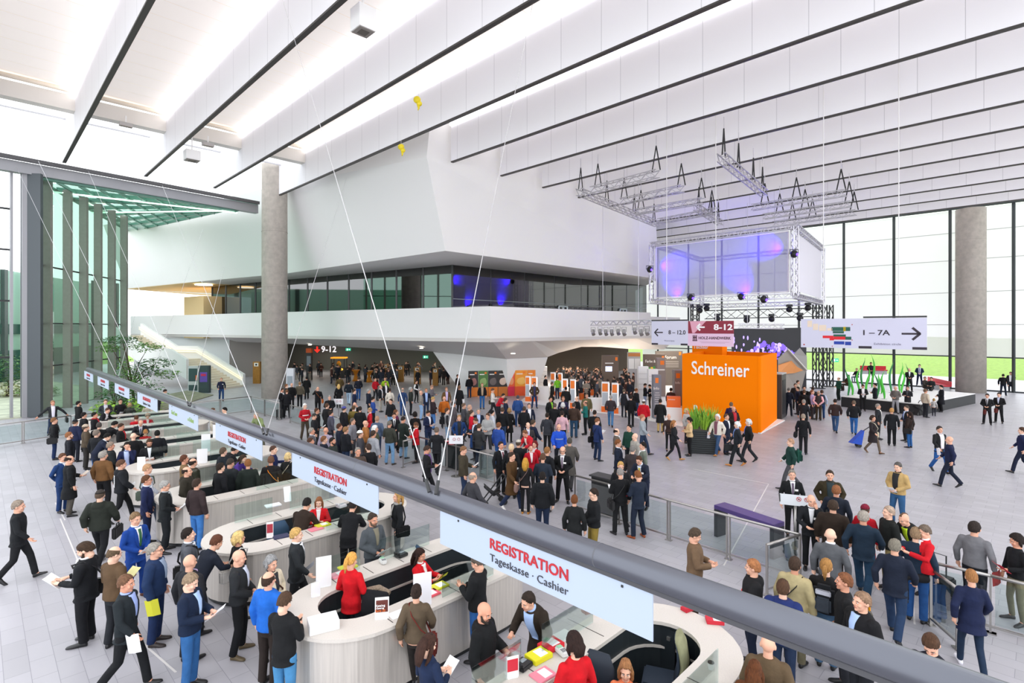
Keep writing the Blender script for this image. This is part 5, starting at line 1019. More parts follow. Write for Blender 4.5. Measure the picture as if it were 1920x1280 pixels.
PAD = '''
35 938 hands 75 s:1b1d20 1b1c1f s8a7d70|person in black coat alone at the left frame edge|walk
155 1018 read -115 s:15171b:e8e8ea 15161a s3c2c20|heavy man in black suit reading papers, seen from behind|w=1.16 beard paper bagR
218 1024 read1 125 j:5a4632 26282d r5b4a38|balding man in brown corduroy jacket holding yellow paper|folder:e6e0a0
255 961 hands 35 s:173f8c:f2f2f4:1f5a34 173a80 s7a6248|man in bright blue suit with green striped tie|sh=5a2c1c paper
290 1018 stand 70 j:1d3052:8fa0b8 1c2c50 s8d8880|grey-haired man in navy jacket holding a yellow folder low|gl w=1.08 sh=2b2220 low:c9c72e
237 1078 walk 60 s:20262a:9fb2e8 16181b s6a4c38|man in dark suit and blue shirt striding in front|low:f2f2f4
355 1040 stand 135 j:25262b:b8a0c8 1d1e22 b0|bald man in dark jacket with lilac collar|
363 1076 read 62 j:142138:a8c4ea 2f5f95 s8a7660|man in navy jacket and jeans reading an open leaflet|paper
352 990 stand 90 s:575a61:dfe4ea 2a2c30 s241c18|young man in grey suit with dark shoulder strap|bag
410 1003 lean 120 s:1a1f2b 1a1c22 s5a3626|reddish-haired man in navy suit bending towards the counter|
447 998 stand 115 p:191a1c 222226 wd8b878|blonde woman in black top with white bag at counter|f bag:e6e2dc
450 1031 hands 75 j:26282b:cfd6ea 121316 b0|bald man in charcoal fleece and brown walking shoes|sh=5a4c34 paper
510 1043 hands 42 c:dccfb6:20242a 2a2624 w8b8b8b|grey-haired elderly woman in cream coat with brown handbag|f bag:4a2c20
503 1072 stand 140 j:1f63bf 2b2320 r3d2c22|man in bright blue fleece at the oval counter|paper
538 1110 phone 140 s:17181a 4a88b8 s4a3628|short-haired person in black blazer and jeans typing on phone|ph
556 990 walk 85 s:26292c:eceef2 1d1f22 sc09a5c|blond man in dark suit passing between counters with grey board|board
580 935 lean 150 s:2e231c 1a2230 s1c1816|man in brown velvet jacket leaning on the second counter|
662 938 lean 165 s:16171a 18191c s241d1a|man in black suit bent over the second counter|
700 962 hands 38 j:4e5358:7a7462 3a3d44 s3a2f28|man in grey denim jacket looking down at his hands|beard:5a4a3c paper
745 921 stand -80 j:1a1c1f 5a5c60 lb08850|woman in black jacket and grey scarf behind counters|f scarf:9a9894 bag:141416
660 1036 hands 145 s:c8141f 2a2f38 pd9a050|red-jacketed clerk with blond ponytail inside the second counter|f H=1.66
790 1029 desk 60 s:c9151f:f0ecea 22242a l2b1812|red-jacketed clerk with long dark hair handing out yellow folder|f yellow
772 1091 walk 172 j:5b4d3d 2a2624 k2e211b|woman in olive brown jacket with reddish bag walking away|f bagR:6b2a24
808 1188 walkread 130 p:1b2844 1d2230 l3a241c|long-haired woman in navy sweater with white sheets|f paper
890 1040 phone -115 j:17181a 2c5c9a s5a5048|man in black jacket and jeans looking at his phone|ph
912 1131 read1 65 h:131416 17181a b0|bald bearded man in black coat holding red leaflet|beard:2c221c red
988 1113 leanw -35 C:2b221b:a9c4f0 2b241e s2c211a|man in dark brown coat leaning on the nearest counter|
1076 1187 hands -150 s:c4131e 1c1e22 w2a1a16|red-jacketed clerk with dark bob inside nearest counter|f H=1.72
1173 1240 sit 0 p:e07a52 2b2b30 l9a6a44|girl with long brown hair and orange top at bottom edge|f
590 929 desk -5 s:c8151f:efeae8 22242a l8a5a3a|young red-jacketed clerk with long hair at second counter|f
99 751 rail 8 S:2a2b2e:e6e2ee 22304e sa07a5c|man in open dark suit leaning back against the left railing|case
147 752 stand 95 h:1c1d1e 1d1e20 s191614|man in black hooded jacket beside the left railing|beard
101 783 stand 92 j:18191b 1d2d50 s7a5638|person in black jacket and navy trousers with black shoulder bag|bagR
129 810 stand 95 p:1a1c22 c9b49c s8a5a3a|bearded man in black pullover queueing at the left|beard:7a5034
141 786 stand 135 j:1d2440 1f222c c22242a|man in navy jacket and dark flat cap|
157 773 stand 110 j:17181b 18191c s1a1614|black-haired man in black jacket at the far counters|
175 773 stand 80 j:1a1b1e:b02030 1c1d20 s171412|man with red scarf and black jacket at far counters|scarf:a01c28
202 766 leanw 60 S:1b1b1f:e4e0e6 1d1d20 s4a3424|man in black velvet jacket leaning over the far counter|paper
198 749 hands 5 J:30333a:c9cad2 25262a s7a5a44|man in grey coat standing at the rearmost counter|
226 748 hands 10 p:17171a 1b1b1e s3a2c24|person in black turtleneck reading white sheet at rear counter|gl paper
246 757 lean 175 j:2c2824 1d1d20 wa88a64|fair-haired woman in black coat with fawn hood bending away|f
276 755 desk 0 p:d8b8a8 222226 l1a1412|black-haired clerk behind a black screen under the tube|f
256 779 sit 165 h:c01a26 26282c s5a3a28|person in red hooded jacket with cream fur collar|
277 776 desk 0 s:b81c2a:ddd2cc 2a2a2e a9a8a78|curly grey-haired clerk in red patterned jacket|f
264 788 lean 5 s:26242a:e9e9f0:5a5a7a 222226 r9a948c|grey-haired man in dark suit and tie at counters|
273 805 desk 175 p:c4121e 2b2b30 sc0783a|clerk with ginger hair and red pullover, back turned|f
215 790 lean 120 s:141518 16171a s191716|broad man in black suit stooping over the counter|w=1.1
188 791 stand 172 c:16171a 18191c s4a4440|man in long black coat seen from behind at counters|
165 795 stand 100 j:4e4336 2a2826 eb9a894|man in brown leather jacket and pale knitted cap|beard
182 806 stand 132 j:1c1e22 3a6aa8 s7a6e64|grey-haired man in black leather jacket and jeans|w=1.08
208 811 lean 100 s:1c2234:eceef4 1c1f2a s171513|dark-haired man in navy suit leaning at the counter|
252 809 stand 172 c:141517 17181b b0|bald man in black coat seen from behind at counters|w=1.08
228 794 hands 70 j:1a1a1c:b8202c 1c1c1f s3c2a20|man in black vest with red straps beside red clerk|
238 829 cheek -12 S:1c2344:b9c8f0 1c2036 s211a16|dark-haired man in navy suit resting cheek on hand|
281 824 read 2 j:1b1c1f:e4e6ec 1a1b1e s4a3626|bearded man in black coat reading a white leaflet|beard:4a3626 gl paper
290 804 stand 175 c:17191e 191a1e s1c1a18|tall man in black suit standing behind bearded reader|
215 828 walk 95 c:1f2426 1c1e20 s8a7a6c|man in dark coat hurrying past the counters|
193 846 wide 135 j:6b4b2c 17171a s9a948c|grey-haired man in brown leather jacket, back turned|w=1.12
118 850 behind 40 s:1d3866:eef0f4:26263a 1d3560 s5a3c2a|man in blue suit partly hidden behind black-coated man|
133 854 read1 100 c:15171a 4a4640 r2a1e18|balding man in black coat and grey trousers with papers|folder:d8c8b8
228 862 walk 95 h:1c1e22 17181a s5a3e2e|man in black tracksuit jacket with white stripes walking|sh=2a2a2e paper bars w=1.05
277 870 walk 95 p:b9bec8 2a3444 sb08a68|fair man in pale grey sweater with grey shoulder bag|bag:5a6458
295 888 stand 82 s:1d2548:d9dce8 1c2340 s5a3a26|man in navy suit and glasses beside grey-haired man|gl
311 901 hands 85 s:1c2022:aab0b4 1a1d20 s9a9894|grey-haired man in black suit with papers in hand|gl paper
341 875 stand 72 h:2f2b23 1c1d1f r2a1e18|dark-haired man in olive jacket waiting at the counters|w=1.06
366 862 stand 122 h:3e362c 2a2a2c r2a1f1a|man in brown padded jacket behind the third counter|
345 853 stand 95 p:7a6244 3a3632 s5a3626|man in fawn pullover at the third counter|
372 890 stand 130 j:34292a 3f78bc s3a2c24|man in maroon leather jacket and light blue jeans|
413 868 stand 118 c:16171b 18191c s2a2019|man in black coat with brown shoes at the counters|sh=7a4a28
428 862 read1 142 c:262a2d 1f2225 s3c342e|tall man in charcoal overcoat holding papers, back turned|low
465 861 stand 178 j:1f2723 20242a s8a5a34|person in dark green jacket seen from behind|
458 853 leanw 70 p:5a3a94 2a2a40 l3a2a20|woman in purple and yellow sweater under a sign board|f stripe:d8a828
423 840 stand 120 j:1c2229 22252b s5a4a3c|man in dark blue jacket behind the charcoal overcoat|
441 836 lean 110 j:19191c 1b1b1e s2c241f|man in black leather jacket leaning at third counter|w=1.1
508 855 stand 175 s:1c1a1b cbb99e s6a4a38|man in black jacket and beige trousers with orange bag|bagR:f08a1e
537 848 stand 150 j:1a1b1c 1c1c1f wd9bd86|blonde woman in black coat with cream shoulder bag|f bag:dccfb4
513 836 talk 80 p:1d2750 2a3a5a s4a342a|man in navy pullover gesturing beside blonde woman|
188 918 walk 158 h:262a24 17181b c3a3430|man in dark green parka walking away with black bag|caseR w=1.05
479 774 leanw -40 j:7f8e60:8f9a70 6a6a5a sb0a89c|elderly man in olive green jacket behind the tube|
400 765 hands 80 p:c9c1b4 c2b8a8 s5a4030|man in beige sweater facing white-shirted man|
417 764 hands -80 p:ece9e4 6a645a s1c1614|dark-haired man in white shirt behind the tube|
415 708 walk 5 p:1c2238 24406a sa07a60|man in navy shirt and jeans walking from the staircase|badge low:e6e6e6
311 730 lean 95 s:24252b 222228 s2a201a|man in dark suit stooping before the staircase shrubs|
529 728 hands 60 s:1b1c20:efeff2 1c1d20 s3a2a20|dark-suited man facing another beside the tall column|
538 730 hands 172 s:15161a 16171b s6a4a34|man in black suit with trolley case beside tall column|trolley
537 720 stand 90 p:1b1b1d 1c1c1e s7a5238|man in black sweater just right of the tall column|
547 718 stand -20 j:141416 17171a b0|bald man in black jacket near the tall column|
562 716 stand 175 j:5f584a 1c1d20 s8a6a4e|man in grey-brown jacket facing the dim foyer|
575 706 stand -165 c:151616 161618 s1a1614|tall man in black coat facing the dim foyer|
596 725 ear 178 s:141417 151518 b0|bald man in black suit with tan shoulder bag phoning|bagR:b0622c
572 757 hands 20 p:b01c28 4a4034 we6e2de|white-haired man in red, white and navy sweater|stripe:f0ecea pack:24443c,7a2030,2a4a44
591 775 read1 88 c:1d1e21 1e1e21 c3c3c3c|man in black coat and grey flat cap with paper|paper
594 765 stand 80 j:1a1b1e 1d1d20 s4a3022|dark-haired man in black jacket beside the crowd railing|gl
613 756 stand 130 c:1a1b1d 1c1c1e s5a4030|man in long black coat at the crowd's left end|
620 770 stand 110 s:4c4c58:6a7ac0 2a2c36 s2c241f|man in grey suit and blue collar in the crowd|
645 762 stand 120 h:1c1c20 2a2c34 e4a4e98|person in black puffer jacket and blue knitted cap|
655 761 stand 150 j:7d6c35 3a3a30 s5a4632|man in mustard olive jacket in the crowd|
665 754 ear 5 s:16171b:eceef2 18191c b0|bald man in black suit touching his head|
618 741 hands 5 j:17181b 1a1a1d s9a9894|grey-haired man in black coat behind small notice board|
675 762 stand 168 j:1b1c1e 1c1c1f s2a211c|man in black work jacket seen from behind in crowd|
687 765 hands -85 s:c4202d:f2eeee 26262a sa88a60|fair-haired steward woman in red jacket facing left|f
700 744 hands 100 p:2c4b92 1a1a1e s241c18|person in blue t-shirt and black trousers|
664 730 stand 85 s:1d2540 1f2433 s3a2a20|man in navy coat behind the crowd, facing right|
654 713 walk 172 j:1a222c b0c8de s2a201a|person in dark jacket and pale jeans walking into foyer|
672 707 walk 178 j:1a1e2a 2c5490 s4a3628|person in navy jacket and blue jeans entering foyer|
635 720 stand 178 c:17171a 1a1a1c ldcb670|long-haired blond person in black coat, back turned|f bag:141416
637 704 walk 178 j:5b4b2b 3a3428 s2a221a|person in olive jacket entering the dim foyer|
691 729 stand 85 h:1d2433 22242c s9c9a98|grey-haired man in navy padded jacket facing right|
713 722 stand 70 S:1d2026:e9e9ec b9b4aa r8a7a6c|man in dark jacket and stone trousers by white-vested woman|
704 708 talk 40 p:b81a28 2a2a30 s3a2a22|man in red sweater at the foyer entrance|
722 707 stand -10 p:9ac224 2a2a2e s2c221c|person in lime green top at the foyer entrance|
723 716 stand 20 J:1d1d22:ecebee 26262a s5a4434|person in black blazer and white shirt near foyer|f
731 728 stand 176 j:e6ded0 5a5650 k3a2618|woman in cream jacket seen from behind|f
733 748 stand -40 h:1a1b1e 8fb4d8 s3a2a22|man in black hooded jacket and pale jeans, crouched look|
584 802 stand 85 s:5a5a60:d8d8dc 3a3a40 s8d8880|grey-haired man in grey jacket behind the tube|
582 821 stand 80 j:235a86 2a3242 s4a3022|brown-haired man in teal blue jacket behind the tube|
596 819 stand 95 j:1b2130 1f2430 s7a5236|man in navy jacket beside teal-jacketed man|
611 801 stand 172 p:a79db0 1d1d22 b0|bald man in lilac pullover seen from behind|
621 820 stand 60 j:2e3432 22262a s211a17|dark bearded man in green-grey jacket behind the tube|beard
636 794 stand 100 j:1c2233 1f2430 s4a2e20|brown-haired man in navy coat in the waiting crowd|
648 800 stand 125 h:1a1c22 2a3a58 s8a6644|man in black quilted jacket with light brown hair|
661 784 stand 70 j:85868e 4a4c52 s5a5048|man in grey and white striped jacket|
675 807 stand 95 j:3f3f45 34343a ee9e6e0|person with white knitted cap and grey leather jacket|
685 788 stand 105 j:a56c3a 5a4a3a b0|bald man in tan jacket in the waiting crowd|
692 807 stand 130 h:9a9ca2 34363c s3c2c24|person in black body-warmer with grey hood|
703 798 stand 80 h:454a38 2a3242 we4e2de|white-haired person in olive coat in the crowd|
671 839 stand 20 j:4e4038 2c3a55 s8a847c|grey-haired man in brown coat near the tube|
691 832 stand -150 c:17171a 2a4a80 s3e2e26|man in black hooded coat beside jeans wearer|
707 780 stand 165 j:50607a 2e3c58 sb08a70|fair man in denim blue jacket in the crowd|
731 789 read1 155 j:3b3d36 7fabd4 s6a665e|man in olive leather jacket and light jeans with papers|paper sh=4a4034
739 774 hands 5 s:18191c:f0f0f2:2a2a34 1a1a1d s3a2a20|dark-haired man in black suit and tie facing camera|
757 781 read1 140 c:222c28 8fb2d4 s2a221c|man in dark green coat and pale jeans with papers|paper
778 792 read -80 s:c01824:f2f0f0 1c1c1f s5e4030|red-jacketed steward holding sheets at the railing gate|f paper sk=4
778 773 stand 178 c:1a1819 1c1c1e a1a1412|woman in black coat with large curly black hair|f
742 768 stand 95 j:5f2548 2a2a30 s6a4630|person in plum jacket in the waiting crowd|
804 770 read 40 s:1d2542:f0eef0 22304c s2e241e|man in navy suit holding white papers in the crowd|paper
819 801 walk 165 s:1e1f23 1c1d20 s6a5c50|man in dark suit walking away past the railing|
803 836 walkread 82 S:1a1a1d:6a4488 1c1c20 s3a2a22|man in black suit and purple shirt striding with papers|paper gl
871 837 read1 85 h:3d372b 22304a s7a583e|man in olive brown hooded jacket holding leaflets|paper
887 885 walk 120 j:3b3b40 2a2c34 r9a8a7c|man in grey jacket hurrying beside a folded pushchair|
899 794 hands 140 s:323335 1e2a3e s4a3828|man in dark grey suit and jeans, back turned|
861 778 pockets 3 S:1f3b6c:16171c 1a1b20 sa07850|man in bright blue jacket with hands in pockets|
884 769 stand 95 p:c4162b 2a4a80 s4a3a30|man in red sweater beside the blue-jacketed man|
897 766 stand 5 S:1d2436:b9cdf2 1c2230 s8f8a84|grey-haired man in navy suit and pale blue shirt|
890 784 read -60 s:2a2b34:ccd6ee 22242c s5a4232|man in dark suit bowing his head in conversation|
914 775 hands -25 h:a9a9a8 3a3c40 s5a4030|man in light grey hooded jacket facing left|
923 769 stand 110 p:c6cbd4 30343c s141214|black-haired person in pale blue top|f
935 792 stand 142 h:2e4f9e 35619c s7a4e32|man in bright blue hooded anorak, back turned|
942 764 stand 165 j:17181b 2a3a54 s4e3a2e|man in black jacket and dark jeans, back turned|
955 765 stand 168 c:1b1b1c 1c1c1e wa07c50|fair-haired woman in long black coat in the crowd|f
850 753 stand 120 c:5c5559 3a3c44 s3c3430|person in grey-mauve coat facing right|
838 765 stand 95 v:9a9a9c:2a2a2e 8fb0d2 s4e3626|man in grey body-warmer and light jeans with backpack|pack:1f2024,3a3a3c,2a2a2c
870 756 walk 88 j:47474c 2a2c32 s6a5648|man in grey jacket crossing the middle of the crowd|
881 759 walk 92 j:4e4a48 2c2e34 sc09a84|fair man in brown-grey jacket crossing the crowd|
833 743 stand 172 j:b8621f 2a2c34 be|person in orange-tan leather jacket with shaved head|
813 744 read1 110 h:2c2226 4a78b4 sb09058|person in black and maroon hooded jacket reading|paper
799 728 stand 10 S:1c2438:a9c4f2 20304e s9a6a48|man in navy suit and light blue shirt facing camera|
811 722 read 75 p:6f6b70 35353a sa8826c|man in grey sweater reading near the foyer|folder:8a8a8e
789 732 pockets 100 p:8b867f 90b2da b0|bald man in grey sweater and pale jeans|
770 726 stand 95 j:2e3430 1f2226 wa8a8a6|grey-haired man in dark leather jacket facing right|
755 727 stand 172 p:2b4169 2a4a80 r9a8a7c|balding man in blue sweater near the hanging wire|
781 713 hands 50 V:1b1b1d:f2f0f0 18181a s3a241a|waitress in black waistcoat and white shirt|f paper
837 726 stand 12 S:6a4e30:c7b6dc 2a2a2e s8a5c40|man in brown jacket and lilac shirt|
861 723 stand 155 c:1b1b1d 1c1c1e s7a5a44|man in black coat holding white paper low|low
880 704 stand -160 j:17171a 22304a s3a2a22|person in black jacket by the poster panels|
858 702 stand 60 j:24181a 2a2a3a s4a3228|person in black and red jacket under white wedge|
904 718 stand 5 J:1c1d20:b59c80 2f64a0 s8a6848|man in black jacket and tan top before poster panels|
925 728 walkread 90 p:e2dcd6 2a2a2e s6a4a38|man in white shirt pointing at the poster panels|bag:4a4634
945 738 lean 60 p:c22030 2a2a30 s2e2420|person in red top bending near the poster panels|
948 746 stand 100 s:1d2438 22283a s3a2e28|man in navy suit beyond the fair-haired woman|
1002 717 pockets 5 J:4a3a28:2a2a55 22385e s3a2c22|man in brown jacket standing alone before booth panels|low
971 741 stand 172 j:2f4f8a 2a4470 s4a4a54|man in blue denim jacket, back turned|
983 762 stand 165 j:1c1d20 2a2a2e s4a3a30|man in black leather coat, back turned in crowd|
992 756 stand 10 S:1c2238:efeef2 1e2230 s5a5048|man in navy suit and white shirt behind leather coat|
1000 787 walk 120 c:1d2436 22283a s4a3c30|person in navy parka with brown fur hood|
990 792 hands 8 s:3a3638:eceaf0:9a9ac0 34343a r3a2c24|balding man in grey suit and pale tie reading|paper
983 807 lean -50 j:c3232e:e6dcd0 2a3242 s7a4e34|man in red and white jacket handing over papers|
972 824 stand 168 j:1a1c20 22252c cbfb8ac|person in black jacket and pale cap, back turned|
1003 827 stand -30 s:c21624:f4eef0 1a1a1d w6a1c1c|red-haired stewardess in red jacket with badge|f badge
990 832 stand 15 s:b8152a:efe6e6 1c1c1f s9a1c30|second stewardess in red half hidden by blond woman|f
939 828 stand 30 s:17181c:f0eef0:6a2030 18191c s2a1c18|young dark-haired man in black suit and tie|
957 832 stand 172 s:17181b 18191c sdcc09a|blond man in black suit, back turned near railing|
960 848 walk 60 c:50381f 26304a s3a2a22|man in brown leather coat walking with badge|badge sh=e6e2de
981 858 stand 170 p:1c1b1c 1a1a1d lc0903a|blonde woman with taupe shoulder bag and tan boots|f sh=b87a2a bag:8a6f68
1018 850 hands 172 s:242c38 262e3a s5a4030|man in navy suit with back turned in front|
1026 838 stand 140 s:18191d 1a1b1e s8a6038|light-brown-haired man in black suit by stewardess|
1017 885 stand 176 h:16181c 1c2840 s1c1614|man in black hooded jacket with back to camera|
1055 837 hands -8 s:17181a:f2f0f2:6a5a6c 18181b r8a7e74|security man in black suit with badge near railing|badge gl w=1.06
1068 821 walk 172 c:56524e 3a3a3c s4a4640|person in grey coat walking away behind security man|
1048 795 walk 10 h:2452c4 20242c b0|bald man in vivid blue jacket walking|stripe:8a9ac0
1054 770 stand 172 p:d9aeb8 1c1c1f s2c221e|man in pink checked shirt, back turned|
1026 774 stand 165 s:35373d 1c1d20 s2a211c|man in grey suit with back turned at booth|
1040 756 stand 168 s:18191b 1a1a1d s5a5048|broad man in black suit talking at booth|w=1.1
1054 755 stand 175 s:17181a 19191c wd9d8d6|white-haired man in black suit with back turned|
1076 755 stand 172 j:42322a 2c4a66 s4a4440|man in brown leather jacket and jeans, back turned|w=1.08
1098 751 fold -85 p:1f6e68 18181b r5a4a3c|man in teal sweater with folded arms|
1032 744 stand 40 j:1b1c1e:8ad02a 1c1c1f s2a1f1a|dark-haired person with lime green collar at booth|
1056 743 stand 5 p:2c2a48 24242a s8a5a40|person in dark violet sweater at the booth|
1082 743 stand -60 j:17181b 1c1c1f r9a8c80|grey man in black jacket at the booth|
1100 738 stand 10 h:6a6244 3a3a30 s7a6a5a|person in camouflage green jacket at the booth|
1115 769 stand 158 c:17181b 1c1c1f s2c211c|man in black coat standing beside teal sweater|
1121 784 read1 130 s:22325e 20304e s7a4e34|man in blue suit with black shoulder bag and paper|bag paper
1145 741 walk 178 j:3a3236 4a7aa8 s9a9894|grey-haired man in dark jacket and jeans walking away|
1061 725 stand 176 h:1d1d1f 26262a s1e1a18|person in black quilted coat between white info pillars|
1045 706 stand -150 p:7ac02c 2a3448 s5a4232|person in lime green jacket at the info pillars|
1035 716 stand 100 c:22201e 22201e s5a4838|person in dark brown coat at white counter|
1023 704 stand 60 p:1a1a1c 1a1a1c s1e1816|person in black at the white counter|
1157 803 hands 85 s:5f564e:e8e6ea 3a3632 r2a1e18|balding man in brown-grey suit in discussion group|
1160 824 hands 88 s:1c2334:dfe4f0 1d2230 s7a4a2a|man in dark suit and glasses in discussion group|gl
1186 835 stand 160 s:3a3436 2c2a2e s7a7672|grey-haired man in dark striped suit, back turned|
1206 829 stand -75 s:6f776c:eeeef0 3a3c3c s1e1814|black-haired man in green-grey suit in discussion group|
1191 812 stand -60 j:a09c94 6a6a66 b0|bald man in pale grey jacket in discussion group|folder:e8e8ea
1180 796 stand -40 j:1c4034 1d2226 s1a1614|man in dark green jacket behind bald man|
1164 866 hands 10 s:17181c:ecebf0 18181b sc09858|fair-haired man in black suit holding leaflets at railing|
1162 878 read1 -160 j:151619 1d1e20 s8a8480|grey-haired man in black jacket with black shoulder bag|bag paper
1197 856 lean -25 s:1e2434:dfe6f4:c9b94a 20263a s4a2e20|man in navy suit with yellow tie and name badge|gl badge
1192 882 read1 -140 s:1d2636 1e2738 s7a4a2a|man in navy suit and brown shoes with red leaflet|red sh=9a4a1e
1205 777 walk 85 j:9aa2a8 2a3a54 sa86a50|person in pale grey jacket rushing past|paper
1207 749 stand 172 h:c01424 26262a ce9e4e2|person in red hooded jacket and white cap|
1238 748 stand 174 c:1c1d1f c9ab6e s2a2420|man in black jacket and beige trousers, back turned|
1183 741 stand 170 j:17171a 1c1c1f s2a2420|man in black jacket at the info stand edge|
1170 729 stand 165 v:24252b:b8b8be 2a2c34 s6a5a4a|man in dark body-warmer at the info stand|
1193 728 stand 120 j:1c1d20 2a3a5a s7a4a2a|red-brown haired person in black jacket at info stand|
1211 719 read 90 p:1a1a1c 8a9ab8 s3a2a22|person in black with red lanyard reading, left of pair|paper
1217 721 read -80 p:1b1b1d 4a3c2c s2a221c|person in black skirt outfit reading, right of pair|f
1258 727 stand 172 j:4a302a 2a2226 s2a1e1a|man in brown jacket beside the grey info tower|
1275 726 lean -80 p:1b1a1b 1c1c1e s7a4a2e|dark-clothed woman at the edge of orange booth|f
1254 776 stand 10 p:3a2a26 1c1c1f bd|person in black patterned blouse by the planter|f
1264 788 walk 85 s:1f2124 1c1d20 la06c40|long-haired woman in dark suit striding left of planter|f sh=c08a4a
1291 783 read -75 j:d9b88a 17171a w1a1412|black-haired woman in tan jacket reading by planter|f paper
1287 766 stand 60 h:b8b4b2 2a2a30 wd0b480|blonde woman in light grey jacket behind tan jacket|f
1345 777 walk -30 J:e4ddd0:7a4a58 3a5478 we9e6e2|white-haired man in cream jacket passing the planter|low:e9e6ec sh=b8762e
1361 776 stand 60 s:1d2436:eceef2 22283a s5a4232|man in navy jacket half behind the cream jacket|
1376 762 hands 30 J:26201f:b81c2c 24242a b0|bald man in black leather jacket and red shirt|paper
1371 754 stand 176 p:2a1f3e 22222a s6a5644|man in purple and black top facing orange wall|
1382 791 walk -80 s:22262c:6a84c0 1d2024 we4e2e0|white-haired man in dark suit with orange-brown shoes|caseR sh=c07a2c
1403 786 walk -85 j:1c1d20:5a74c8 26282e wd6d4d2|white-haired man in black jacket beside the orange booth|
1506 776 stand 172 s:18191c 1a1a1d s9a8a78|man in black suit with black shoulder bag, back turned|bag:202022
1482 822 walk -85 j:1c3a34 4a4a4e sb08a70|man in dark green jacket rushing left with papers|pack:1c4a3e,2a6a58,1c3a34 paper
1566 748 walk 172 j:3a2c2a 35557e s2c2420|person in dark brown jacket and jeans walking away|
1601 751 walk 176 j:1d1f22 2f65a8 s6a5a4c|person in black leather jacket and bright jeans walking away|
1646 757 stand 80 s:2a2c30:e6e2dc 26262a s8f8a84|grey-haired man in dark coat beside woman with bag|
1637 779 walk 60 c:2a2426 6a5c4e w3a2a22|woman in black coat with cream bag pulling blue trolley|f bag:d8cfb8 sh=6a4a2e
1672 765 stand 176 s:1c1e22 1a1b1e sb88a54|fair-haired man in black suit, back turned on open floor|
1699 760 hands -60 s:24252a:cfdcf2:6a84c0 222326 s4a4038|man in dark suit and blue tie chatting on open floor|
1706 772 stand -120 j:2c201c 2a5c96 l2a1c18|woman in dark brown jacket and jeans with black bag|f bag
1762 799 walk 40 S:1f2022:ede4ea 2a5a9a s3a3430|man in black blazer, white shirt and jeans, open floor|low:f2f0f4
1780 818 walk -85 s:1e2340 1d2232 b0|bald man in navy suit walking left on open floor|
1683 867 hands -28 J:b99b66:17181a 2f567e s5a5652|man in tan jacket and jeans holding folded paper|paper
1916 801 walk -88 s:1e2446:e9e6e6 1c2236 s4a3428|person in navy suit rushing at the right frame edge|
1851 738 hands -8 s:1c1c1f:efeff2:4a4a54 19191c s2a221e|left one of two dark-suited men with brown briefcases|caseR:5a2420
1873 736 hands -15 s:1a1a1d:c9cfe6 18181b s241c19|right one of two dark-suited men with brown briefcases|caseR:5a2420
1881 701 wide 176 j:17191c 1c2230 s211b18|man in black jacket facing the lawn window|
1895 697 ear -10 C:1a1c26:efeef0 1a1c22 s4a2e22|man in open dark coat phoning at the lawn window|
1572 707 hands -60 j:1f4a3a 1d2a26 r5a4a3c|man in dark green jacket at the platform corner|
1589 702 sit -60 j:4a3826 3a2e26 s3a2c22|man in brown jacket sitting on the platform edge|z=.35
1606 690 sit -40 j:17181a 4a5a6a sa08060|person in black sitting on platform with pale scarf|z=.7 f
1633 679 hands 5 p:1d2026 20242a s2a241f|person in black standing behind the red bench|z=.7
1618 721 read 5 J:1b1c1f:f2f0f2 1a1a1c s3a241c|man in black suit reading, leaning on platform front|paper
1641 719 fold -70 s:20242c 1c1f24 s1e1916|dark-haired man in suit with arms folded at platform|
1679 724 hands -20 j:6f6a66 9a9a9e b0|bald man in grey jacket and pale trousers at platform|
1702 724 fold -15 s:2a2a2e:4a4a50 2a2a2e s4a3a32|man in dark jacket with arms folded by platform|
1705 690 hands 5 s:1b1b1d:eceef0 18181a b0|bald dark-suited man standing on white platform|z=.7
1724 683 hands 0 S:1d2a44:dfe6f4:2a3a6a 20263a s2a2a30|man in blue coat and tie standing on white platform|z=.7
1735 706 sit 60 j:3a3430 2c2826 s8a7a6a|person in brown sitting at the platform's right end|z=.4
1746 707 sit -20 p:26282a 2a2a2c s2a221d|person in black and green sitting near red bench|z=.4
1764 722 hands -70 c:1b1c22:dfe0ea 1c1c1f s1e1916|man in long black coat beside the child|
1735 729 stand 130 j:c9bca8 26282e s6a5240|person in beige jacket behind the child|
1751 747 stand 170 p:c9c6c4 2a2a34 wb08a50|small blond child in white jacket holding on|f H=1.05
1479 727 hands 172 s:1f2332 1e222e s6a6460|man in navy suit reading at the dark cabinet|
1491 719 stand 20 j:26201f 22201f s3a2a22|person in dark top behind man at dark cabinet|
1496 713 stand 90 p:c9b8a4 6a6258 s3a2c24|person in cream top in the queue beside booth|
1496 725 stand -70 s:1f2438 1f2433 s2a211c|man in blue jacket in the queue beside booth|
1508 731 stand 172 c:1a1a1b 1c1c1e s5a4434|man in black coat with back turned beside booth|w=1.06
1507 749 stand 165 s:1c1d21 1c1d20 s8a847e|grey-haired man in black suit in queue beside booth|w=1.06
1508 724 stand 10 j:17181b 1c1c1f s2a221d|dark-haired person deepest in queue beside booth|
1523 725 stand -160 j:1c1c1e 22222a s3a2a22|person in black behind the pink-sleeved man|
1521 731 stand 80 p:b9a6d0 3a3436 s8a5a44|man in lilac shirt beside the pink-sleeved man|
1530 732 behind 172 v:3a3638:f0b8c0 3a3226 r9a8a78|man in grey waistcoat and pink sleeves, hands behind|
1541 731 stand -170 v:26303e:b9c4dc 24406a s4a3a30|man in dark waistcoat and pale blue sleeves|sh=8a4a3a
1485 881 stand 8 s:17191b:f2f1f3:5a4a5e 18191b s8a8278|security man in black suit behind grey notice board|badge
1521 928 cheek 5 s:1a1c20:e9e9ec 18191b b0|bald steward in black suit holding hand to face|badge
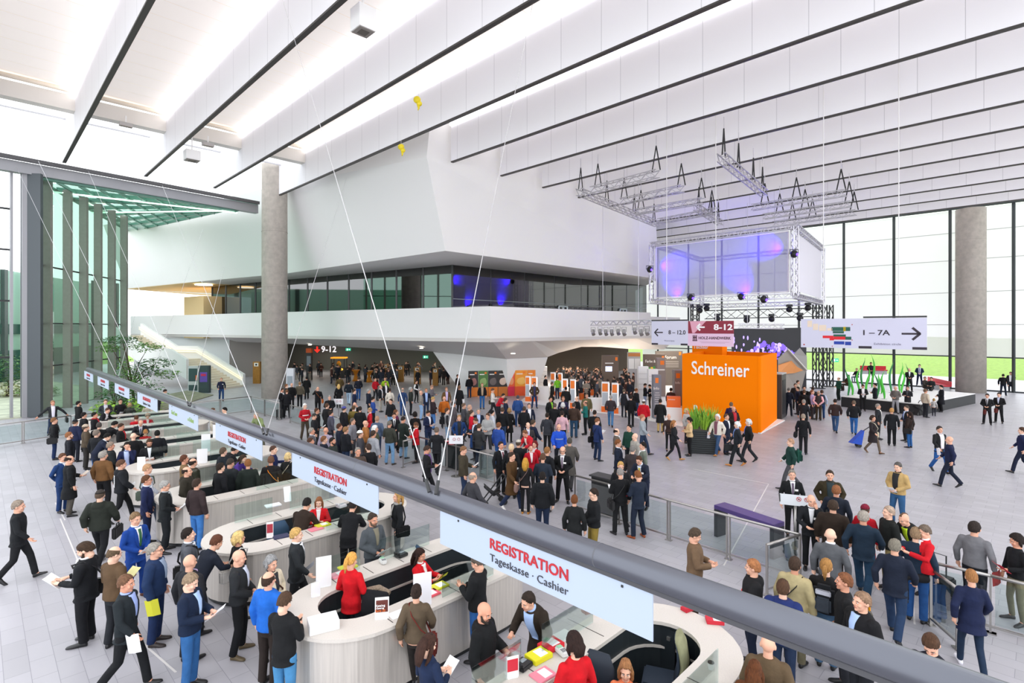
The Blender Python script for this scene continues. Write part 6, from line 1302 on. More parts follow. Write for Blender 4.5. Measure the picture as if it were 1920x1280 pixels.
1556 882 pockets 5 J:37301f:16282c 2a2c2c s3a2c22|man in olive leather jacket in front of queue|w=1.06
1568 910 stand 172 s:1e2430 1f2430 s8a5838|man in dark navy jacket at the queue front|w=1.06
1562 938 stand 174 c:2b211a 26201c s3a2c22|broad man in dark brown coat, back turned in queue|w=1.15
1622 946 stand 160 c:b81626 2a2426 e7a1830|woman in red coat and maroon knitted hat|f
1619 958 walk 172 s:1c2c3c 1f3a52 s9c948a|large man in blue suit jacket, back turned in queue|w=1.15 low:f0f0f4
1645 943 stand -60 j:1c1f1e a9996a sb09a88|man in black leather jacket and khaki trousers|
1692 963 lean -40 j:1d1f20:c8e82a 1d1f22 m6a5240|usher in black and neon yellow jacket bending forward|
1718 989 stand 168 s:1d2c3e 2a5590 s8a7258|man in navy jacket and jeans walking through gate|w=1.08
1731 985 desk -60 s:c41824:f2f0f2 1c1c1f s6a5c50|steward in red jacket half hidden at the gate|f z=0.4
1827 978 stand 160 p:707074 1c1e24 s2c2420|man in grey sweater with wheeled trolley case|gl low:8a2a2a trolley w=1.08
1903 1002 read1 -50 p:17181b 6f6a54 w241b18|dark-haired woman in black with phone at right edge|f red
1821 1068 walk -165 m:1a2240 1c2c42 s9a6a40|short-haired woman in navy tunic and white shoes|f sh=eceaf0
1557 991 stand 172 s:585a5e:f0eef2 2e3036 b0|man with shaved head in grey suit, back turned|w=1.08
1678 1011 walk 170 s:1d2434 263a58 s7a7468|grey-haired man in dark navy coat entering|w=1.05
1549 1048 stand 172 p:1b1a1b 4a6a8a pa07440|long-haired man with ponytail and black-green backpack|pack:1a1c20,b8bac4,3a4048
1532 1047 stand 165 c:b3a57c 6a6450 s3e2e24|person in beige coat beside ponytailed man|bag:2a2a2a
1584 1075 stand -80 p:1c1c1e 2a2c32 s7a4e34|brown-haired man with grey and orange backpack|pack:8a857c,e8a020,6a665e
1617 1111 stand -48 j:17171a:a8c0ea 22242a s8a6e58|short-haired man in black coat looking left|w=1.08
1468 1087 stand 172 h:1e2c60 22304a s4e3626|man in blue hooded sweater, back turned|
1411 1049 talk -80 h:1a1a1c 1c2438 sa06a44|man in red and black racing jacket with papers|stripe:d01820 paper
1308 992 read 95 c:6d5742 3a3028 s4a3c30|man in brown coat walking behind the tube|
1077 928 stand 172 c:1b1d1e 1c1c1f s6a3e20|woman in long black belted coat, back turned|f
1112 916 hands -70 j:17191c 7f6c30 s2c201a|man in black jacket and khaki trousers with leaflet|gl
1440 1190 stand 176 j:5a4a36 2a2c30 b0|bald person passing under the tube at lower right|
1425 1226 stand 178 h:5a3218 3a2a20 l5a3218|long brown-haired person at the bottom edge|f
1742 1199 down -12 p:181b26:f2eef2 1a1c22 s4a3222|man in black sweater and white collar looking down|
'''
for ln in PAD.strip().split('\n'):
    a, lab, ex = ln.split('|'); t = a.split(); kw = {}; exs = []
    for q in ex.split():
        if q.startswith('H='): kw['H'] = float(q[2:])
        elif q.startswith('w='): kw['w_'] = float(q[2:])
        elif q.startswith('sk='): kw['sk'] = q[3:]
        else: exs.append(q)
    pn = t[2]
    if 'walk' in exs: pn = 'walk'; exs.remove('walk')
    if 'sk' not in kw: kw['sk'] = '1123'[(len(lab)+int(t[0])) % 4]
    person(float(t[0]), float(t[1]), pn, float(t[3]), t[4], t[5], t[6] if len(t[6]) > 2 else 'b0', lab, ' '.join(exs), **kw)
# ================================================================ fair stand, foyer, plants, things on the counters
def box_thing(name, label, cat, p, d, m, part='body', rz=0., group=None, bev=0.):
    o = thing(name, label, cat, p, rz, group); MB().box((0, 0, d[2]/2), d, bev=bev).build(part, m, o); return o
SR = R(-4)
# poster panels
pa, pb = PZ(878, 744), PZ(1004, 741); n = 7; wd = [.145, .145, .145, .145, .105, .19, .125]; u = 0; pdv = pb-pa; pr = math.atan2(pdv.y, pdv.x)
cols = [('2a2526', 'e07b1e', 'a8706a', 'black poster panel with pink picture and orange foot'), ('4d7a3a', 'e07b1e', '8fae6a', 'green garden poster panel with orange foot'), ('2b2628', 'e07b1e', '6a5f5c', 'dark poster panel behind a visitor with orange foot'), ('2c2624', 'c8742c', 'd9c0b0', 'dark poster panel with a portrait of a worker'), ('ef5f36', 'd8264a', 'f2a070', 'coral and pink poster panel'), ('f59a2a', 'ea5a2a', 'f7c060', 'wide orange poster panel'), ('f08c28', 'e8602c', 'f5b860', 'last orange poster panel at right end')]
for k, (c1, c2, c3, lab) in enumerate(cols):
    L = pdv.length*wd[k]*.97; q = pa+pdv*(u+wd[k]/2); u += wd[k]; o = thing('poster_panel', lab+' under the white wedge', 'poster', q, pr, 'poster panels under the white wedge')
    MB().box((0, 0, 1.0), (L, .08, 2.0)).build('board', mat(c1, .5), o); MB().box((0, -.045, .38), (L*.98, .015, .72)).build('lower_print', mat(c2, .5), o)
    b = MB(); b.ell((0, -.045, 1.15), (L*.36, .012, .28), 12, 8); b.ell((L*.1, -.047, 1.3), (L*.2, .012, .16), 10, 6); b.build('picture', mat(c3, .5), o); MB().box((-L*.12, -.045, 1.72), (L*.5, .012, .07)).build('title_line', mat('f2ede8', .5), o); MB().box((L*.25, -.046, 1.83), (L*.2, .014, .14)).build('orange_logo', mat('f07a1a', .5), o)
# white floor of the stand
b = MB(); b.prism([PZ(975, 753)[:2], PZ(1027, 761)[:2], PZ(1107, 772)[:2], PZ(1172, 780)[:2], PZ(1280, 800)[:2], AP(28.1, 14.3)[:2], PZ(1290, 700)[:2], PZ(1012, 722)[:2]], .001, .035); struct(b.build('floor', mat('f1efee', .5)), 'white raised floor of the fair stand')
# info pillars
for i, (x0, x1, yt, yb) in enumerate([(985, 994, 705, 753), (996, 1007, 706, 753), (1032, 1041, 698, 742), (1046, 1054, 699, 744), (1055, 1064, 710, 766), (1069, 1079, 711, 766), (1128, 1142, 716, 773), (1147, 1159, 718, 776)]):
    P = PZ((x0+x1)/2, yb); W_ = (x1-x0)/F*P.y; h = (yb-yt)/F*P.y; o = thing('info_pillar', 'white info pillar with orange head and orange foot, %s from the left' % (nth[i]), 'pillar', P, R(-12), 'orange and white info pillars')
    MB().box((0, .12, h/2), (W_, .24, h)).build('body', mat('f2efef', .5), o); MB().box((-.02, -.01, h*.82), (W_*.72, .02, h*.26)).build('orange_head', mat('f07a1e', .5), o); MB().box((-.02, -.008, h*.44), (W_*.72, .016, h*.42)).build('grey_print', mat('b9bfc6', .5), o); MB().box((0, .12, h*.1), (W_*1.06, .28, h*.2)).build('orange_foot', mat('f2701c', .5), o); MB().box((W_*.5, -.005, h*.62), (.05, .03, h*.7)).build('lit_edge', mat('fff3ee', .5, emit=.8), o)
# grey towers and walls of the stand
def ppanel(name, lab, x0, x1, yt, yb, Y, c, parts=(), th=.12, cat='panel', grp=None):
    a, e = PY(x0, yb, Y), PY(x1, yb, Y); z0 = max(a.z, 0.0); zt_ = PY(x0, yt, Y).z; W_ = (e-a).length; o = thing(name, lab, cat, (a+e)/2*Vector((1, 1, 0)) if False else Vector(((a.x+e.x)/2, Y, 0)), 0, grp)
    MB().box((0, th/2, zt_/2), (W_, th, zt_)).build('board', mat(c, .6), o)
    for nm, fx, z, fw, hh, cc, em in parts: MB().box((fx*W_, -.012, zt_*z), (fw*W_, .02, hh)).build(nm, mat(cc, .5, emit=em), o)
    return o, W_, zt_
def sgn(o, s, size, x, z, c='f0ebe6', y=-.014, width=None): lettering(s, size, mat(c, .5), o, Matrix(((1, 0, 0, x), (0, 0, -1, y), (0, 1, 0, z), (0, 0, 0, 1))), 0, width=width)
o, W_, h = ppanel('info_tower', 'dark grey square info tower with orange cube logo', 1226, 1240, 703, 786, 31, '7b7b84', (('orange_logo', -.1, .88, .4, .3, 'f07a1e', 0),), .5, 'tower'); sgn(o, 'Info', .22, -.08, h*.7)
b = MB()
for k in range(6): b.box((-.02, -.012, h*(.6-.05*k)), (W_*(.7 if k % 2 else .55), .01, .03))
b.build('text_lines', mat('d5d2d2', .5), o)
o, W_, h = ppanel('info_tower', 'brown-grey info tower half behind the orange booth', 1265, 1281, 694, 790, 32.6, '8d7f7a', (('orange_logo', -.1, .88, .45, .3, 'f07a1e', 0),), .5, 'tower'); sgn(o, 'Info', .2, -.08, h*.72)
o, W_, h = ppanel('info_tower', 'brown-grey info tower before the forum wall', 1232, 1248, 671, 745, 41, '8f7f78', (('orange_logo', .1, .88, .45, .32, 'f07a1e', 0),), .5, 'tower'); MB().box((0, -.012, h*.7), (W_*.8, .012, .1)).build('text_line', mat('e6e0da', .5), o)
o, W_, h = ppanel('stand_wall', 'brown stand wall with small lit screen', 1129, 1160, 666, 735, 45, '6b5a4e', (('orange_logo', .36, .9, .14, .3, 'f07a1e', 0), ('screen', -.1, .62, .4, .42, 'c9d4ff', .9)), .3, 'wall'); MB().box((-.1, -.012, h*.78), (W_*.5, .012, .09)).build('text_line', mat('e6e0da', .5), o)
o, W_, h = ppanel('stand_wall', 'brown stand wall reading Farbe & Lack over colourful picture', 1207, 1247, 664, 735, 46, '5f5148', (('orange_logo', .4, .9, .1, .3, 'f07a1e', 0),), .3, 'wall'); sgn(o, 'Farbe & Lack', .34, -.05, h*.8, width=W_*.8)
b = MB(); rnd = random.Random(3)
for k in range(14): b.ell((rnd.uniform(-.4, .35)*W_, -.02, h*rnd.uniform(.5, .66)), (.16, .012, .14), 8, 6, k % 3)
b.build('picture', [mat('3f8a3a', .5), mat('e0b020', .5), mat('1f5a34', .5)], o)
o, W_, h = ppanel('stand_wall', 'dark grey stand wall reading Forum', 1230, 1280, 658, 735, 49, '5e5751', (('orange_logo', .4, .93, .08, .28, 'f07a1e', 0),), .3, 'wall'); sgn(o, 'Forum', .42, .1, h*.82)
b = MB()
for k in range(4): b.box((.25, -.012, h*(.7-.05*k)), (1.2, .01, .05))
b.build('text_lines', mat('a8a29c', .5), o)
ppanel('pinboard', 'white and grey notice wall with wooden top picture', 1177, 1201, 660, 735, 47, 'a8a9ac', (('picture', 0, .93, .95, .3, 'b8763a', 0), ('sheet', -.22, .68, .42, .9, 'e2e4e6', 0), ('sheet', .25, .68, .42, .9, 'dcdfe2', 0)), .2)
for x0, x1, yt, yb, Y, lab in ((1197, 1216, 687, 742, 40, 'white display shelving block, left one'), (1216, 1234, 692, 742, 39, 'white display shelving block, right one'), (1011, 1026, 687, 727, 46.5, 'white info wall at the left of the stand')):
    o, W_, h = ppanel('display_block', lab, x0, x1, yt, yb, Y, 'f0eeed', (), .4, 'shelf')
    b = MB()
    for k in range(4): b.box((0, -.02, h*(.3+.16*k)), (W_*.9, .03, .03))
    b.build('ledges', mat('cfcccb', .5), o)
for x, y, d, rz, lab in ((1018, 751, (1.0, .8, .95), -8, 'white reception counter left of the pillars'), (1117, 771, (.95, .7, .75), -10, 'white counter beside the large info pillars'), (1266, 790, (1.0, .7, .75), -14, 'white counter carrying the orange box')):
    o = box_thing('stand_counter', lab, 'counter', PZ(x, y)+Vector((0, .4, 0)), d, mat('efecea', .5), 'body', R(rz)); MB().box((0, 0, d[2]+.02), (d[0]+.06, d[1]+.06, .04)).build('top', WHITE, o)
o = box_thing('orange_box', 'orange cardboard sign box on white counter', 'box', PZ(1266, 790)+Vector((0, .3, .79)), (.75, .5, .6), mat('f06a1e', .5), 'body', R(-14)); sgn(o, 'Schreiner', .1, -.12, .45, y=-.27)
# forum lamps: warm light under the gallery
for (x, y, z, e, s) in ((4, 49, 3.0, 420, 5), (9, 53, 3.2, 520, 5), (14, 47, 4.1, 260, 4)):
    l = bpy.data.lights.new('stand_light', 'AREA'); l.energy = e; l.size = s; l.color = (1, .86, .7); o = bpy.data.objects.new('stand_light', l); col.objects.link(o); o.location = (x, y, z)
for (x, y, e) in ((-14, 58, 110), (-24, 62, 110), (-8, 55, 90)):
    l = bpy.data.lights.new('foyer_light', 'AREA'); l.energy = e; l.size = 4; l.color = (1, .95, .82); o = bpy.data.objects.new('foyer_light', l); col.objects.link(o); o.location = (x, y, 3.35)
for i, (x, y, Y) in enumerate([(581, 646, 52), (790, 652, 44), (962, 662, 38.5)]):
    P = PY(x, y, Y); o = thing('downlight', 'small lit downlight set in the overhang, %s from the left' % nth[i], 'lamp', P, 0, 'downlights in the overhang'); b = MB(); b.tube([(0, 0, 0), (0, 0, -.05)], .16, 14); b.build('lens', mat('fff8ea', .5, emit=3), o); MB().tube([(0, 0, .0), (0, 0, -.03)], .2, 14).build('rim', WHITE, o)
# foyer fittings
for i, (x0, x1, yt, yb) in enumerate([(720, 727, 683, 712), (745, 756, 686, 716), (776, 788, 688, 720), (811, 821, 691, 723), (474, 487, 678, 719)]):
    P = PZ((x0+x1)/2, yb); W_ = (x1-x0)/F*P.y; h = (yb-yt)/F*P.y; o = thing('wooden_kiosk', ['leftmost wooden kiosk column in the dim foyer', 'second wooden kiosk column in the dim foyer', 'third wooden kiosk column in the dim foyer', 'rightmost wooden kiosk column in the dim foyer', 'wooden kiosk beside the tall concrete column'][i], 'kiosk', P, 0, 'wooden kiosks')
    MB().box((0, .2, h/2), (W_, .4, h)).build('body', mat('a9772f', .6, 0, .2, 6, .15), o); MB().box((0, -.01, h*.87), (W_*.6, .02, h*.16)).build('white_icon', mat('f2efe6', .5), o); MB().box((0, -.012, h*.87), (W_*.25, .03, h*.08)).build('icon_mark', DARK, o)
for i, (x, yb) in enumerate(((667, 714), (692, 716))):
    P = PZ(x, yb); o = thing('high_table', 'orange stretch-covered high table in the foyer, ' + ('left one' if i == 0 else 'right one'), 'table', P, 0, 'orange high tables'); b = MB(); b.tube([(0, 0, 0), (0, 0, .2), (0, 0, .6), (0, 0, .95), (0, 0, 1.1)], [.36, .24, .13, .26, .4], 18); b.build('cover', mat('e08a1c', .7), o, smooth=True); MB().tube([(0, 0, 1.1), (0, 0, 1.13)], .41, 20).build('tabletop', mat('d9852a', .5), o)
P = PZ(633, 709); o = thing('coffee_cart', 'dark serving cart with orange lit canopy in the foyer', 'cart', P, 0); MB().box((0, .5, .55), (1.4, .9, 1.1)).build('counter', mat('2a2826', .5), o); MB().box((0, .5, 2.15), (1.5, 1.0, .14)).build('canopy', mat('f0951e', .5, emit=.9), o)
b = MB()
for sx in (-.68, .68):
    for sy in (.06, .94): b.box((sx, sy, 1.05), (.06, .06, 2.1))
b.build('posts', DARK, o)
for sx in (-.5, .45): MB().ell((sx, -.05, .95), (.14, .06, .1), 10, 6).build('lamp', mat('ffb13a', .5, emit=2), o)
MB().ell((.0, .4, 1.5), (.25, .2, .3), 10, 8).build('fruit_display', mat('d8a020', .5), o)
for x, yt, yb, c, lab in ((580, 652, 712, '3a3c3e', 'dark info column with orange head in the foyer'), (545, 690, 748, 'c9ccd2', 'slim info column with orange foot right of the concrete column')):
    P = PZ(x, yb); h = (yb-yt)/F*P.y; o = box_thing('info_column', lab, 'sign', P, (.55, .3, h), mat(c, .5), 'body'); MB().box((0, -.01, h*.92 if yt < 680 else h*.2), (.56, .32, h*.14)).build('orange_part', mat('f0641e', .5), o); MB().box((0, -.16, h*.6), (.4, .02, h*.3)).build('print', mat('8a949c', .5), o)
# signs in foyer and gallery
wl_ = PY(612, 655, 66.6); o = thing('direction_sign', 'white 9-12 lettering with red arrow on the dim foyer wall', 'sign', wl_, 0); lettering('9-12', 1.05, mat('f4f0f4', .5, emit=.6), o, Matrix(((1, 0, 0, .3), (0, 0, -1, 0), (0, 1, 0, 0), (0, 0, 0, 1))), .02)
b = MB(); b.box((-1.15, 0, .12), (.2, .05, .5)); b.add([(-1.55, -.02, 0), (-.75, -.02, 0), (-1.15, -.02, -.42), (-1.55, .03, 0), (-.75, .03, 0), (-1.15, .03, -.42)], [(0, 2, 1), (3, 4, 5), (0, 1, 4, 3), (1, 2, 5, 4), (2, 0, 3, 5)]); b.build('arrow', mat('f02a1e', .5, emit=.8), o)
for i, (x, y, Y) in enumerate(((653, 655, 66.3), (798, 669, 64.0), (1113, 524, 57), (1131, 522, 58), (1566, 675, 51.5))):
    P = PY(x, y, Y); o = thing('exit_sign', ['green exit sign on the left of the foyer wall', 'green exit sign at the right of the foyer', 'green exit sign behind gallery glass, left', 'green exit sign behind gallery glass, right', 'green exit sign at the lawn glazing'][i], 'sign', P, 0, 'green exit signs'); MB().box((0, 0, 0), (.62, .08, .34)).build('panel', mat('2fb890', .5, emit=.7), o)
    b = MB(); b.box((-.1, -.045, 0), (.12, .02, .2)); b.box((.15, -.045, 0), (.16, .02, .06)); b.build('pictogram', mat('f4fffa', .5, emit=1), o)
for x, yt, yb, c, lab in ((364, 686, 734, '3e5456', 'grey info stele with dark map screen before the stairs'), (384, 685, 736, '3e4c50', 'dark info stele with purple poster before the stairs')):
    P = PZ(x, yb); h = (yb-yt)/F*P.y; o = box_thing('info_stele', lab, 'stele', P, (.85, .3, h), mat('d5d6d8' if x < 370 else c, .5), 'body'); MB().box((0, -.16, h*.66 if x < 370 else h*.5), (.7, .02, h*.5 if x < 370 else h*.9)).build('screen', mat(c, .3), o)
    if x > 370: MB().box((0, -.18, h*.58), (.6, .02, h*.36)).build('poster', mat('6a4fb0', .5), o); MB().box((0, -.195, h*.66), (.4, .02, h*.08)).build('poster_title', mat('d0305a', .5), o)
    else: MB().box((.28, -.175, h*.55), (.12, .02, h*.2)).build('orange_strip', mat('e0682a', .5), o); MB().box((0, -.16, h*.16), (.7, .02, h*.22)).build('lower_panel', mat(c, .4), o)
lettering_o = thing('wall_lettering', 'dark two-line lettering on the white parapet beside the last fin', 'sign', onband(252)+Vector((0, -.06, 1.2)), 0); dch = (chL[1]-chL[2]).normalized()
lettering('C Mitte', .5, DARK, lettering_o, facing((.3, 0, .5), dch), .01); lettering('C West', .5, DARK, lettering_o, facing((.3, 0, -.1), dch), .01)
# tree and shrubs in the garden court corner
def foliage(b, c, r, n, rnd, s=.14, flat=.5):
    for k in range(n):
        d = Vector((rnd.gauss(0, 1), rnd.gauss(0, 1), rnd.gauss(0, 1))).normalized(); q = Vector(c)+Vector((d.x*r[0], d.y*r[1], d.z*r[2]))*rnd.uniform(.5, 1)
        a = rnd.uniform(0, 6.28); e = Vector((math.cos(a), math.sin(a), rnd.uniform(-.6, .2))).normalized()*s*rnd.uniform(.8, 1.8); f = e.cross(Vector((rnd.gauss(0, .4), rnd.gauss(0, .4), 1))).normalized()*s*.28
        b.add([q, q+e*.5+f, q+e, q+e*.5-f], [(0, 1, 2, 3)])
rnd = random.Random(2); lf1, lf2, lf3 = mat('5f8a3c', .7, 0, 0, 3, .35), mat('3e6a34', .7, 0, 0, 3, .35), mat('8fb83a', .7, 0, 0, 3, .3); bark = mat('4a3a2e', .9)
P = PZ(252, 757); o = thing('garden_tree', 'slender layered tree before the staircase', 'tree', P, 0); b = MB(); b.tube([(0, 0, 0), (-.2, 0, 1.6), (-.5, 0, 3.2), (-.9, .1, 4.4)], [.1, .08, .05, .02], 8)
for q in ((.6, 0, 2.2), (1.6, .1, 2.9), (-1.6, 0, 3.9), (.8, .2, 3.9), (1.9, 0, 2.2)): b.tube([(-.15, 0, 1.3), Vector((-.3, 0, 1.8)).lerp(Vector(q), .5), q], [.05, .03, .012], 6)
b.build('trunk', bark, o)
for i, (c, r, n) in enumerate([((-1.0, 0, 4.5), (1.5, 1, .35), 420), ((.8, 0, 4.0), (1.3, 1, .35), 380), ((1.6, 0, 2.9), (1.3, 1, .4), 420), ((-1.7, 0, 3.9), (.9, .8, .3), 240), ((.6, 0, 2.3), (1.5, 1.0, .5), 480), ((2.3, 0, 2.1), (.9, .8, .35), 260)]): b = MB(); foliage(b, c, r, n, rnd, .16); b.build('foliage', lf1 if i % 2 else lf2, o)
for x, y, r, m, n, lab in ((215, 765, (1.2, .9, 1.0), lf2, 600, 'dark bamboo-like shrub left of the slender tree'), (262, 768, (1.7, .9, 1.1), lf2, 800, 'dense dark shrub under the slender tree'), (200, 779, (.9, .7, .45), lf3, 420, 'bright green fern behind the far counters'), (268, 775, (1.3, .6, .5), lf3, 420, 'bright green low shrub under sign boards'), (238, 762, (1.0, .8, 1.7), lf1, 620, 'tall leafy shrub beside the glass fins')):
    P = PZ(x, y); o = thing('garden_shrub', lab, 'shrub', P, 0, 'shrubs in the indoor garden corner'); b = MB(); foliage(b, (0, 0, r[2]), r, n, rnd, .17); b.build('foliage', m, o); b = MB()
    for k in range(5): b.tube([(0, 0, 0), (rnd.uniform(-.3, .3), rnd.uniform(-.3, .3), r[2]*1.2)], [.025, .01], 5)
    b.build('stem', bark, o)
b = MB(); b.prism([PZ(180, 786)[:2], PZ(300, 772)[:2], PZ(400, 741)[:2], PZ(352, 733)[:2], PZ(250, 752)[:2], PZ(175, 778)[:2]], .001, .06); struct(b.build('ground', mat('8c8a74', .9, 0, .6, 3, .3)), 'gravel bed of the indoor garden corner')
for x, y, r, m, lab in ((16, 748, (1.5, 1.2, 1.3), lf2, 'dark green small tree behind the left glazing'), (70, 776, (1.6, 1.0, .5), lf1, 'low green hedge behind the glass fins'), (12, 768, (2.2, 1.2, .6), mat('a9ae7a', .8, 0, 0, 3, .3), 'pale grassy bush behind the left glazing')):
    P = PY(x, y, 41); P.z = 0; o = thing('court_plant', lab, 'shrub', P, 0, 'plants in the court'); b = MB(); foliage(b, (0, 0, r[2]*(1.6 if 'tree' in lab else 1)), r, 700, rnd, .2); b.build('foliage', m, o)
    b = MB(); b.tube([(0, 0, 0), (0, 0, r[2])], [.08, .03], 6); b.build('stem', bark, o)
# hung devices under the roof, balloons
for x, y, Y, d, lab in ((681, 38, 17.5, (.6, .6, .75), 'white hanging air box with grey grille near the top edge'), (360, 292, 31, (.75, .7, .55), 'white box hanging before the skylight')):
    P = PY(x, y, Y); o = thing('ceiling_box', lab, 'device', P, R(45)); MB().box((0, 0, 0), d).build('housing', WHITE, o); MB().box((0, 0, -d[2]/2-.01), (d[0]*.9, d[1]*.9, .03)).build('grille', mat('8d8781', .5), o); MB().box((0, 0, -d[2]/2-.03), (d[0]*.5, d[1]*.5, .02)).build('grille_core', mat('5e5852', .5), o); b = MB(); b.bar((0, 0, 0), (0, 0, HT-P.z), .05); b.build('hanger', WHITE, o)
for i, (x, y, Y) in enumerate(((40, 184, 27.5), (236, 234, 29.5), (390, 271, 31.5))):
    P = PY(x, y, Y); o = thing('flood_lamp', 'small grey floodlight under the box gutter, %s from the left' % nth[i], 'lamp', P, R(45), 'floodlights under the box gutter'); MB().box((0, 0, 0), (.6, .3, .2)).build('housing', mat('b7b3b0', .5), o); MB().box((0, -.05, -.11), (.5, .2, .02)).build('lens', mat('8a7f74', .3), o); b = MB(); b.bar((0, 0, .1), (0, 0, .5), .06); b.build('bracket', WHITE, o)
ym = mat('e8d21c', .35)
for i, (x, y, Y) in enumerate(((782, 191, 24), (752, 279, 28))):
    P = PY(x, y, Y); o = thing('yellow_balloon', 'yellow foil balloon stuck under the roof, ' + ('upper one' if i == 0 else 'lower one by the white corner'), 'balloon', P, 0, 'yellow balloons'); b = MB(); b.ell((0, 0, .1), (.17, .13, .16), 14, 10); b.ell((.1, 0, -.08), (.13, .1, .12), 12, 8); b.build('body', ym, o, smooth=True); b = MB(); b.tube([(.05, 0, -.16), (.08, 0, -.27), (.04, 0, -.38)], [.06, .05, .02], 8); b.build('tail', ym, o, smooth=True); b = MB(); b.bar((0, 0, .2), (0, 0, HT-P.z-.1), .012); b.build('string', WHITE, o)
# unseen warm area light added to brighten the gallery interior
l = bpy.data.lights.new('gallery_fill', 'AREA'); l.energy = 500; l.size = 5; l.color = (1, .8, .55); o = bpy.data.objects.new('gallery_fill', l); col.objects.link(o); o.location = (-36, 64, 9.6)
# ---- things on and in the counters
WT = 1.051
def flat(name, lab, cat, x, y, d, rz, c, z=WT, grp='papers on the counters', band=None):
    P = PZ(x, y, z); o = thing(name, lab, cat, P, R(rz), grp); MB().box((0, 0, d[2]/2), d, bev=min(.004, d[2]*.3)).build('body', mat(c, .6), o)
    if band: MB().box((.03, 0, d[2]+.001), (d[0]*.45, d[1]*.7, .002)).build('label', mat(band, .6), o)
    return o
flat('brochure_stack', 'thick white brochure stack on the second counter nose', 'brochures', 606, 1176, (.4, .3, .13), 28, 'e9e8ea')
flat('booklet_stack', 'red booklet stack beside the dark-haired clerk', 'booklets', 1033, 1213, (.3, .22, .06), 40, 'd4202e', band='f0eeee'); flat('booklet_stack', 'yellow booklet stack beside the dark-haired clerk', 'booklets', 1010, 1233, (.3, .22, .06), 40, 'dcd61e', band='f0eeee')
flat('paper_pad', 'pink form pad at the front of nearest counter', 'forms', 1018, 1266, (.28, .22, .02), 40, 'e68a9c', band='f4eef0'); flat('paper_sheet', 'white sheet beside the leaning brown-coated man', 'paper', 1055, 1192, (.3, .21, .004), 40, 'f4f4f6')
flat('form_stack', 'pink form stack on the second counter front', 'forms', 806, 1115, (.3, .2, .03), 45, 'e85a6a', band='f6eef0'); flat('form_stack', 'yellow form stack on the second counter front', 'forms', 823, 1100, (.3, .2, .03), 45, 'd8d630', band='f2f2e8')
flat('form_stack', 'yellow forms beside the ponytailed clerk', 'forms', 652, 1064, (.3, .2, .03), 45, 'dcd62c', band='f2f2e8'); flat('form_stack', 'pink forms beside the ponytailed clerk', 'forms', 636, 1078, (.3, .2, .03), 45, 'eb9aa8', band='f6eef0')
flat('form_stack', 'yellow forms before the third counter clerk', 'forms', 605, 985, (.3, .2, .03), 45, 'dcd830', band='f2f2e8'); flat('form_stack', 'pink forms before the third counter clerk', 'forms', 592, 992, (.28, .2, .02), 45, 'e88a98')
flat('booklet_stack', 'small red booklets at the far end of nearest counter', 'booklets', 1290, 1143, (.2, .12, .05), 30, 'b81c30', band='e8dcdc'); flat('booklet_stack', 'red and white booklets below the tube', 'booklets', 1340, 1166, (.24, .16, .05), -10, 'c42436', band='f2eaea'); flat('leaflet_box', 'dark red leaflet box under the nearest sign board', 'box', 1106, 1146, (.24, .12, .07), 30, '7c1624')
flat('paper_sheet', 'white papers on the third counter left edge', 'paper', 512, 948, (.34, .22, .03), 40, 'f2f2f4'); flat('paper_sheet', 'white sheet on the second counter edge', 'paper', 748, 1150, (.3, .2, .004), 40, 'f4f4f6'); flat('notebook', 'navy notebook beside blond man passing counters', 'notebook', 527, 1006, (.3, .22, .02), 35, '2a2c50')
for x, y, lab in ((752, 1042, 'black desk telephone on the second counter'), (980, 1250, 'black desk telephone at the nearest counter'), (640, 950, 'light desk telephone on the third counter')):
    o = thing('telephone', lab, 'telephone', PZ(x, y, WT), R(50), 'desk telephones'); c = mat('c9c9cc' if 'light' in lab else '1c1d20', .4); MB().box((0, 0, .03), (.2, .18, .06), bev=.01).build('base', c, o); b = MB(); b.tube([(-.1, -.06, .07), (-.08, 0, .085), (-.1, .07, .07)], [.025, .018, .025], 8); b.build('handset', c, o); MB().box((.03, .02, .062), (.09, .06, .006)).build('display', mat('8a949a', .3), o)
for x, y, lab in ((718, 1055, 'white card terminal on the second counter'), (1053, 1226, 'white card terminal with green display beside dark-haired clerk'), (640, 924, 'white card terminal on the third counter')):
    o = thing('card_terminal', lab, 'terminal', PZ(x, y, WT), R(30), 'card terminals'); MB().box((0, 0, .04), (.1, .2, .07), bev=.015).build('body', mat('d9dad8', .4), o); MB().box((0, .05, .078), (.07, .06, .005)).build('display', mat('8fc8a0', .3), o); b = MB()
    for i in range(3):
        for j in range(3): b.box((-.025+.025*i, -.02-.025*j, .077), (.016, .014, .008))
    b.build('keys', mat('6a6c6e', .5), o)
def stand(lab, x, y, w_, h, c, rz=0, poster=None, lean=0, z=WT):
    o = thing('desk_sign', lab, 'sign', PZ(x, y, z), R(rz), 'desk signs on the counters'); M = Matrix.Rotation(R(lean), 4, 'X'); MB().box((0, 0, h/2), (w_, .012, h), M=M).build('board', mat(c, .5), o); MB().box((0, .05, .006), (w_*.8, .14, .012)).build('foot', mat(c, .5), o)
    if poster: MB().box((0, -.008, h*.6), (w_*.85, .006, h*.55), M=M).build('poster', mat(poster, .5), o)
    return o
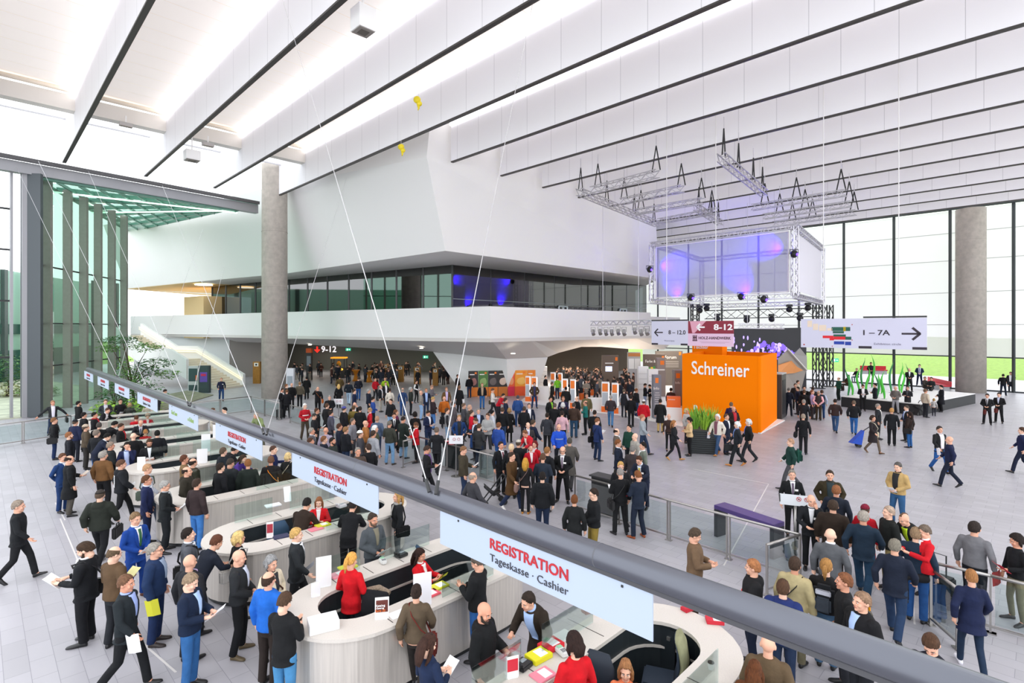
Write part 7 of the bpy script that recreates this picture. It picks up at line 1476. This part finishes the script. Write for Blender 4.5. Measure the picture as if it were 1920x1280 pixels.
o = stand('white catalogue stand with dark orange poster on counter', 716, 1160, .2, .3, 'f0eff0', 10, '5e2418', -8); lettering('Katalog', .045, WHITE, o, Matrix(((1, 0, 0, -.02), (0, 0, -1, -.05), (0, 1, 0, .22), (0, 0, 0, 1))) @ Matrix.Rotation(R(8), 4, 'X')); lettering('Catalog', .035, WHITE, o, Matrix(((1, 0, 0, -.02), (0, 0, -1, -.044), (0, 1, 0, .18), (0, 0, 0, 1))) @ Matrix.Rotation(R(8), 4, 'X')); lettering('Euro 20', .045, mat('f0762a', .5), o, Matrix(((1, 0, 0, -.02), (0, 0, -1, -.038), (0, 1, 0, .14), (0, 0, 0, 1))))
stand('tall white board standing left of the ponytailed clerk', 607, 1100, .24, .5, 'eef0f2', 25); stand('white list board beside the long-haired clerk', 792, 1135, .28, .5, 'eceaf0', 20); stand('white triangular sign on the second counter nose', 592, 1118, .14, .22, 'ecebee', 30)
stand('small red and white card stand on third counter', 506, 1008, .13, .32, 'f0eaea', 20, 'a83040'); stand('white leaning board on the third counter rear edge', 540, 940, .16, .36, 'f2f2f4', 40, None, -15); stand('white sign with red corner before the bearded reader', 265, 880, .22, .38, 'f0eeee', 10); stand('white poster stand at the fourth counter', 379, 868, .3, .45, 'efeef0', 15)
stand('tall blank white board on the fourth counter', 386, 846, .28, .6, 'f0f0f2', 15); stand('white board at the fifth counter under the tube', 405, 820, .22, .5, 'f0f0f2', 15); stand('brochure holder with red leaflets at the nearest counter', 961, 1270, .16, .26, 'eceaea', 20, 'c8283a')
def chair(x, y, z, rz, lab, c='24405e', coat=None):
    P = PZ(x, y, z); P.z = 0; o = thing('office_chair', lab, 'chair', P, R(rz), 'office chairs inside the counters'); m = mat(c, .7)
    MB().box((0, 0, .47), (.44, .44, .07), bev=.025).build('seat', m, o)
    b = MB(); b.tube([(0, .22, .55), (0, .27, .75), (0, .26, .95), (0, .22, 1.1)], [(.2, .03), (.23, .035), (.22, .03), (.14, .02)], 14); b.build('backrest', m, o, smooth=True); b = MB(); b.tube([(0, 0, .08), (0, 0, .45)], .03, 10); b.build('post', DARK, o); b = MB()
    for k in range(5): a = k*2*math.pi/5; b.bar((0, 0, .09), (.28*math.cos(a), .28*math.sin(a), .06), .04)
    b.build('base', DARK, o)
    if coat:
        q = thing('hung_coat', coat[1], 'coat', P, R(rz)); b = MB(); b.tube([(0, .26, .5), (0, .33, .8), (0, .3, 1.0), (0, .25, 1.12)], [(.25, .08), (.26, .07), (.25, .07), (.2, .06)], 14); me = remesh(b, .02, 4, 'coat'); k_ = kid('coat', me, cloth(coat[0]), q)
        if coat[0] == '1a1b1f': b = MB(); b.tube([(-.2, .22, 1.08), (0, .2, 1.14), (.2, .22, 1.08)], .05, 8); kid('fur_collar', remesh(b, .015, 2, 'fur'), mat('8a7a68', .95, 0, 1, 40, .3), q)
chair(519, 975, 1.05, -150, 'dark blue office chair inside the third counter', '2c4a66'); chair(722, 1095, 1.1, 165, 'office chair with black fur-collared coat over its back', '23304a', ('1a1b1f', 'black coat with fur collar hung over office chair')); chair(806, 1020, 1.1, 120, 'blue office chair behind the long-haired clerk', '2c4a6a')
chair(1135, 1205, 1.1, 150, 'tall navy office chair behind the dark-haired clerk', '232c38'); chair(1236, 1186, 1.1, -110, 'navy office chair under the nearest sign board end', '2a3646', ('8f9070', 'olive green jacket hung over office chair')); chair(612, 940, 1.05, 140, 'navy office chair beside the young clerk', '26364e')
def carton(x, y, z, d, rz, lab):
    P = PZ(x, y, z+d[2]); P.z = z; o = thing('cardboard_box', lab, 'box', P, R(rz), 'cardboard boxes inside the counters'); MB().box((0, 0, d[2]/2), d).build('carton', mat('b5823e', .8, 0, 0, 8, .08), o); MB().box((0, 0, d[2]+.001), (d[0]*.98, .04, .003)).build('tape', mat('c9a46a', .5), o); MB().box((-.04, -d[1]/2-.002, d[2]*.5), (.1, .004, .06)).build('label', mat('f0efec', .6), o)
for a in ((836, 1022, .69, (.26, .24, .2), 45, 'upper left cardboard box beyond the long-haired clerk'), (853, 1018, .69, (.26, .24, .18), 45, 'upper right cardboard box beyond the long-haired clerk'), (833, 1046, .4, (.28, .26, .26), 45, 'lower left cardboard box beyond the long-haired clerk'), (856, 1040, .4, (.28, .26, .26), 45, 'lower right cardboard box beyond the long-haired clerk'),
          (1172, 1180, .45, (.28, .26, .3), 45, 'upper cardboard box behind tall navy chair'), (1170, 1205, .1, (.32, .28, .34), 45, 'lower cardboard box behind tall navy chair'), (646, 942, .55, (.3, .26, .28), 45, 'cardboard box inside the third counter')): carton(*a)
P = PZ(713, 1092, .45); P.z = 0; o = thing('waste_basket', 'blue waste basket with white bag inside second counter', 'bin', P, 0); b = MB(); b.tube([(0, 0, 0), (0, 0, .36)], [.11, .15], 18); b.build('basket', mat('2f6fb8', .5), o, smooth=True); b = MB(); b.ell((0, 0, .38), (.14, .14, .06), 12, 6); b.build('white_bag', mat('e9ecee', .7), o)
P = PZ(1333, 1254, WT); o = thing('paper_cup', 'small black and white cup on the nearest counter', 'cup', P, 0); b = MB(); b.tube([(0, 0, 0), (0, 0, .08)], [.03, .038], 14); b.build('cup', WHITE, o); MB().tube([(0, 0, .08), (0, 0, .09)], .04, 14).build('lid', BLACK, o)
for x, y, lab in ((1118, 770, 'leaflets'),): pass
for i, (x, y, z, lab) in enumerate(((836, 828, 1.09, 'red and white leaflets on the lectern by waste bin'), (848, 832, 1.09, 'second pile of red leaflets on that lectern'))): flat('leaflet_pile', lab, 'leaflets', x, y, (.26, .2, .03), 40, 'd2505e' if i else 'c83a4a', z, 'leaflets on the lectern', 'f2ecec')
# blue child's trolley, folded pushchair
P = PZ(1605, 838); o = thing('blue_trolley', 'bright blue wheeled bag pulled across the open floor', 'trolley', P, 0); b = MB(); b.add([(-.28, -.12, .2), (.18, -.12, .12), (.3, -.12, .75), (-.28, .12, .2), (.18, .12, .12), (.3, .12, .75)], [(0, 1, 2), (5, 4, 3), (0, 3, 4, 1), (1, 4, 5, 2), (2, 5, 3, 0)]); b.build('bag', mat('1f50c0', .6), o); b = MB(); b.bar((.28, 0, .7), (.62, 0, .92), .03); b.build('handle', DARK, o)
for s in (-.1, .1): b = MB(); b.tube([(.1, s-.015, .09), (.1, s+.015, .09)], .09, 14); b.build('wheel', DARK, o)
for x, y, lab in ((925, 945, 'dark folded pushchair dragged behind the fair-haired man'), (1722, 778, 'small dark pushchair beside the platform corner')):
    P = PZ(x, y); o = thing('pushchair', lab, 'pushchair', P, R(20)); b = MB(); b.bar((-.3, -.15, .1), (.35, -.15, .85), .03); b.bar((-.3, .15, .1), (.35, .15, .85), .03); b.bar((.3, -.15, .1), (-.25, -.15, .6), .03); b.bar((.3, .15, .1), (-.25, .15, .6), .03); b.bar((.35, -.15, .85), (.35, .15, .85), .03); b.build('frame', DARK, o); b = MB(); b.tube([(-.25, 0, .55), (0, 0, .32), (.2, 0, .4)], [(.14, .05), (.16, .07), (.14, .04)], 10); b.build('seat', BLACK, o, smooth=True)
    for u in (-.3, .3):
        for s in (-.17, .17): b = MB(); b.tube([(u, s-.02, .09), (u, s+.02, .09)], .09, 12); b.build('wheel', DARK, o)
# dense far crowd: one mass of figures under the gallery and inside the stand
rnd = random.Random(11)
def mass(name, label, spots, cols):
    parts = {}
    me = bpy.data.meshes.new(name); bm = bmesh.new(); mats = [mat(c, .9) for c in cols]+[skin('1'), mat('3a2c22', .9)]
    pns = ['stand', 'hands', 'read', 'pockets', 'wide', 'ear']
    for (x, y) in spots:
        pn = rnd.choice(pns); sex = 'm'; rz = rnd.uniform(0, 6.28); s = rnd.uniform(.86, .96); T = Matrix.Translation((x, y, .03)) @ Matrix.Rotation(rz, 4, 'Z') @ Matrix.Scale(s, 4); c = rnd.randrange(len(cols)); c2 = rnd.randrange(len(cols)); H_ = POSES[pn]
        for src, mi, X in ((low_mesh('b', pn), len(cols), T), (low_mesh('t', pn), c, T), (low_mesh('l', pn), c2, T), (low_mesh('h', pn), len(cols)+1, T @ headM(H_))):
            n0 = len(bm.verts); vs = [bm.verts.new(X @ v) for v in src[0]]
            for f in src[1]:
                try: fc = bm.faces.new([vs[i] for i in f]); fc.material_index = mi; fc.smooth = True
                except ValueError: pass
    bm.to_mesh(me); bm.free()
    for m in mats: me.materials.append(m)
    o = bpy.data.objects.new(name, me); col.objects.link(o); tag(o, label, 'people', None, 'stuff'); return o
LOW = {}
def low_mesh(k, pn):
    if (k, pn) in LOW: return LOW[(k, pn)]
    if k == 'h': me = hair_mesh('s'); r = ([v.co.copy() for v in me.vertices], [tuple(p.vertices) for p in me.polygons])
    else:
        src = {'b': lambda: body_mesh(pn, 'm'), 't': lambda: top_mesh(pn, 'm', 's'), 'l': lambda: legs_mesh(pn, 'm')}[k](); o = bpy.data.objects.new('tmp', src); col.objects.link(o); d = o.modifiers.new('d', 'DECIMATE'); d.ratio = .14 if k == 'b' else .12
        dg = bpy.context.evaluated_depsgraph_get(); dg.update(); m2 = bpy.data.meshes.new_from_object(o.evaluated_get(dg)); r = ([v.co.copy() for v in m2.vertices], [tuple(p.vertices) for p in m2.polygons]); bpy.data.objects.remove(o)
    LOW[(k, pn)] = r; return r
sp = []
def scatter(n, poly, dmin=.55):
    t = 0
    while n and t < 9000:
        t += 1; x0, x1, y0, y1 = poly; px, py = rnd.uniform(x0, x1), rnd.uniform(y0, y1); P = PZ(px, py)
        if all((P.x-q[0])**2+(P.y-q[1])**2 > dmin**2 for q in sp): sp.append((P.x, P.y)); n -= 1
scatter(26, (552, 710, 704, 724)); scatter(34, (700, 845, 704, 728)); scatter(46, (1045, 1128, 722, 738)); scatter(26, (1080, 1190, 738, 762)); scatter(8, (1170, 1200, 722, 736))
mass('crowd', 'dense far crowd under the gallery and around the stand tables', sp, ['1b1c1f', '23262c', '2a2220', '1f2430', '34302c', '151618', '4a2a22', '3a3c44', '8a8074', '50545c'])
for i, (x, y) in enumerate(((1095, 750), (1110, 741), (1090, 736), (1122, 733))):
    o = box_thing('seat_cube', 'orange seat cube between the stand visitors, %s from the left' % ['second', 'third', 'first', 'fourth'][i], 'seat', PZ(x, y), (.55, .55, .5), mat('f0742a', .6), 'cushion', R(20), 'orange seat cubes', .03); MB().box((0, 0, .02), (.5, .5, .04)).build('base', DARK, o)
